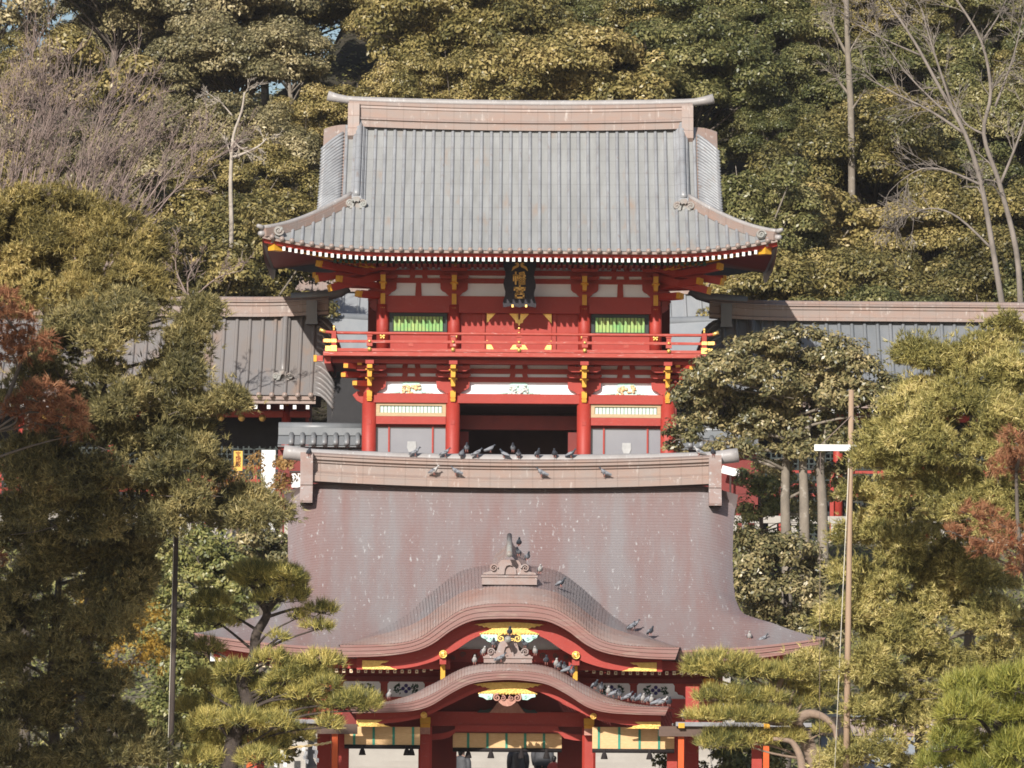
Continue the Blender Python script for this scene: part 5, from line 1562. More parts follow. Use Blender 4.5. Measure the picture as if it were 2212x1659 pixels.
    m = MB(); m.box(XI + sg * .3, XO, wy + 1.8, wy + 1.9, PLAT, wz(868, wy)); m.build('back_wall', M['black'], t)
    m = MB(); zt = wz(968, wy + 1)
    xx = XI + sg * .6
    while abs(xx - GX) < 23.5:
        m.box(xx, xx + sg * .05, wy + 1.0, wy + 1.04, PLAT + .2, zt); xx += sg * .17
    z = PLAT + .25
    while z < zt: m.box(XI + sg * .6, XO, wy + .985, wy + .999, z, z + .05); z += .17
    m.build('lattice_screen', M['blackframe'], t)
    m = MB()
    for v in (1012, 1040, 1062): m.box(XI + sg * .2, XO, wy - .12, wy - .04, wz(v + 6, wy), wz(v, wy))
    k = 0
    while k < 12:
        x = XI + sg * (.3 + 1.6 * k); m.box(x - .06, x + .06, wy - .1399, wy - .1201, PLAT, wz(1010, wy)); k += 1
    m.build('red_railing', M['red'], t)
    # gable end wall
    m = MB(); m.box(XI + sg * .25, XI + sg * .35, wy + .2, 2 * ry - wy, PLAT, wz(866, wy)); m.build('end_wall', M['darkred'], t)
    return t
corridor(-1, 'brown and grey copper-roofed corridor beside the gate behind the rusty-branched yew', 'tilebrown')
corridor(1, 'grey copper-roofed corridor beside the gate behind the camphor tree', 'tilegrey')

# ---------------------------------------------------------------- main hall behind the gate
def rear_hall():
    Y = 218.0; ry = Y + 3.2
    cx = GX + .4
    t = thing('main_hall', 'pale grey tiled main hall roof showing behind both sides of the gate', 'shrine hall', (cx, Y, PLAT))
    zr_, ze_ = wz(631, ry), wz(715, Y); ze_ = min(ze_, zr_ - 1.6)
    wr, we = 492 * mpp(ry, 18), 430 * mpp(Y, 18)
    m = MB(); rb = MB()
    def P(x, f, dz=0): return (cx + x, Y + 3.2 * f, ze_ + (zr_ - ze_) * f + dz)
    m.sheet([[P(-wr + 2 * wr * j / 10, f) for j in range(11)] for f in (0, .5, 1)])
    m.sheet([[(cx - wr, ry, zr_), (cx + wr, ry, zr_)], [(cx - wr, ry + 3.2, ze_), (cx + wr, ry + 3.2, ze_)]])
    k = -28
    while k <= 28:
        x = k * .55
        if abs(x) < wr - .1: rb.tube([P(x, f, .03) for f in (0, .5, 1)], .05, 6, cap=False)
        k += 1
    r_ = m.build('tiled_roof', M['tilepale'], t); rb.build('tile_ribs', M['tilepale'], r_)
    m = MB(); m.box(cx - wr, cx + wr, ry - .3, ry + .3, zr_ - .05, zr_ + .38)
    rd = m.build('ridge', M['ridge'], t)
    m = MB(); m.box(-.09, .09, -.33, .33, 0, .22); p0 = None
    for k in range(-15, 16):
        loc = Vector((cx + k * .52, ry, zr_ + .38)) - OFF[t]
        if p0 is None:
            p0 = m.build('ridge_log', M['ridge'], rd)
            for v in p0.data.vertices: v.co = v.co + OFF[t]
            p0.location = loc
        else: copy_obj(p0, rd, loc)
    for sg in (-1, 1):
        m = MB(); x = cx + sg * wr
        m.box(x - sg * .35, x + sg * .25, ry - .4, ry + .3, zr_ - .12, zr_ + .36); m.box(x - sg * .4, x + sg * .3, ry - .45, ry + .35, zr_ + .36, zr_ + .46); m.build('ridge_end', M['ridge'], t)
        m = MB(); m.box(x - sg * 1.4, x - sg * 1.7, Y + 1.5, Y + 1.8, PLAT, ze_ + .5); m.build('post', M['darkred'], t)
        m = MB()
        m.sheet([[(cx + sg * (we - 3), Y - 3.6, ze_ - 1.3), (cx + sg * we, Y - 3.6, ze_ - 1.0)], [(cx + sg * (we - 3), Y - 1.2, ze_ + .15), (cx + sg * we, Y - 1.2, ze_ + .35)]], smooth=False)
        m.box(cx + sg * (we - 3), cx + sg * we, Y - 3.62, Y - 3.5, ze_ - 1.5, ze_ - 1.31)
        m.build('lower_roof', M['tilepale'], t)
        m = MB(); m.tube([(cx + sg * (we - 3), Y - 1.1, ze_ + .25), (cx + sg * (we - .2), Y - 1.1, ze_ + .35), (cx + sg * (we + 1.0), Y - 2.2, ze_ - .35)], .16, 8); m.build('lower_ridge', M['tilegrey'], t)
        m = MB(); m.box(cx + sg * (we - 2.2), cx + sg * (we - 1.9), Y - 3.2, Y - 2.9, PLAT, ze_ - 1.4); m.build('post', M['darkred'], t)
    m = MB(); m.box(cx - wr + 1, cx + wr - 1, Y + .6, ry + 2.5, PLAT, ze_ + .25); m.build('hall_wall', M['black'], t)  # wall blackened to imitate the courtyard's shade
    m = MB(); m.box(cx - wr + 1.2, cx + wr - 1.2, Y + .5, Y + .59, PLAT + 1.2, PLAT + 2.2); m.build('white_wall_band', M['white'], t)
rear_hall()

# ---------------------------------------------------------------- tiled wall between gate and corridor
def tiled_wall(sg, label):
    Y = GY + .8; x0 = GX + sg * gp(340); x1 = GX + sg * gp(520)
    t = thing('tiled_wall', label, 'wall', ((x0 + x1) / 2, Y, PLAT), 'low tile-capped walls between gate and corridors')
    m = MB(); m.box(x0, x1, Y, Y + .35, PLAT, wz(975, Y)); m.build('wall_body', M['darkred'], t)
    m = MB(); zt, zb = wz(926, Y), wz(964, Y - .5)
    m.sheet([[(x0, Y - .55, zb), (x1, Y - .55, zb)], [(x0, Y + .1, zt - .22), (x1, Y + .1, zt - .22)]], smooth=False, flip=sg < 0)
    m.box(x0, x1, Y - .5, Y + .8, zb - .06, zb - .02)
    r_ = m.build('tile_cap', M['tilegrey'], t)
    m = MB()
    m.box(x0, x1, Y - .02, Y + .36, zt - .25, zt - .02); m.tube([(x0, Y + .17, zt), (x1, Y + .17, zt)], .16, 8); m.build('ridge_cap', M['tilegrey'], r_)
    m = MB(); x = x0 + sg * .1
    m = MB(); e = OFF[t]; m.tube([(e.x, e.y - .6, e.z + .03), (e.x, e.y + .05, e.z + (zt - .24 - zb) + .03)], .085, 10); c0 = m.build('tile_rib', M['tilegrey'], r_); first = True
    while abs(x - x1) > .1:
        loc = Vector((x, Y, zb)) - e
        if first: c0.location = loc; first = False
        else: copy_obj(c0, r_, loc)
        x += sg * .345
        if (x - x1) * sg > 0: break
tiled_wall(-1, 'low grey tile-capped wall in shade beside the gate nearer the white sign pillar')
tiled_wall(1, 'low grey tile-capped wall beside the gate behind the camphor tree')

# ---------------------------------------------------------------- stone fence on the terrace edge
def stone_fence(sg, label):
    Y = YT + .6; x0 = sg * 6.3; n = 12
    t = thing('stone_fence', label, 'fence', (x0, Y, PLAT), 'granite fences along the terrace edge')
    zt = wz(1110, Y); zb = PLAT - .15
    m = MB(); m.box(x0, x0 + sg * 1.5 * n, Y, Y + .24, zt - .22, zt); m.build('top_rail', M['stone'], t)
    m = MB(); m.box(x0, x0 + sg * 1.5 * n, Y - .05, Y + .29, zb, wz(1163, Y)); m.build('base_course', M['stone'], t)
    for k in range(n):
        for q, w_ in ((0, .26), (.40, .17), (.70, .17), (1.08, .17)):
            m = MB(); x = x0 + sg * (1.5 * k + q); m.box(x, x + sg * w_, Y + .03, Y + .21, wz(1163, Y), zt - .22); m.build('fence_post', M['stone'], t)
stone_fence(-1, 'pale granite fence on the terrace edge below the white sign pillar')
stone_fence(1, 'pale granite fence on the terrace edge below the camphor trunks')

# ---------------------------------------------------------------- canopies beside the stage hall
def canopy(sg, label):
    Y = LY + .35
    pu = [1103 + sg * 374, 1103 + sg * 558]
    x0, x1 = hx(1103 + sg * 362, Y), hx(1103 + sg * 655, Y)
    t = thing('canopy', label, 'canopy', (hx(pu[0], Y), Y, 0), 'flat canopies beside the stage hall')
    m = MB(); z1, z0 = wz(1557, Y), wz(1566, Y)
    m.box(x0, x1, Y - .1, Y + 3.0, z0, z1); m.build('roof_sheet', M['canopytop'], t)
    m = MB(); m.box(x0 - sg * .4, x1, Y + .02, Y + .12, wz(1588, Y), z0 - .003); m.build('fascia_board', M['canopywood'], t)
    for i, u in enumerate(pu):
        x = hx(u, Y)
        m = MB(); h = hp(6.3, Y); m.box(x - h, x + h, Y + .14, Y + .30, 0, wz(1569, Y)); p = m.build('orange_post', M['orange'], t)
        m = MB(); m.box(x - h * 1.05, x + h * 1.05, Y - .12, Y + .1395, wz(1570, Y), wz(1557.5, Y) - .02); m.build('yellow_post_cap', M['yellow'], p)
        s2 = -sg
        m = MB(); xa = x + s2 * h; m.box(xa, xa + s2 * hp(22, Y), Y + .9, Y + 1.2, 0, wz(1588, Y)); m.build('red_side_post', M['red'], t)
canopy(-1, 'flat grey canopy on orange posts behind the pine with the dark trunk')
canopy(1, 'flat grey canopy on orange posts behind the pine with the tan trunk')

# ---------------------------------------------------------------- small building at the right
def outbuilding():
    Y = 158.0
    p = W(1880, 1600, Y); x0, x1 = W(1776, 1600, Y).x, W(2140, 1600, Y).x
    t = thing('outbuilding', 'low slate-blue roofed outbuilding behind the tan pine trunk', 'building', (p.x, Y, 0))
    zr_ = W(1850, 1585, Y).z; ze_ = W(1850, 1668, Y).z
    m = MB(); m.sheet([[(x0 - .2, Y - 1.6, ze_), (x1, Y - 1.6, ze_)], [(x0, Y, zr_), (x1, Y, zr_)], [(x0 - .2, Y + 1.6, ze_), (x1, Y + 1.6, ze_)]], smooth=False)
    rf = m.build('roof', M['slate'], t)
    m = MB(); m.box(x0 + .0, x1, Y - .2, Y + .2, zr_ - .05, W(1850, 1549, Y).z); m.build('ridge_box', M['ornpink'], rf)
    m = MB(); z = W(1850, 1549, Y).z; m.box(x0 - .1, x1, Y - .3, Y + .3, z, z + .09); m.build('ridge_cap', M['slate'], rf)
    m = MB(); m.box(x0 + .1, x1, Y - 1.3, Y + 1.3, 0, ze_ + .05); m.build('wall', M['canopywood'], t)
outbuilding()
# ================================================================== people on the stairs
def skinned(name, chains, m, parent):
    """one continuous body: chains of (point, radius); the first point of later chains repeats a point of an earlier one"""
    vs = []; es = []; rad = []; idx = {}
    for ch in chains:
        prev = None
        for p, r in ch:
            k = tuple(round(c, 4) for c in p)
            if k not in idx:
                idx[k] = len(vs); vs.append(p); rad.append(r)
            i = idx[k]
            if prev is not None and prev != i: es.append((prev, i))
            prev = i
    me = bpy.data.meshes.new(name); me.from_pydata(vs, es, [])
    o = link(name, me, m, parent)
    md = o.modifiers.new('skin', 'SKIN')
    for i, r in enumerate(rad):
        s = o.data.skin_vertices[0].data[i]; s.radius = (r, r)
    o.data.skin_vertices[0].data[0].use_root = True
    md.use_smooth_shade = True
    sb = o.modifiers.new('subsurf', 'SUBSURF'); sb.levels = 1; sb.render_levels = 2
    return o
def person(label, loc, h, rz, coat, long_coat, stride=.12):
    """standing or climbing figure seen from behind; local +y is the way it faces"""
    t = thing('person', label, 'person', loc, 'people climbing the stone stairs')
    k = h / 1.7; s = lambda *p: tuple(c * k for c in p)
    ch = [[(s(0, 0, .92), .13 * k), (s(0, .01, 1.10), .125 * k), (s(0, .0, 1.30), .145 * k), (s(0, -.01, 1.42), .09 * k), (s(0, .0, 1.49), .055 * k), (s(0, .015, 1.55), .075 * k), (s(0, .02, 1.63), .092 * k), (s(0, .015, 1.70), .055 * k)],
          [(s(0, .06, 1.575), .03 * k), (s(0, .105, 1.585), .016 * k)]]
    ch[1].insert(0, (s(0, .015, 1.55), .075 * k))
    for sg in (-1, 1):
        f = stride * sg
        ch.append([(s(0, 0, .92), .13 * k), (s(sg * .09, .0, .86), .095 * k), (s(sg * .10, .06 + f * .9, .48 + .05 * max(0, f)), .06 * k), (s(sg * .10, -.02 + f, .10 + .4 * max(0, f)), .04 * k), (s(sg * .105, .0 + f, .05 + .4 * max(0, f)), .042 * k), (s(sg * .11, .13 + f, .035 + .4 * max(0, f)), .035 * k)])
        ch.append([(s(0, -.01, 1.42), .09 * k), (s(sg * .165, -.01, 1.39), .065 * k), (s(sg * .235, -.03, 1.12), .047 * k), (s(sg * .225, .07, .90), .034 * k), (s(sg * .215, .10, .83), .036 * k)])
        for j, (dx, L) in enumerate(((-.030, .065), (-.010, .078), (.010, .074), (.028, .058))):
            b = s(sg * .215, .10, .83)
            p1 = (b[0] + dx * .5 * k, b[1] + dx * k, b[2] - .045 * k); p2 = (p1[0] - sg * .008 * k, p1[1] + .012 * k, p1[2] - L * .6 * k)
            ch.append([(b, .036 * k), (p1, .0105 * k), (p2, .008 * k)])
        b = s(sg * .215, .10, .83); ch.append([(b, .036 * k), ((b[0] - sg * .02 * k, b[1] + .045 * k, b[2] - .01 * k), .012 * k), ((b[0] - sg * .025 * k, b[1] + .06 * k, b[2] - .045 * k), .009 * k)])
    skinned('body', ch, M['skin'], t)
    off = OFF[t]
    def ring(z, rx, ry, cy=0, n=18, wob=0): return [(off.x + rx * k * math.cos(2 * math.pi * i / n), off.y + cy * k + ry * k * math.sin(2 * math.pi * i / n), off.z + z * k) for i in range(n + 1)]
    m = MB(); bot = .62 if long_coat else .86
    prof = [(1.47, .085, .08), (1.44, .15, .105), (1.40, .205, .125), (1.32, .215, .145)]
    nq = 9
    for i in range(nq):
        z = 1.30 - (1.30 - bot) * i / (nq - 1); puff = .012 if i % 2 else -.008
        prof.append((z, .205 + puff + .03 * (i / nq), .150 + puff + .02 * (i / nq)))
    m.sheet([ring(z, a, b) for z, a, b in prof])
    for sg in (-1, 1):
        pts = [s(sg * .17, -.01, 1.40), s(sg * .225, -.02, 1.28), s(sg * .245, -.03, 1.13), s(sg * .24, .02, 1.0), s(sg * .228, .075, .885)]
        m.tube([Vector(p) + off for p in pts], [.085 * k, .082 * k, .074 * k, .068 * k, .06 * k], 10)
    m.build('coat', M[coat], t)
    m = MB()
    for sg in (-1, 1):
        f = stride * sg
        pts = [s(sg * .085, 0, .95), s(sg * .09, 0, .84), s(sg * .10, .06 + f * .9, .48 + .05 * max(0, f)), s(sg * .10, -.02 + f, .09 + .4 * max(0, f))]
        m.tube([Vector(p) + off for p in pts], [.12 * k, .115 * k, .08 * k, .062 * k], 10)
    m.build('trousers', M['trousers'], t)
    for sg in (-1, 1):
        f = stride * sg; m = MB(); p = Vector(s(sg * .108, .05 + f, .04 + .4 * max(0, f))) + off
        m.ball(p, .05 * k, .13 * k, .045 * k); m.build('shoe', M['shoe'], t)
    m = MB(); c = Vector(s(0, .0, 1.625)) + off
    m.ball((c.x, c.y, c.z), .103 * k, .112 * k, .115 * k, 14, 9); m.tube([Vector(s(0, -.06, 1.60)) + off, Vector(s(0, -.075, 1.47)) + off], [.085 * k, .05 * k], 10); m.build('hair', M['hair'], t)
    m = MB()
    for sg in (-1, 1):
        m.ball((off.x + sg * .034 * k, off.y + .108 * k, off.z + 1.615 * k), .014 * k, .008 * k, .008 * k, 8, 5)
    m.build('eyes', M['hair'], t)
    t.rotation_euler = (0, 0, rz)
    return t
def stair_z(y): return .15 + (PLAT - .15) / 61 * (int((y - 163.3) / .415) + 1)
def on_stairs(u, Y): p = W(u, 1640, Y); return (p.x, p.y, stair_z(Y))
PY = 168.05
person('person in a long shiny dark quilted coat climbing the stairs behind the middle blind', on_stairs(1119, PY), 1.66, .12, 'coat', True)
person('person in a short charcoal jacket climbing beside the red-clad child', on_stairs(1172, PY + .4), 1.68, -.15, 'coatblue', False)
person('small child in red beside the person in the charcoal jacket', on_stairs(1197, PY + .3), 1.10, -.2, 'bagred', False)
person('person in a dark jacket half hidden by the red inner pillar', on_stairs(997, PY - .3), 1.66, -.5, 'coatblue', False)

# ================================================================== pigeons
def pigeon_mesh(name, mats, squat=1.0):
    """continuous body lofted along a curved spine, facing +x, feet at the origin; slots: plumage, head, wing, leg"""
    m = MB()
    sp = [(-.185, .055, .006, .03), (-.13, .068, .022, .038), (-.07, .092, .05, .05), (0, .118, .064, .066), (.055, .145, .058, .060), (.085, .178, .040, .044), (.098, .207, .029, .031), (.110, .232, .030, .030), (.130, .240, .022, .022), (.145, .236, .010, .009), (.165, .230, .004, .004)]
    n = 12; rows = []
    for x, z, ry, rz in sp:
        rows.append([(x, ry * math.cos(2 * math.pi * i / n), z * squat + rz * math.sin(2 * math.pi * i / n)) for i in range(n + 1)])
    m.sheet(rows[:6], mi=0, smooth=True); m.sheet(rows[5:], mi=1, smooth=True)
    for sg in (-1, 1):      # folded wings lie on the flanks
        w = []
        for x, z, ry, h in ((.05, .135, .058, .02), (.0, .125, .068, .045), (-.07, .10, .056, .045), (-.14, .075, .03, .025), (-.19, .062, .012, .008)):
            w.append([(x, sg * (ry * .86), z * squat + h), (x, sg * (ry + .010), z * squat + h * .3), (x, sg * (ry + .006), z * squat - h * .6)])
        m.sheet(w, mi=2, smooth=True, flip=sg > 0)
        m.tube([(.0, sg * .025, .07 * squat), (.005, sg * .027, .02), (.0, sg * .028, .004)], [.012, .006, .005], 5, mi=3)
        for dy in (-.012, 0, .012): m.tube([(.0, sg * .028, .004), (.035, sg * .028 + dy, .003)], .004, 4, mi=3)
        m.tube([(.0, sg * .028, .004), (-.02, sg * .028, .003)], .004, 4, mi=3)
    o = m.build(name, mats)
    return o.data, o
PV = {}
protos = []
for key, mats, sq in (('g', ['pgrey', 'pdark', 'pwing', 'pleg'], 1), ('d', ['pdark', 'pdark', 'pgrey', 'pleg'], 1), ('w', ['pwhite', 'pwhite', 'pwing', 'pleg'], 1), ('p', ['pwing', 'pdark', 'pgrey', 'pleg'], .86)):
    me, o = pigeon_mesh('pigeon', [M[x] for x in mats], sq)
    PV[key] = me; bpy.data.objects.remove(o)
def pigeon(u, v, Y, kind, rz, label, size=1.0):
    o = bpy.data.objects.new('pigeon', PV[kind]); COL.objects.link(o)
    p = W(u, v, Y); o.location = p; o.rotation_euler = (0, 0, rz); o.scale = (size * .9,) * 3
    tag(o, label, 'pigeon', 'pigeons on the stage hall roofs')
    return o
ORD = 'first second third fourth fifth sixth seventh eighth ninth tenth eleventh twelfth thirteenth fourteenth fifteenth'.split()
# on the lower lip of the ridge roll; v is where the feet touch
rowA = [(897, 985, 'g', 0), (962, 986.5, 'g', 0), (997, 987, 'p', 1.2), (1031, 987, 'g', .2), (1089, 989, 'd', 2.6), (1120, 989, 'p', -1.6), (1161, 988.5, 'd', -1.2), (1198, 989, 'd', -1.7), (1234, 989, 'd', -.4)]
for i, (u, v, k, a) in enumerate(rowA):
    pigeon(u, v, RY - .26, k, a, '%s pigeon from the left in the row perched along the front of the ridge roll' % ORD[i], 1.0)
for i, (u, v, k, a) in enumerate([(1008, 976.5, 'g', -1.5), (1059, 977, 'p', .3), (1108, 977, 'g', -1.6)]):
    pigeon(u, v, RY - .05, k, a, '%s of three pigeons from the left on the very top of the hall ridge' % ORD[i])
pigeon(1510, 984, RY - .2, 'w', 3.0, 'pale pigeon alone near the far right end of the hall ridge')
pigeon(667, 985.5, RY - .66, 'd', -1.3, 'dark pigeon on the left end plate of the hall ridge')
pigeon(1540.5, 986, RY - .66, 'd', -1.8, 'dark pigeon on the right end plate of the hall ridge')
for (u, v, k, a, l) in ((938, 1026, 'w', -.5, 'white and brown pigeon on the sloping ledge of the ridge'), (985, 1027, 'g', 2.9, 'grey pigeon on the ridge ledge next to the white pigeon'),
                        (1170, 1030, 'g', 3.0, 'grey pigeon on the ridge ledge above the gable ornament'), (1306, 1030, 'g', 3.1, 'grey pigeon alone on the ridge ledge, rightmost of the ledge')):
    pigeon(u, v, RY - .47, k, a, l, 1.05)
YO = KY + 1.1
for (u, v, k, a, y, l) in ((1121, 1181, 'd', -1.5, YO + .9, 'highest of the pigeons beside the upper gable ridge roll'), (1120, 1202, 'g', -1.9, YO + .5, 'middle pigeon beside the upper gable ridge roll'), (1139, 1212, 'g', -1.2, YO + .1, 'lowest pigeon beside the upper gable ridge roll'),
                           (1166, 1240, 'w', -1.4, YO - .4, 'white pigeon on the right volute of the upper gable ornament'), (1212, 1268, 'd', -.6, YO - .35, 'dark pigeon on the upper curved gable right of the ornament'),
                           (1364, 1362, 'g', .8, KY + 1.0, 'pale grey pigeon on the lower slope of the upper curved gable'), (1371, 1358, 'g', .2, KY + 1.1, 'grey pigeon close behind another on the upper curved gable slope'), (1405, 1373, 'd', -1.0, KY + .8, 'dark pigeon on the upper curved gable near its right end'),
                           (1619, 1384, 'w', -1.6, HY + .4, 'pale pigeon on the main roof near the right eave corner, left of two'), (1648, 1389, 'g', -.2, HY + .35, 'grey pigeon on the main roof nearest the right eave corner')):
    pigeon(u, v, y, k, a, l)
YP = LY + .32
pigeon(1101, 1374, LY - .0, 'd', -1.5, 'dark pigeon standing on the porch ridge roll end')
for (u, v, k, a, y, l) in ((1066, 1399, 'g', -1.5, YP + .1, 'grey pigeon on the left volute of the porch ornament'), (1134, 1399, 'p', -2.0, YP + .1, 'grey pigeon on the right volute of the porch ornament'), (1044, 1417, 'w', -1.2, YP, 'white-breasted pigeon at the left end of the porch ornament'), (1156, 1417, 'w', -1.7, YP, 'white-breasted pigeon at the right end of the porch ornament'),
                           (1082, 1430, 'g', .1, LY + .2, 'grey pigeon crouching on the porch roof below its ornament'), (1025, 1436, 'w', -1.5, YP, 'white-breasted pigeon on the porch roof left of the ornament'), (840, 1511, 'w', -1.3, YP - .05, 'pale pigeon alone on the left slope of the porch roof')):
    pigeon(u, v, y, k, a, l)
rowB = [(1180, 1436, 'd', -1.5), (1201, 1443, 'w', -1.4), (1207, 1446, 'p', -1.0), (1219, 1451, 'g', -1.6), (1225, 1454, 'p', .4), (1236, 1460, 'g', -1.3)]
for i, (u, v, k, a) in enumerate(rowB): pigeon(u, v, YP - .05, k, a, '%s pigeon down the right slope just below the porch ornament' % ORD[i])
rowC = [(1285, 1489, 'd', -1.0), (1299, 1495, 'g', -1.5), (1314, 1503, 'w', -1.5), (1325, 1506, 'p', -.3), (1338, 1509, 'g', -1.6), (1356, 1514, 'g', .1), (1369, 1516, 'p', -1.2), (1379, 1517, 'g', 1.0), (1388, 1519, 'w', -1.3), (1398, 1521, 'g', -.6), (1407, 1522, 'w', -1.5), (1419, 1524, 'p', .2), (1431, 1525, 'w', .1), (1445, 1526, 'd', -1.4)]
for i, (u, v, k, a) in enumerate(rowC): pigeon(u, v, YP - .05, k, a, '%s pigeon in the long row on the right half of the porch roof' % ORD[i])
pigeon(1477, 1556.5, LY + .6, 'g', -1.6, 'grey pigeon on the grey canopy beside the orange post')

# ================================================================== poles, signs, rope
def pole_left():
    Y = 120.4; a, b = W(388, 828, Y), W(368, 1664, Y)
    d = (b - a); foot = a + d * ((a.z + 1.5) / -d.z) if False else a + d * (a.z / -d.z)
    t = thing('tall_pole', 'tall dark weathered wooden pole standing in front of the left pine', 'pole', (foot.x, foot.y, 0))
    m = MB(); m.tube([foot, foot.lerp(a, .5), a], [.062, .056, .046], 10); m.build('pole_shaft', M['polebark'], t)
    m = MB(); m.tube([foot + Vector((-.045, -.055, 1)), foot.lerp(a, .97) + Vector((-.03, -.05, 0))], .007, 5); m.build('cord', M['cord'], t)
def pole_right():
    Y = 128.7; a, b = W(1839, 842, Y), W(1828, 1664, Y); d = b - a; foot = a + d * (a.z / -d.z)
    t = thing('banner_pole', 'tan wooden pole with a white crossbar in front of the camphor tree', 'pole', (foot.x, foot.y, 0))
    m = MB(); m.tube([foot, foot.lerp(a, .5), a], [.072, .064, .054], 10); m.build('pole_shaft', M['poletan'], t)
    m = MB(); c0, c1 = W(1759, 967, Y - .12), W(1898, 968, Y - .12)
    m.box(c0.x, c1.x, Y - .16, Y - .08, c0.z - .065, c0.z + .065); cb = m.build('crossbar', M['whitepaint'], t)
    top = W(1839, 898, Y - .05)
    for p in (W(1772, 962, Y - .12), W(1886, 962, Y - .12)):
        m = MB(); m.tube([top, p], .009, 5); m.build('stay_wire', M['twig'], t)
    for u, u2 in ((1772, 1770), (1812, 1803)):
        m = MB(); p0 = W(u, 974, Y - .12) if u < 1800 else W(u + 22, 990, Y - .12); p1 = W(u2, 1664, Y - .3); m.tube([p0, p0.lerp(p1, .5), p1 + (p1 - p0) * .1], .0045 if u < 1800 else .008, 5); m.build('hoist_cord', M['twig'] if u < 1800 else M['cord'], t)
pole_left(); pole_right()
def signs():
    Y = YT + .2
    a, b = W(565, 972, Y), W(595, 972, Y)
    t = thing('sign_pillar', 'tall plain white pillar sign standing left of the stage hall ridge', 'sign', ((a.x + b.x) / 2, Y, PLAT))
    m = MB(); m.box(a.x, b.x, Y, Y + .30, PLAT, a.z); m.build('pillar_board', M['whitepaint'], t)
    m = MB(); m.box(a.x - .03, b.x + .03, Y - .03, Y + .33, PLAT, PLAT + .25); m.build('pillar_foot', M['stone'], t)
    Y = YT + .4
    a, b = W(505, 974, Y), W(523.5, 1017, Y)
    t = thing('treasure_hall_sign', 'yellow upright sign board with brown characters on a thin post', 'sign', ((a.x + b.x) / 2, Y, PLAT))
    m = MB(); m.box(a.x, b.x, Y, Y + .12, b.z, a.z); m.build('board', M['signyellow'], t)
    m = MB(); c = (a.x + b.x) / 2; m.box(c - .035, c + .035, Y + .03, Y + .09, PLAT, b.z); m.build('post', M['cream'], t)
    TAKARA = [[(.5, 1), (.5, .86)], [(.1, .84), (.1, .68)], [(.1, .84), (.9, .84)], [(.9, .84), (.86, .68)], [(.22, .64), (.78, .64)], [(.26, .38), (.74, .38)], [(.5, .64), (.5, .06)], [(.1, .06), (.9, .06)], [(.66, .26), (.76, .16)]]
    MONO = [[(.16, .92), (.08, .66)], [(.1, .78), (.44, .78)], [(.27, 1), (.27, 0)], [(.04, .34), (.46, .48)], [(.62, 1), (.50, .6)], [(.58, .78), (.96, .78)], [(.96, .78), (.92, .12), (.82, .06)], [(.72, .76), (.52, .32)], [(.86, .76), (.56, .06)]]
    DEN = [[(.14, .96), (.52, .96)], [(.52, .96), (.52, .78)], [(.14, .78), (.52, .78)], [(.14, .96), (.14, .6), (.04, .06)], [(.18, .58), (.54, .58)], [(.28, .74), (.28, .34)], [(.44, .74), (.44, .34)], [(.14, .34), (.56, .34)], [(.26, .26), (.16, .06)], [(.44, .26), (.54, .08)],
           [(.68, .96), (.66, .66), (.60, .56)], [(.68, .96), (.86, .96), (.86, .64), (.96, .62)], [(.62, .46), (.90, .46), (.60, .04)], [(.66, .36), (.96, .04)]]
    s_ = (b.x - a.x) * .62
    for i, g in enumerate((TAKARA, MONO, DEN)):
        m = MB(); strokes(m, g, c - s_ / 2, a.z - (a.z - b.z) * (.30 + .255 * i), s_, Y - .012, Y + .001, .10); m.build('lettering', M['ink'], t)
    Y = YT + .9
    a, b = W(630, 1022, Y), W(652, 1046, Y)
    t = thing('notice_board', 'small white notice board between the white pillar and the hall ridge', 'sign', ((a.x + b.x) / 2, Y, PLAT))
    m = MB(); m.box(a.x, b.x, Y, Y + .06, b.z - .1, a.z); m.build('board', M['whitepaint'], t)
    m = MB(); m.box(a.x + .05, a.x + .1, Y + .07, Y + .12, PLAT, a.z); m.box(b.x - .1, b.x - .05, Y + .07, Y + .12, PLAT, a.z); m.build('posts', M['dark'], t)
    m = MB(); m.box(a.x - .06, b.x + .06, Y - .05, Y + .15, a.z + .02, a.z + .06); m.build('cap', M['blackframe'], t)
    Y = GY + .3
    p = W(1578, 1018, Y)
    t = thing('white_plate', 'small tilted white notice plate just right of the hall ridge end', 'sign', (p.x, Y, PLAT))
    m = MB(); m.box(-.28, .28, 0, .04, -.12, .12); o = m.build('board', M['whitepaint'], None); o.parent = t; o.location = (0, 0, p.z - PLAT); o.rotation_euler = (0, R(14), 0)
    m = MB(); m.box(p.x - .03, p.x + .03, Y + .05, Y + .1, PLAT, p.z); m.build('post', M['dark'], t)
signs()
def rope():
    Y = LY + .4
    P = [W(u, v, Y) for u, v in ((520, 1619), (560, 1620.5), (582, 1620), (640, 1614), (690, 1608), (716, 1603))]
    t = thing('straw_rope', 'twisted straw rope with white paper streamers strung between the left posts', 'rope', P[2])
    m = MB(); P2 = smooth_pts(P, 10)
    for ph in (0, math.pi):
        m.tube([p + Vector((0, .018 * math.sin(i * .9 + ph), .018 * math.cos(i * .9 + ph))) for i, p in enumerate(P2)], .017, 5)
    m.build('rope_strand', M['straw'], t)
    for u, v in ((586, 1621), (606, 1620), (653, 1613), (675.5, 1610.5)):
        m = MB(); p = W(u, v, Y - .02); x, z = p.x, p.z; w_ = .07; h = .095
        for i in range(4):
            dx = .045 * (i % 2) + .012 * i
            m.prism([(x + dx, z - h * i), (x + dx + w_, z - h * i - .02), (x + dx + w_ - .01, z - h * (i + 1) - .02), (x + dx - .01, z - h * (i + 1))], Y - .02 - .004 * i, Y - .018 - .004 * i)
        m.build('paper_streamer', M['paper'], t)
rope()
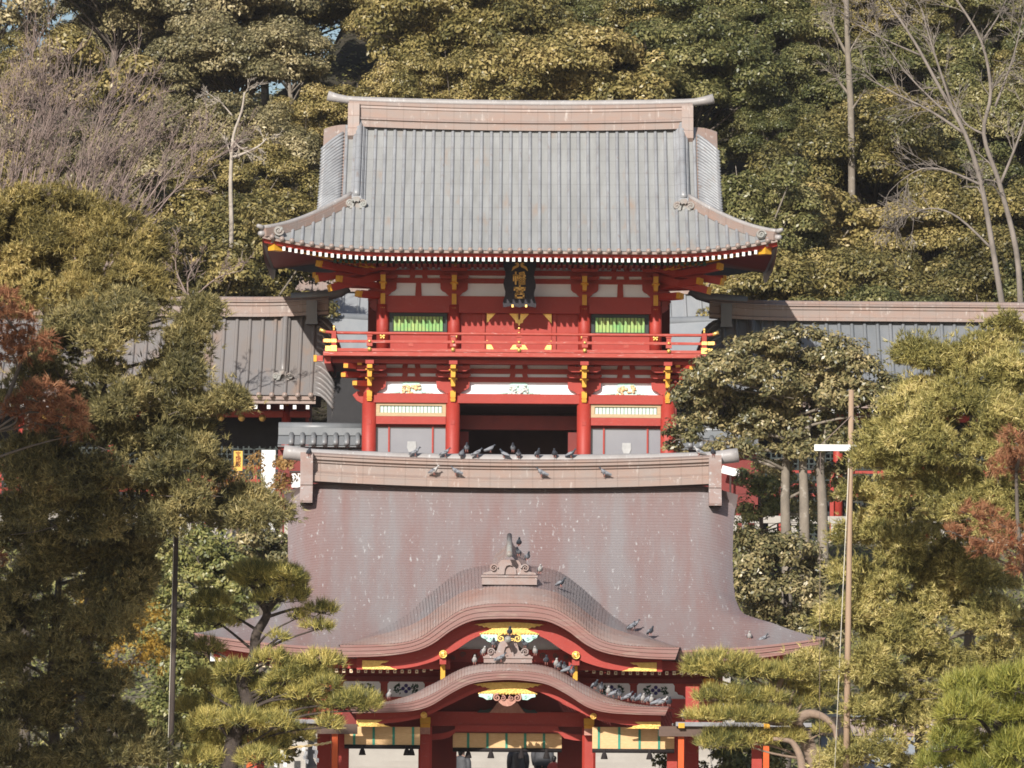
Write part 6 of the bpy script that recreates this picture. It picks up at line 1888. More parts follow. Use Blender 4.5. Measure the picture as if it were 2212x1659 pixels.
# ================================================================== foliage
LM = {
 'hill': leaf_mat('evergreen_leaves', [(.055, .056, .018), (.155, .135, .045), (.31, .245, .085), (.56, .43, .19)], rough=.42, spec=.45, trans=.16, scale=.55, nw=.42, ow=.25),
 'hillgreen': leaf_mat('deep_green_leaves', [(.042, .054, .018), (.115, .120, .040), (.225, .205, .075), (.44, .37, .17)], rough=.42, spec=.45, trans=.16, scale=.55, nw=.42, ow=.25),
 'hillgrey': leaf_mat('grey_green_leaves', [(.065, .063, .030), (.165, .148, .070), (.30, .25, .125), (.54, .44, .25)], rough=.45, spec=.45, trans=.16, scale=.55, nw=.42, ow=.25),
 'yew': leaf_mat('yew_needles', [(.045, .046, .020), (.125, .112, .045), (.28, .235, .092), (.58, .46, .20)], rough=.5, trans=.18, scale=1.2, nw=.5, ow=.05),
 'yewgold': leaf_mat('golden_yew_needles', [(.065, .058, .020), (.185, .150, .050), (.38, .30, .10), (.64, .49, .20)], rough=.5, trans=.18, scale=1.2, nw=.5, ow=.05),
 'yewlime': leaf_mat('yellow_green_yew_needles', [(.075, .078, .024), (.215, .195, .060), (.45, .385, .125), (.78, .64, .29)], rough=.5, trans=.18, scale=1.2, nw=.5, ow=.05),
 'rust': leaf_mat('rusty_cypress_sprays', [(.13, .055, .028), (.25, .10, .048), (.36, .16, .075), (.46, .27, .15)], rough=.7, trans=.18, scale=1.5, nw=.5, ow=.05),
 'camphor': leaf_mat('camphor_leaves', [(.055, .060, .028), (.150, .138, .060), (.285, .235, .105), (.52, .41, .21)], rough=.38, spec=.5, trans=.18, scale=.9, nw=.45, ow=.05),
 'shrub': leaf_mat('shrub_leaves', [(0.053, 0.070, 0.024), (0.143, 0.155, 0.049), (0.254, 0.245, 0.078), (0.449, 0.388, 0.154)], rough=.4, spec=.5, trans=.18, scale=.9, nw=.45, ow=.1),
 'pine': leaf_mat('pine_needles', [(.055, .072, .024), (.22, .21, .062), (.52, .44, .125), (.80, .65, .23)], rough=.5, trans=.18, scale=1.6, nw=.45, ow=.05),
 'pinelime': leaf_mat('bright_pine_needles', [(0.085, 0.109, 0.022), (0.198, 0.210, 0.041), (0.338, 0.319, 0.066), (0.506, 0.450, 0.112)], rough=.5, trans=.18, scale=1.6, nw=.45, ow=.05),
 'maple': leaf_mat('yellow_maple_leaves', [(0.176, 0.110, 0.022), (0.330, 0.198, 0.033), (0.462, 0.297, 0.055), (0.506, 0.374, 0.110)], rough=.6, trans=.45, scale=1.2, nw=.45, ow=.1),
 'nandina': leaf_mat('bronze_shrub_leaves', [(0.154, 0.099, 0.033), (0.286, 0.176, 0.055), (0.396, 0.220, 0.077), (0.440, 0.297, 0.132)], rough=.6, trans=.35, scale=1.5, nw=.45, ow=.1),
}
def unit(a): return a / np.maximum(np.linalg.norm(a, axis=1, keepdims=True), 1e-9)
def ell_points(n, c, r, r_in=.55, zmin=-.7, g=rng):
    d = unit(g.normal(size=(int(n * 1.6) + 8, 3)))
    d = d[d[:, 2] > zmin][:n]
    rad = (r_in ** 3 + (1 - r_in ** 3) * g.random(len(d))) ** (1 / 3)
    P = np.asarray(c) + d * rad[:, None] * np.asarray(r)
    return P, unit(d / np.asarray(r))
def leaf_quads(P, N, L, asp, g=rng, jit=.3):
    n = len(P)
    t = unit(np.cross(N, g.normal(size=(n, 3)))); b = np.cross(N, t)
    L = L * (1 - jit + 2 * jit * g.random((n, 1))); Wd = L * asp
    V = np.empty((n, 4, 3)); V[:, 0] = P - t * L / 2; V[:, 1] = P + b * Wd / 2 + N * L * .06; V[:, 2] = P + t * L / 2; V[:, 3] = P - b * Wd / 2 + N * L * .06
    return V.reshape(-1, 3)
def blade_tris(P, D, L, Wd, g=rng, jit=.3, face=None):
    n = len(P)
    s = unit(np.cross(D, g.normal(size=(n, 3)) if face is None else face + g.normal(size=(n, 3)) * .35))
    L = L * (1 - jit + 2 * jit * g.random((n, 1)))
    V = np.empty((n, 3, 3)); V[:, 0] = P - s * Wd / 2; V[:, 1] = P + s * Wd / 2; V[:, 2] = P + D * L
    return V.reshape(-1, 3)
def tufts(P, A, K, L, Wd, spread=.75, g=rng):
    """K narrow blades fanning out around axis A at every P"""
    n = len(P)
    D = unit(np.repeat(A, K, 0) + g.normal(size=(n * K, 3)) * spread)
    B = np.repeat(P, K, 0) + g.normal(size=(n * K, 3)) * L * .12
    return blade_tris(B, D, L, Wd, g, face=np.repeat(A, K, 0))

# ---------------------------------------------------------------- hillside trees
def hill_variant(seed, R, Hc, flat, npad, leaf):
    g = np.random.default_rng(seed); rs = random.Random(seed)
    V = []; limbs = []
    for k in range(npad):
        a = rs.uniform(0, 2 * math.pi); e = math.asin(rs.uniform(-.35, 1))
        q = rs.uniform(.45, 1.08)
        c = (R * q * math.cos(e) * math.cos(a), R * q * math.cos(e) * math.sin(a), Hc + R * flat * q * math.sin(e))
        rx = rs.uniform(.36, .86) * R / 3; rz = rx * rs.uniform(.50, .95)
        n = int(600 * rx * rx / leaf ** 2 * .045)
        P, N = ell_points(n, c, (rx, rx, rz), .5, -.45, g)
        N = unit(N * .9 + np.array([0, 0, .35]) + g.normal(size=N.shape) * .42)
        V.append(leaf_quads(P, N, leaf, .5, g))
        limbs.append(c)
    me = np_mesh('crown', np.concatenate(V), 4)
    m = MB(); th = Hc
    top = (rs.uniform(-.4, .4), rs.uniform(-.4, .4), th)
    m.tube([(0, 0, -1.2), (.12, 0, th * .35), (top[0] * .6, top[1] * .6, th * .7), top], [.19, .16, .13, .08], 7)
    for c in limbs[:34]:
        f = rs.uniform(.45, .95); b = Vector((top[0] * f, top[1] * f, th * f)); c = Vector(c)
        mid = b.lerp(c, .5) + Vector((rs.uniform(-.3, .3), rs.uniform(-.3, .3), rs.uniform(-.1, .35)))
        m.tube([b, mid, c + Vector((0, 0, -.1)), c + (c - mid) * .25], [.06, .045, .026, .01], 5)
    tm = m.build('trunk', M['bark'] if seed % 3 else M['palebark']); tme = tm.data; bpy.data.objects.remove(tm)
    return me, tme
HV = [hill_variant(100 + i, R_, Hc, fl, int(npad * 2.0), .125 + .011 * i) for i, (R_, Hc, fl, npad) in enumerate([(3.2, 5.6, .78, 46), (3.6, 5.0, .66, 52), (2.7, 6.2, .95, 40), (3.3, 5.4, .72, 44), (3.8, 5.6, .6, 54), (2.9, 5.0, .85, 40)])]
HVS = [hill_variant(200 + i, R_, Hc, fl, npad, .20) for i, (R_, Hc, fl, npad) in enumerate([(3.6, 5.2, .62, 20), (3.3, 6.0, .66, 17)])]     # thin crowns on the crest
def put_tree(name, label, cat, crown, trunk, lm, loc, rz, sc, group=None):
    t = thing(name, label, cat, loc, group); t.rotation_euler = (0, 0, rz); t.scale = (sc, sc, sc * random.uniform(.92, 1.08))
    for nm, me, mt in (('crown', crown, lm), ('trunk', trunk, None)):
        o = bpy.data.objects.new(nm, me); COL.objects.link(o); o.parent = t
        if mt is not None:
            if not me.materials: me.materials.append(mt)
            o.material_slots[0].link = 'OBJECT'; o.material_slots[0].material = mt
    return t
ROWW = ['lowest', 'second lowest', 'third lowest', 'fourth lowest', 'fifth lowest', 'sixth lowest', 'sixth highest', 'fifth highest', 'fourth highest', 'third highest', 'second highest', 'highest']
ORD += 'sixteenth seventeenth eighteenth nineteenth twentieth'.split()
def hillside():
    rs = random.Random(5)
    rows = [214.5, 220, 226, 233, 240, 248, 256, 265, 274, 284, 294, 304]
    for r, Y in enumerate(rows):
        half_w = Y * .082 + 3.5
        sp = 4.3 + .06 * r
        n = int(2 * half_w / sp) + 1
        for k in range(n):
            x = -half_w + sp * (k + .5 * (r % 2)) + rs.uniform(-1.1, 1.1); y = Y + rs.uniform(-2.2, 2.2)
            u = 1106 + x / mpp(y, 25)
            if y < 227 and 455 < u < 1760: continue
            thin = (x < -6 and y > 246 and rs.random() < .3)
            if x < -3 and y > 305: continue
            i = rs.randrange(6)
            cr, tr = HVS[i % 2] if thin else HV[i]
            kind = 'hillgrey' if x < -8 and rs.random() < .5 else ('hillgreen' if (x > 6 and rs.random() < .55) or rs.random() < .12 else 'hill')
            word = {'hill': 'olive brown', 'hillgreen': 'deep green', 'hillgrey': 'grey green'}[kind]
            sc = rs.uniform(.72, 1.15)
            lab = '%s evergreen tree, %s from the left in the %s row up the hillside' % (word, ORD[min(k, 19)], ROWW[r])
            put_tree('evergreen_tree', lab, 'tree', cr, tr, LM[kind], (x, y, hill_z(x, y) - .1), rs.uniform(0, 6.28), sc, 'evergreen trees on the hillside')
hillside()
p_ = W(492, 800, 216.6)
put_tree('evergreen_tree', 'narrow olive evergreen hiding the foot of the whitish dead tree', 'tree', HV[2][0], HV[2][1], LM['hill'], (p_.x, p_.y, hill_z(p_.x, p_.y) - .1), 1.0, 1.22, 'evergreen trees on the hillside')

# low growth that covers the hill floor
def bank_cover():
    g = np.random.default_rng(78); n = 45000
    x = (6.4 + 16 * g.random(n)) * np.sign(g.random(n) - .5); f = g.random(n)
    P = np.stack([x, 165.6 + (YT - 166) * f, PLAT * f ** .8 + g.random(n) * .5], 1)
    N = unit(np.stack([g.normal(size=n) * .5, g.normal(size=n) * .5 - .6, np.ones(n) * .8], 1))
    tag(link('bank_undergrowth', np_mesh('bank_undergrowth', leaf_quads(P, N, .15, .5, g), 4), LM['shrub']), 'low evergreen ground cover on the bank beside the stairs', 'undergrowth', kind='stuff')
bank_cover()
def undergrowth():
    g = np.random.default_rng(77)
    n = 60000
    y = 213 + 92 * g.random(n) ** .8; x = (g.random(n) * 2 - 1) * (y * .085 + 2)
    z = np.array([hill_z(a, b) for a, b in zip(x, y)]) + g.random(n) ** 2 * 1.8
    N = unit(np.stack([g.normal(size=n) * .5, g.normal(size=n) * .5 - .5, np.ones(n)], 1))
    o = link('undergrowth', np_mesh('undergrowth', leaf_quads(np.stack([x, y, z], 1), N, .2, .5, g), 4), LM['hillgreen'])
    tag(o, 'low green undergrowth covering the wooded hill floor', 'undergrowth', kind='stuff')
undergrowth()

# ---------------------------------------------------------------- bare trees
def grow(m, p, d, L, r, depth, rs, bend, spread, up, kids, nseg=5):
    pts = [p]; rad = [r]; d = d.normalized()
    for i in range(nseg):
        d = (d + Vector((rs.gauss(0, bend), rs.gauss(0, bend), rs.gauss(0, bend) + up))).normalized()
        p = p + d * (L / nseg); pts.append(p); rad.append(r * (1 - .8 * (i + 1) / nseg) + .004)
    m.tube(pts, rad, 4 if r < .05 else 6, cap=False)
    if depth > 0:
        for k in range(kids):
            i = rs.randint(1, nseg)
            q = pts[i]; dd = (pts[i] - pts[i - 1]).normalized()
            side = Vector((rs.gauss(0, 1), rs.gauss(0, .8), rs.gauss(0, 1))).normalized()
            grow(m, q, dd + side * spread, L * rs.uniform(.42, .68), max(.006, rad[i] * .62), depth - 1, rs, bend, spread, up, kids, max(3, nseg - 1))
def bare_tree(name, label, Y, limbs, matn, seed, base, twig=(1.2, .7, 3, .03), thick=None):
    """limbs: pixel polylines with end radii in metres"""
    rs = random.Random(seed)
    b = W(*base, Y); z0 = hill_z(b.x, Y) if Y > 212 else 0
    t = thing(name, label, 'tree', (b.x, Y, z0)); m = MB(); mt = MB()
    L, spread, depth, up = twig
    for li, (poly, r0, r1, nk) in enumerate(limbs):
        P = smooth_pts([W(q[0], q[1], Y + (q[2] if len(q) > 2 else 0)) for q in poly], 4)
        if li == 0 or (thick and li in thick): P = [Vector((P[0].x, P[0].y, min(P[0].z, z0 - .3)))] + P
        rad = [r0 + (r1 - r0) * i / (len(P) - 1) for i in range(len(P))]
        (mt if r0 > .07 else m).tube(P, rad, 7 if r0 > .07 else 5)
        for k in range(nk):
            i = rs.randint(len(P) // 3, len(P) - 1); dd = (P[i] - P[max(0, i - 1)]).normalized()
            side = Vector((rs.gauss(0, 1), rs.gauss(0, .7), rs.gauss(0, .9))).normalized()
            grow(m, P[i], dd * .8 + side * spread, L * rs.uniform(.6, 1.2), max(.010, rad[i] * .42), depth, rs, .16, spread, up, 4)
    if mt.v: mt.build('trunk', M[matn], t)
    m.build('branches', M[matn], t)
    return t
def whips():
    rs = random.Random(4); L = [([(150, 640), (175, 560), (230, 480)], .14, .06, 5)]
    for i in range(30):
        x = -40 + 270 * (i / 29) + rs.uniform(-12, 12); y = 610 + rs.uniform(-30, 30)
        lean = 40 + .55 * max(0, x) + rs.uniform(-25, 35); h = 430 - .75 * max(0, x) + rs.uniform(-60, 40)
        L.append(([(x, y), (x + lean * .35, y - h * .38), (x + lean * .75, y - h * .74), (x + lean * 1.15, y - h)], .035 + .02 * rs.random(), .008, 9))
    return L
bare_tree('bare_tree', 'large leafless tree with brown-violet whip-like shoots at the left edge of the hillside', 211.0, whips(), 'twig', 3, (150, 660), (1.35, .38, 2, .05))
bare_tree('bare_tree', 'leafless grey tree leaning over the right edge of the hillside with drooping twigs', 210.5,
          [([(2165, 660), (2145, 540), (2120, 400), (2085, 290), (2030, 190), (1975, 90), (1915, 0)], .115, .035, 10), ([(2085, 290), (2010, 240), (1930, 200), (1860, 160)], .06, .015, 10), ([(2120, 400), (2050, 370), (1990, 365), (1940, 395)], .05, .012, 9),
           ([(2145, 540), (2070, 470), (2010, 450), (1950, 470)], .05, .012, 10), ([(2060, 240), (2020, 120), (1990, 20)], .05, .02, 8), ([(1990, 120), (1900, 80), (1830, 40)], .04, .012, 8), ([(2050, 250), (1960, 160), (1890, 60)], .04, .012, 8)],
          'twiggrey', 8, (2165, 680), (1.15, .6, 2, -.02))
bare_tree('bare_tree', 'second leafless grey trunk close to the right edge, thicker and nearer upright', 212.0,
          [([(2205, 660), (2195, 540), (2160, 400), (2125, 290), (2140, 200), (2120, 90), (2060, -10)], .115, .035, 10), ([(2125, 290), (2080, 260), (2040, 170)], .05, .015, 8), ([(2160, 400), (2200, 300), (2230, 200)], .06, .02, 9), ([(2150, 230), (2190, 120), (2212, 20)], .05, .015, 9), ([(2120, 90), (2160, 30), (2180, -20)], .04, .012, 8)],
          'twiggrey', 12, (2205, 680), (1.1, .6, 2, -.01))
bare_tree('bare_tree', 'slender whitish dead tree standing among the evergreens left of the gate roof', 218.5,
          [([(500, 480), (498, 400), (500, 340), (505, 290), (522, 240), (528, 200)], .085, .03, 5), ([(503, 340), (530, 330), (560, 315), (575, 300)], .06, .02, 4), ([(500, 300), (520, 320), (535, 318)], .04, .02, 3), ([(502, 250), (480, 225), (455, 205)], .03, .012, 5)],
          'deadwood', 21, (500, 520), (.55, .6, 2, .02))
bare_tree('bare_tree', 'pale bare-stemmed tree rising above the dark hillside right of the gate ridge', 236.0,
          [([(1840, 400), (1838, 240), (1832, 120), (1828, -10)], .15, .1, 4), ([(1838, 210), (1815, 180), (1800, 160)], .07, .03, 4), ([(1830, 120), (1800, 60), (1790, 20)], .07, .02, 4)],
          'palebark', 25, (1840, 420), (1.0, .6, 2, .02))
bare_tree('bare_tree', 'small grey leafless shrub between the golden yew and the corridor roof', 190.0,
          [([(420, 700), (405, 610), (430, 560)], .04, .015, 5), ([(405, 640), (380, 580), (385, 530)], .03, .01, 5), ([(420, 640), (470, 600), (520, 585)], .03, .01, 5)],
          'twig', 31, (420, 760), (.55, .6, 2, .02))
# ================================================================== trees in front of and beside the halls
def tree_from_clumps(name, label, cat, Y, clumps, trunk, lm, style, bark, group=None, depth=1.0, dens=1.0, base_z=0.0, r_tr=(.15, .06), limb_r=.04, seed=1, limb_every=1, size=1.0, grow_by=None):
    """clumps: (u, v, ru, rv[, dY]) in picture units at distance Y; trunk: polyline of (u, v[, dY])"""
    g = np.random.default_rng(seed); rs = random.Random(seed)
    k = mpp(Y, 6)
    back = {'yew': 1.3, 'leaf': .5, 'spray': .6, 'pine': 0}[style]
    tp = [W(q[0], q[1], Y + back + (q[2] if len(q) > 2 else 0)) for q in trunk]
    foot = Vector((tp[0].x, tp[0].y, base_z)); tp = [foot - Vector((0, 0, .2))] + tp
    t = thing(name, label, cat, foot, group)
    V = []; quads = style == 'leaf'
    cs = []
    for c in clumps:
        u, v, ru, rv = c[:4]; dY = c[4] if len(c) > 4 else rs.uniform(-.8, .8) * depth
        p = W(u, v, Y + dY); gr = grow_by or {'yew': 1.2, 'leaf': 1.2, 'spray': .95, 'pine': 1.2}[style]; rx, rz = ru * k * gr, rv * k * gr; ry = min(1.3, (rx + rz) / 2) * depth ** .5
        cs.append((p, rx, ry, rz))
        A = math.pi * rx * rz
        if style == 'leaf':
            # leaves gather on a few sprays inside each clump
            ns = max(4, int(A * 13)); SP, SN = ell_points(ns, p, (rx * .86, ry * .86, rz * .86), .55, -.75, g)
            for q, nn in zip(SP, SN):
                r_ = .26 * size * g.uniform(.7, 1.3); n = int(95 * dens)
                P, N = ell_points(n, q, (r_, r_, r_ * .72), .35, -.6, g)
                N = unit(N * .7 + nn * .45 + np.array([0, -.1, .3]) + g.normal(size=N.shape) * .42)
                V.append(leaf_quads(P, N, .115 * size, .5, g))
        elif style == 'yew':
            ns = max(5, int(A * 7)); SP, SN = ell_points(ns, p, (rx * .84, ry * .84, rz * .84), .5, -.85, g)
            for q, nn in zip(SP, SN):
                r_ = g.uniform(.20, .42) * size; n = max(12, int(115 * dens * (r_ / .3) ** 2))
                P, N = ell_points(n, q, (r_, r_, r_ * .78), .7, -.55, g)
                Ax = unit(N * .7 + nn * .3 + np.array([0, -.15, .35]) + g.normal(size=N.shape) * .35)
                V.append(tufts(P, Ax, 9, .105 * size, .021 * size, .85, g))
                # a few sprays reach out of the mass and break its outline
                ne = max(2, n // 9); P2, N2 = ell_points(ne, q, (r_ * 1.65, r_ * 1.65, r_ * 1.4), .72, -.4, g)
                V.append(tufts(P2, unit(N2 * .6 + nn * .6 + np.array([0, 0, .5]) + g.normal(size=N2.shape) * .3), 8, .13 * size, .018 * size, .5, g))
        elif style == 'spray':
            n = int(A * 150 * dens)
            P, N = ell_points(n, p, (rx, ry, rz), .3, -.9, g)
            Ax = unit(N * .5 + g.normal(size=N.shape) * .6 + np.array([0, -.2, .1]))
            V.append(tufts(P, Ax, 16, .16 * size, .016 * size, .35, g))
        elif style == 'pine':
            n = int(A * 400 * dens)
            P, N = ell_points(n, p, (rx, ry * 1.1, rz * .95), .55, -.45, g)
            Ax = unit(N * .55 + np.array([0, -.1, .8]) + g.normal(size=N.shape) * .25)
            V.append(tufts(P, Ax, 14, .175 * size, .013 * size, .6, g))
    link('crown', np_mesh('crown', np.concatenate(V) - np.asarray(foot), 4 if quads else 3), lm, t)
    m = MB()
    tpp = smooth_pts(tp, 5)
    m.tube(tpp, [r_tr[0] + (r_tr[1] - r_tr[0]) * i / (len(tpp) - 1) for i in range(len(tpp))], 9)
    for i, (c, rx, ry, rz) in enumerate(cs):
        if i % limb_every: continue
        cand = [q for q in tpp if q.z < c.z + .2] or [tpp[0]]
        b = min(cand, key=lambda q: (q - c).length + .6 * abs(q.z - c.z + .6))
        if (b - c).length > 6: continue
        e = c - Vector((0, 0, rz * .35))
        mid = b.lerp(e, .55) + Vector((rs.uniform(-.2, .2), rs.uniform(-.2, .2), rs.uniform(-.05, .25)))
        P = smooth_pts([b, mid, e], 4)
        m.tube(P, [limb_r * (1 - .65 * j / (len(P) - 1)) for j in range(len(P))], 6)
        for s in range(3 if style != 'pine' else 5):
            d = Vector((rs.uniform(-rx, rx), rs.uniform(-ry, ry) * .6, rs.uniform(-.3, .5) * rz)); q = e + d
            md = e.lerp(q, .5) + Vector((rs.uniform(-.08, .08), 0, rs.uniform(-.05, .1)))
            m.tube([e, md, q], [limb_r * .35, limb_r * .25, .008], 5)
    m.build('trunk', M[bark], t)
    return t
TC = tree_from_clumps
# ---- left side
TC('yew_tree', 'golden-tipped yew filling the left edge above the rusty branches', 'tree', 128.0,
   [(20, 450, 80, 50), (110, 465, 80, 45), (205, 478, 85, 42), (280, 525, 62, 55), (150, 545, 100, 55), (35, 550, 90, 65), (240, 600, 85, 55), (305, 600, 45, 32), (100, 630, 95, 55), (20, 640, 70, 50), (320, 640, 40, 40), (-40, 520, 60, 80), (180, 650, 80, 45)],
   [(60, 1000), (90, 760), (120, 600), (140, 500)], LM['yewgold'], 'yew', 'bark', seed=11, dens=1.0)
TC('yew_tree', 'broad olive yew with a leaning leader in front of the left corridor', 'tree', 119.3,
   [(185, 700, 95, 55), (262, 655, 60, 42), (120, 745, 80, 45), (225, 735, 62, 48), (278, 698, 34, 36), (200, 800, 62, 46), (130, 800, 70, 45), (437, 668, 10, 16), (426, 703, 17, 22), (404, 742, 20, 24), (382, 780, 30, 26), (350, 815, 38, 28), (394, 812, 22, 18), (295, 862, 66, 36), (410, 885, 48, 28), (462, 874, 40, 16), (498, 866, 20, 9), (350, 905, 80, 38), (250, 880, 75, 48), (420, 925, 52, 32), (330, 960, 85, 40), (230, 955, 85, 48), (60, 980, 90, 50), (365, 1012, 85, 36), (430, 985, 35, 26), (460, 1020, 40, 20), (290, 1060, 105, 42), (415, 1075, 80, 36), (505, 1085, 60, 28), (572, 1098, 40, 18), (190, 1035, 115, 58), (100, 1010, 100, 58), (30, 1075, 80, 60), (120, 1115, 110, 58), (255, 1120, 95, 48), (375, 1125, 75, 30), (475, 1118, 65, 26), (545, 1120, 45, 16), (20, 860, 60, 60), (160, 870, 60, 40)],
   [(170, 1640, 3), (190, 1350, 3), (215, 1050, 1), (225, 880), (210, 720)], LM['yew'], 'yew', 'bark', seed=12, dens=1.0, r_tr=(.17, .06), grow_by=1.04)
TC('yew_tree', 'dark shaded yew in the lower left corner beside the tall pole', 'tree', 121.0,
   [(50, 1190, 95, 65), (170, 1220, 110, 58), (275, 1205, 75, 48), (335, 1180, 45, 40), (50, 1310, 90, 75), (180, 1320, 90, 60), (60, 1430, 90, 65), (160, 1420, 60, 50), (50, 1545, 80, 65), (30, 1640, 90, 55), (150, 1635, 95, 45), (240, 1640, 60, 40), (270, 1270, 50, 40), (215, 1545, 45, 40), (-20, 1400, 60, 120), (110, 1500, 60, 40), (255, 1345, 48, 40), (230, 1490, 40, 36), (300, 1620, 42, 36), (265, 1560, 36, 30)],
   [(120, 1659), (110, 1500), (120, 1350), (130, 1220)], LM['yew'], 'yew', 'bark', seed=13, dens=1.0)
TC('cypress_branch_tree', 'rust-coloured cypress with browned sprays at the left edge', 'tree', 117.2,
   [(0, 650, 45, 38), (25, 695, 60, 45), (70, 745, 55, 42), (15, 760, 50, 40), (95, 850, 60, 34), (135, 890, 62, 36), (80, 905, 55, 30), (165, 930, 40, 25), (35, 880, 35, 25), (5, 1212, 22, 18)],
   [(-60, 1200), (-40, 1000), (20, 850), (60, 740)], LM['rust'], 'spray', 'bark', seed=14, dens=1.3, r_tr=(.08, .03), limb_r=.03)
TC('maple_tree', 'small yellow-leaved maple in the shade behind the tall pole', 'tree', 139.0,
   [(240, 1290, 85, 38), (285, 1410, 60, 55), (180, 1450, 60, 45), (310, 1350, 45, 45), (200, 1560, 60, 38), (110, 1500, 60, 45), (290, 1255, 50, 24), (330, 1400, 30, 40), (250, 1480, 50, 30)],
   [(250, 1659), (245, 1500), (255, 1380)], LM['maple'], 'leaf', 'bark', seed=15, dens=.38, r_tr=(.1, .04), limb_r=.025)
TC('evergreen_shrub', 'tall green broadleaf shrub between the tall pole and the left pine', 'shrub', 156.0,
   [(425, 1185, 48, 45), (470, 1225, 55, 50), (395, 1270, 55, 60), (480, 1300, 60, 55), (425, 1385, 62, 62), (515, 1385, 40, 55), (375, 1470, 55, 58), (450, 1485, 65, 58), (340, 1550, 55, 48), (400, 1570, 55, 48), (470, 1590, 65, 58), (550, 1600, 60, 48), (530, 1480, 50, 50), (620, 1610, 55, 45), (600, 1500, 50, 40), (350, 1210, 40, 40), (355, 1350, 40, 60), (315, 1630, 60, 40), (420, 1650, 60, 35)],
   [(450, 1659), (445, 1500), (440, 1300)], LM['shrub'], 'leaf', 'bark', seed=16, dens=1.05, size=1.1)
TC('round_shrub', 'dark rounded clipped shrub against the left edge of the stage hall roof', 'shrub', 166.0,
   [(545, 1168, 32, 26), (590, 1170, 30, 28), (566, 1195, 48, 32), (530, 1200, 25, 25), (602, 1200, 22, 28)],
   [(566, 1300), (566, 1220)], LM['camphor'], 'leaf', 'bark', seed=17, dens=1.25, r_tr=(.1, .05), base_z=1.5)
TC('bronze_shrub', 'bronze-leaved shrub in front of the corridor between the yellow sign and the white pillar', 'shrub', 187.5,
   [(470, 1035, 40, 26), (525, 1050, 40, 24), (548, 1010, 14, 36), (500, 1075, 50, 18), (440, 1060, 35, 20)],
   [(500, 1140), (505, 1080)], LM['nandina'], 'leaf', 'twig', seed=18, dens=.5, r_tr=(.05, .03), limb_r=.02, base_z=PLAT)
TC('bronze_shrub', 'small bronze-leaved shrub between the white pillar and the stage hall ridge', 'shrub', 187.0,
   [(606, 1010, 12, 22), (618, 1040, 14, 30), (600, 1065, 12, 25), (622, 1000, 8, 14)],
   [(608, 1140), (608, 1060)], LM['nandina'], 'leaf', 'twig', seed=19, dens=.6, r_tr=(.04, .02), limb_r=.015, base_z=PLAT)
# ---- pines
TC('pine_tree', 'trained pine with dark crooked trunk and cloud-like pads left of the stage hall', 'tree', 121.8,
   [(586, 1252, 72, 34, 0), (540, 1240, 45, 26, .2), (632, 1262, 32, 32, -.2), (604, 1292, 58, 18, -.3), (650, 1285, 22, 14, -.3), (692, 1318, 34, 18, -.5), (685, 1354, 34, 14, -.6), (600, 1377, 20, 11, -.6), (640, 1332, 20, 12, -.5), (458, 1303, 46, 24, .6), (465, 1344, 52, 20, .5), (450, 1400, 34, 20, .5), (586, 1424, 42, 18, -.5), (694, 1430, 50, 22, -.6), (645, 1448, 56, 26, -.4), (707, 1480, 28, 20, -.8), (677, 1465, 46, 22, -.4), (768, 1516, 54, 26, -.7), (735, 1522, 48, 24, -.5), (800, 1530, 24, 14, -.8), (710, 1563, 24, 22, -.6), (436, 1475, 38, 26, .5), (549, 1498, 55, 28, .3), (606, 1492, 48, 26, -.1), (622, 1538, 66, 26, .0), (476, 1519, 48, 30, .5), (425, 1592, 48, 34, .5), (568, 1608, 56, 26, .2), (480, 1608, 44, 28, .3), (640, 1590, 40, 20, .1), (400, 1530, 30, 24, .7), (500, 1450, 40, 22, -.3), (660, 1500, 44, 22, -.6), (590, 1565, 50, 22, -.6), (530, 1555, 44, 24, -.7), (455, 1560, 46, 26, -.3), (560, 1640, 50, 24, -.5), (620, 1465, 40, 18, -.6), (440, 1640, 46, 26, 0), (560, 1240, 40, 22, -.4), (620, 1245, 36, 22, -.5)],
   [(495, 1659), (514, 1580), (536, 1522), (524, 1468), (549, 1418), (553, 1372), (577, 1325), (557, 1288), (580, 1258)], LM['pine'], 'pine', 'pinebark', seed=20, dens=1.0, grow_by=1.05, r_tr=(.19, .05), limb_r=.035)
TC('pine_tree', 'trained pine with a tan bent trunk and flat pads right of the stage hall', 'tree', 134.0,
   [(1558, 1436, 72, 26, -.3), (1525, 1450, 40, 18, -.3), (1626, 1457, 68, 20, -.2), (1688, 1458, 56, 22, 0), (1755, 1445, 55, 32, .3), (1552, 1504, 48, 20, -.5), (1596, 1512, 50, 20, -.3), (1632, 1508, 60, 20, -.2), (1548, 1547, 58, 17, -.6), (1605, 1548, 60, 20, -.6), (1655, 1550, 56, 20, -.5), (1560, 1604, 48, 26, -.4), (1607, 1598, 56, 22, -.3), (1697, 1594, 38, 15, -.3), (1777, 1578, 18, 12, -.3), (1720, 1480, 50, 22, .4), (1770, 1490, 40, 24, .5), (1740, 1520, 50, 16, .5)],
   [(1775, 1700), (1763, 1654), (1742, 1600), (1719, 1564), (1722, 1552), (1690, 1520), (1680, 1490), (1690, 1465)], LM['pine'], 'pine', 'tanbark', seed=21, dens=1.0, r_tr=(.22, .05), limb_r=.035)
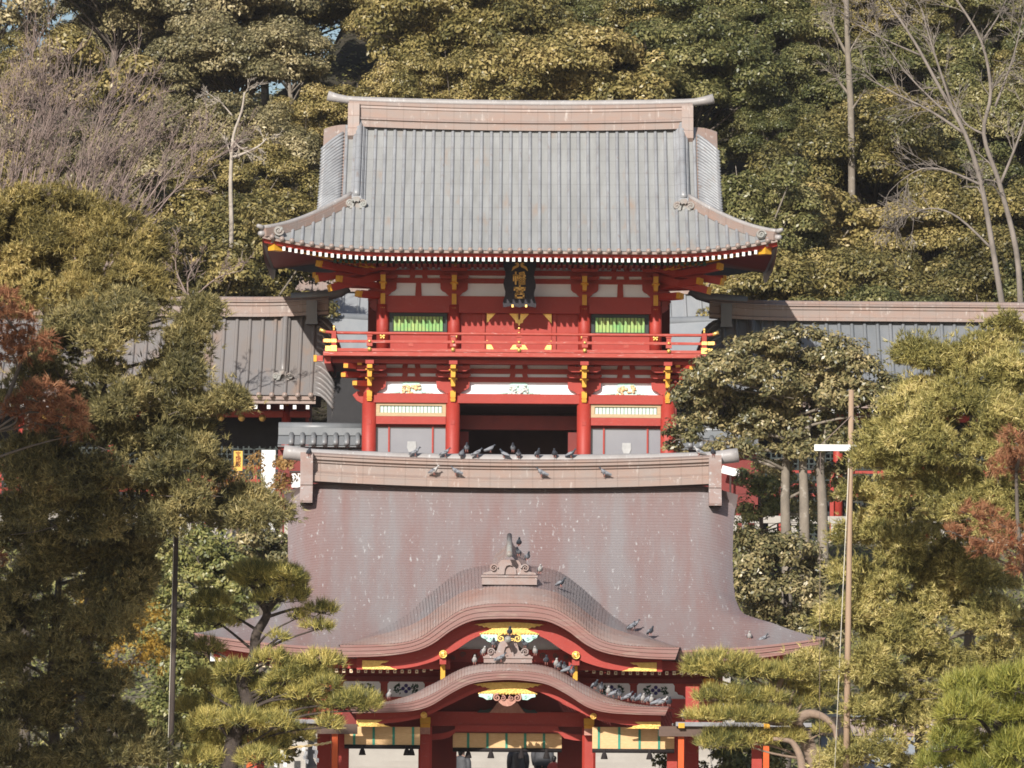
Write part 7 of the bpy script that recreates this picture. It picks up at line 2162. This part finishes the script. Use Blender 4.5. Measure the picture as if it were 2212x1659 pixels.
def pine_loop():
    t = [o for o in COL.objects if o.get('label', '').startswith('trained pine with a tan')][0]
    Y = 133.6
    m = MB(); P = smooth_pts([W(u, v, Y) for u, v in ((1722, 1566), (1728, 1551), (1748, 1542), (1772, 1546), (1792, 1560), (1804, 1578), (1806, 1600))], 5)
    m.tube(P, [.13 - .09 * i / (len(P) - 1) for i in range(len(P))], 9)
    P = smooth_pts([W(u, v, Y - .2) for u, v in ((1735, 1680), (1730, 1640), (1718, 1612), (1704, 1600), (1670, 1596))], 5)
    m.tube(P, [.10 - .06 * i / (len(P) - 1) for i in range(len(P))], 8)
    m.build('bent_branch', M['tanbark'], t)
pine_loop()
TC('pine_tree', 'near yellow-green pine in the lower right corner', 'tree', 104.0,
   [(2130, 1490, 80, 34), (2195, 1478, 40, 36), (2085, 1540, 52, 32), (2165, 1555, 70, 40), (2055, 1600, 36, 30), (2195, 1625, 45, 40), (2115, 1630, 60, 38), (2200, 1540, 40, 40), (2040, 1650, 50, 25), (2140, 1670, 60, 30)],
   [(2170, 1720), (2160, 1600), (2150, 1520)], LM['pinelime'], 'pine', 'pinebark', seed=22, dens=.9, r_tr=(.16, .06), size=1.15)
# ---- right side
TC('camphor_tree', 'rounded camphor tree with grey dappled trunks between the gate and the banner pole', 'tree', 178.0,
   [(1615, 765, 95, 42), (1715, 748, 95, 38), (1560, 805, 70, 45), (1505, 845, 55, 45), (1815, 775, 55, 42), (1860, 815, 52, 38), (1650, 830, 110, 50), (1775, 845, 100, 50), (1535, 895, 72, 45), (1482, 935, 42, 30), (1640, 915, 100, 42), (1755, 925, 100, 45), (1880, 880, 80, 45), (1935, 850, 50, 36), (1600, 970, 70, 22), (1845, 955, 75, 34), (1720, 978, 60, 22), (1465, 975, 22, 18), (1920, 920, 60, 40), (1805, 1045, 36, 50, 1.5), (1740, 1090, 26, 50, 2), (1668, 1012, 36, 24, 1), (1650, 870, 80, 60, 1), (1770, 800, 60, 50, 1)],
   [(1700, 1230), (1696, 1080), (1700, 980), (1712, 900), (1720, 820)], LM['camphor'], 'leaf', 'palebark', seed=30, dens=.95, size=1.15, base_z=8.0, r_tr=(.17, .09), limb_r=.05)
def camphor_trunks():
    t = [o for o in COL.objects if o.get('label', '').startswith('rounded camphor')][0]
    for a in (((1738, 1240), (1737, 1080), (1735, 980), (1750, 900)), ((1778, 1200), (1776, 1080), (1772, 1000), (1790, 920))):
        m = MB(); P = smooth_pts([W(u, v, 178.3) for u, v in a], 5); P = [Vector((P[0].x, P[0].y, 7.5))] + P
        m.tube(P, [.17 - .08 * i / (len(P) - 1) for i in range(len(P))], 9); m.build('trunk', M['palebark'], t)
camphor_trunks()
TC('evergreen_shrub', 'broadleaf shrubs on the bank against the right edge of the stage hall roof', 'shrub', 168.5,
   [(1618, 1190, 28, 48), (1660, 1200, 55, 40), (1720, 1195, 52, 38), (1765, 1240, 45, 48), (1640, 1265, 55, 52), (1710, 1290, 65, 52), (1775, 1320, 40, 48), (1690, 1345, 60, 34), (1745, 1370, 50, 34), (1630, 1320, 40, 40), (1790, 1390, 40, 34), (1700, 1400, 60, 30)],
   [(1700, 1420), (1700, 1330), (1695, 1250)], LM['camphor'], 'leaf', 'bark', seed=31, dens=.85, size=1.15)
TC('evergreen_shrub', 'thin reddish-brown shrub in front of the red railing right of the hall ridge', 'shrub', 184.0,
   [(1618, 1050, 26, 40), (1655, 1035, 34, 36), (1640, 1105, 40, 36), (1680, 1090, 30, 44), (1612, 1120, 22, 34), (1690, 1030, 26, 34), (1720, 1110, 24, 40), (1600, 1160, 20, 24), (1660, 1160, 50, 18), (1758, 1120, 18, 40)],
   [(1645, 1150), (1645, 1090)], LM['shrub'], 'leaf', 'twig', seed=32, dens=.75, base_z=8.6, r_tr=(.07, .04), limb_r=.025)
TC('evergreen_shrub', 'low green hedge behind the orange posts at the bottom right', 'shrub', 156.0,
   [(1555, 1650, 50, 38), (1610, 1640, 48, 40), (1690, 1630, 52, 44), (1530, 1595, 32, 26), (1600, 1605, 40, 30), (1650, 1655, 40, 30), (1440, 1650, 22, 26)],
   [(1610, 1700), (1610, 1640)], LM['shrub'], 'leaf', 'bark', seed=33, dens=1.0, r_tr=(.08, .05), limb_r=.03, size=1.1)
TC('yew_tree', 'tall yellow-green yew along the right edge in front of the corridor roof', 'tree', 126.0,
   [(2175, 730, 48, 42), (2095, 762, 62, 40), (2000, 778, 36, 13), (1975, 762, 14, 8), (2045, 800, 58, 32), (2145, 820, 85, 48), (1985, 845, 34, 20), (1965, 885, 48, 32), (2050, 880, 85, 42), (2150, 900, 80, 48), (1935, 930, 50, 26), (2005, 950, 85, 42), (2115, 970, 85, 42), (1895, 990, 40, 20), (1965, 1018, 85, 40), (2065, 1045, 85, 45), (2175, 1030, 55, 55), (2200, 850, 40, 80), (2130, 1110, 80, 45), (2200, 1120, 40, 60)],
   [(2090, 1500, 6), (2105, 1150, 4), (2100, 950, 1), (2110, 800)], LM['yewlime'], 'yew', 'bark', seed=34, dens=1.0)
TC('yew_tree', 'broad yellow-green yew behind the banner pole at lower right', 'tree', 129.5,
   [(1872, 1070, 42, 26), (1945, 1095, 82, 45), (2045, 1125, 80, 42), (1865, 1140, 44, 36), (1932, 1185, 75, 42), (2030, 1205, 78, 42), (2130, 1235, 88, 48), (1850, 1255, 52, 46), (1940, 1275, 85, 46), (2050, 1305, 88, 44), (2165, 1340, 78, 48), (1805, 1330, 38, 34), (1870, 1355, 75, 42), (1970, 1375, 85, 44), (2085, 1405, 85, 44), (2185, 1430, 55, 48), (1785, 1440, 48, 34), (1850, 1445, 65, 38), (1950, 1465, 78, 42), (2045, 1490, 62, 36), (1885, 1535, 55, 36), (1965, 1560, 65, 36), (1880, 1632, 70, 36), (1970, 1645, 66, 32), (1800, 1640, 40, 22), (2050, 1575, 40, 30)],
   [(1990, 1700), (1985, 1500), (1980, 1300), (1985, 1150)], LM['yewlime'], 'yew', 'bark', seed=35, dens=1.0)
TC('cypress_branch_tree', 'rust-coloured cypress sprays among the yews at the right edge', 'tree', 121.0,
   [(2190, 955, 36, 42), (2165, 1005, 42, 32), (2205, 1010, 30, 40), (2110, 1105, 52, 22), (2070, 1150, 36, 18), (2150, 1130, 40, 25), (2185, 1165, 50, 42), (2125, 1185, 45, 25), (2205, 1220, 30, 30)],
   [(2230, 1500), (2222, 1300), (2200, 1150), (2195, 1000)], LM['rust'], 'spray', 'bark', seed=36, dens=1.2, r_tr=(.08, .03), limb_r=.03)
# a tall tree just outside the left edge, whose shade falls on the lower left corner
TC('evergreen_tree', 'tall evergreen beyond the left edge shading the lower left corner', 'tree', 108.0,
   [(-660, 190, 140, 110), (-510, 150, 140, 110), (-390, 240, 120, 110), (-650, 400, 150, 110), (-500, 370, 150, 110), (-370, 440, 110, 100), (-650, 610, 150, 110), (-500, 590, 150, 110), (-370, 640, 110, 90), (-560, 760, 140, 80)],
   [(-520, 1500), (-515, 800), (-520, 300)], LM['shrub'], 'leaf', 'bark', seed=40, dens=.5, size=2.0)
# ================================================================== thin scattering volume added to lift the blacks, imitating lens veil
def veil_volume():
    m = MB(); m.box(-150, 150, -12, 330, -1.2, 75)
    o = m.build('veil_volume', [], None)
    mt = bpy.data.materials.new('veil_air'); mt.use_nodes = True
    N = mt.node_tree.nodes; N.remove(N['Principled BSDF'])
    v = N.new('ShaderNodeVolumePrincipled'); v.inputs['Color'].default_value = (.93, .93, 1.0, 1); v.inputs['Density'].default_value = .00007; v.inputs['Anisotropy'].default_value = 0
    mt.node_tree.links.new(v.outputs[0], N['Material Output'].inputs['Volume'])
    o.data.materials.append(mt)
    tag(o, kind='stuff')
veil_volume()
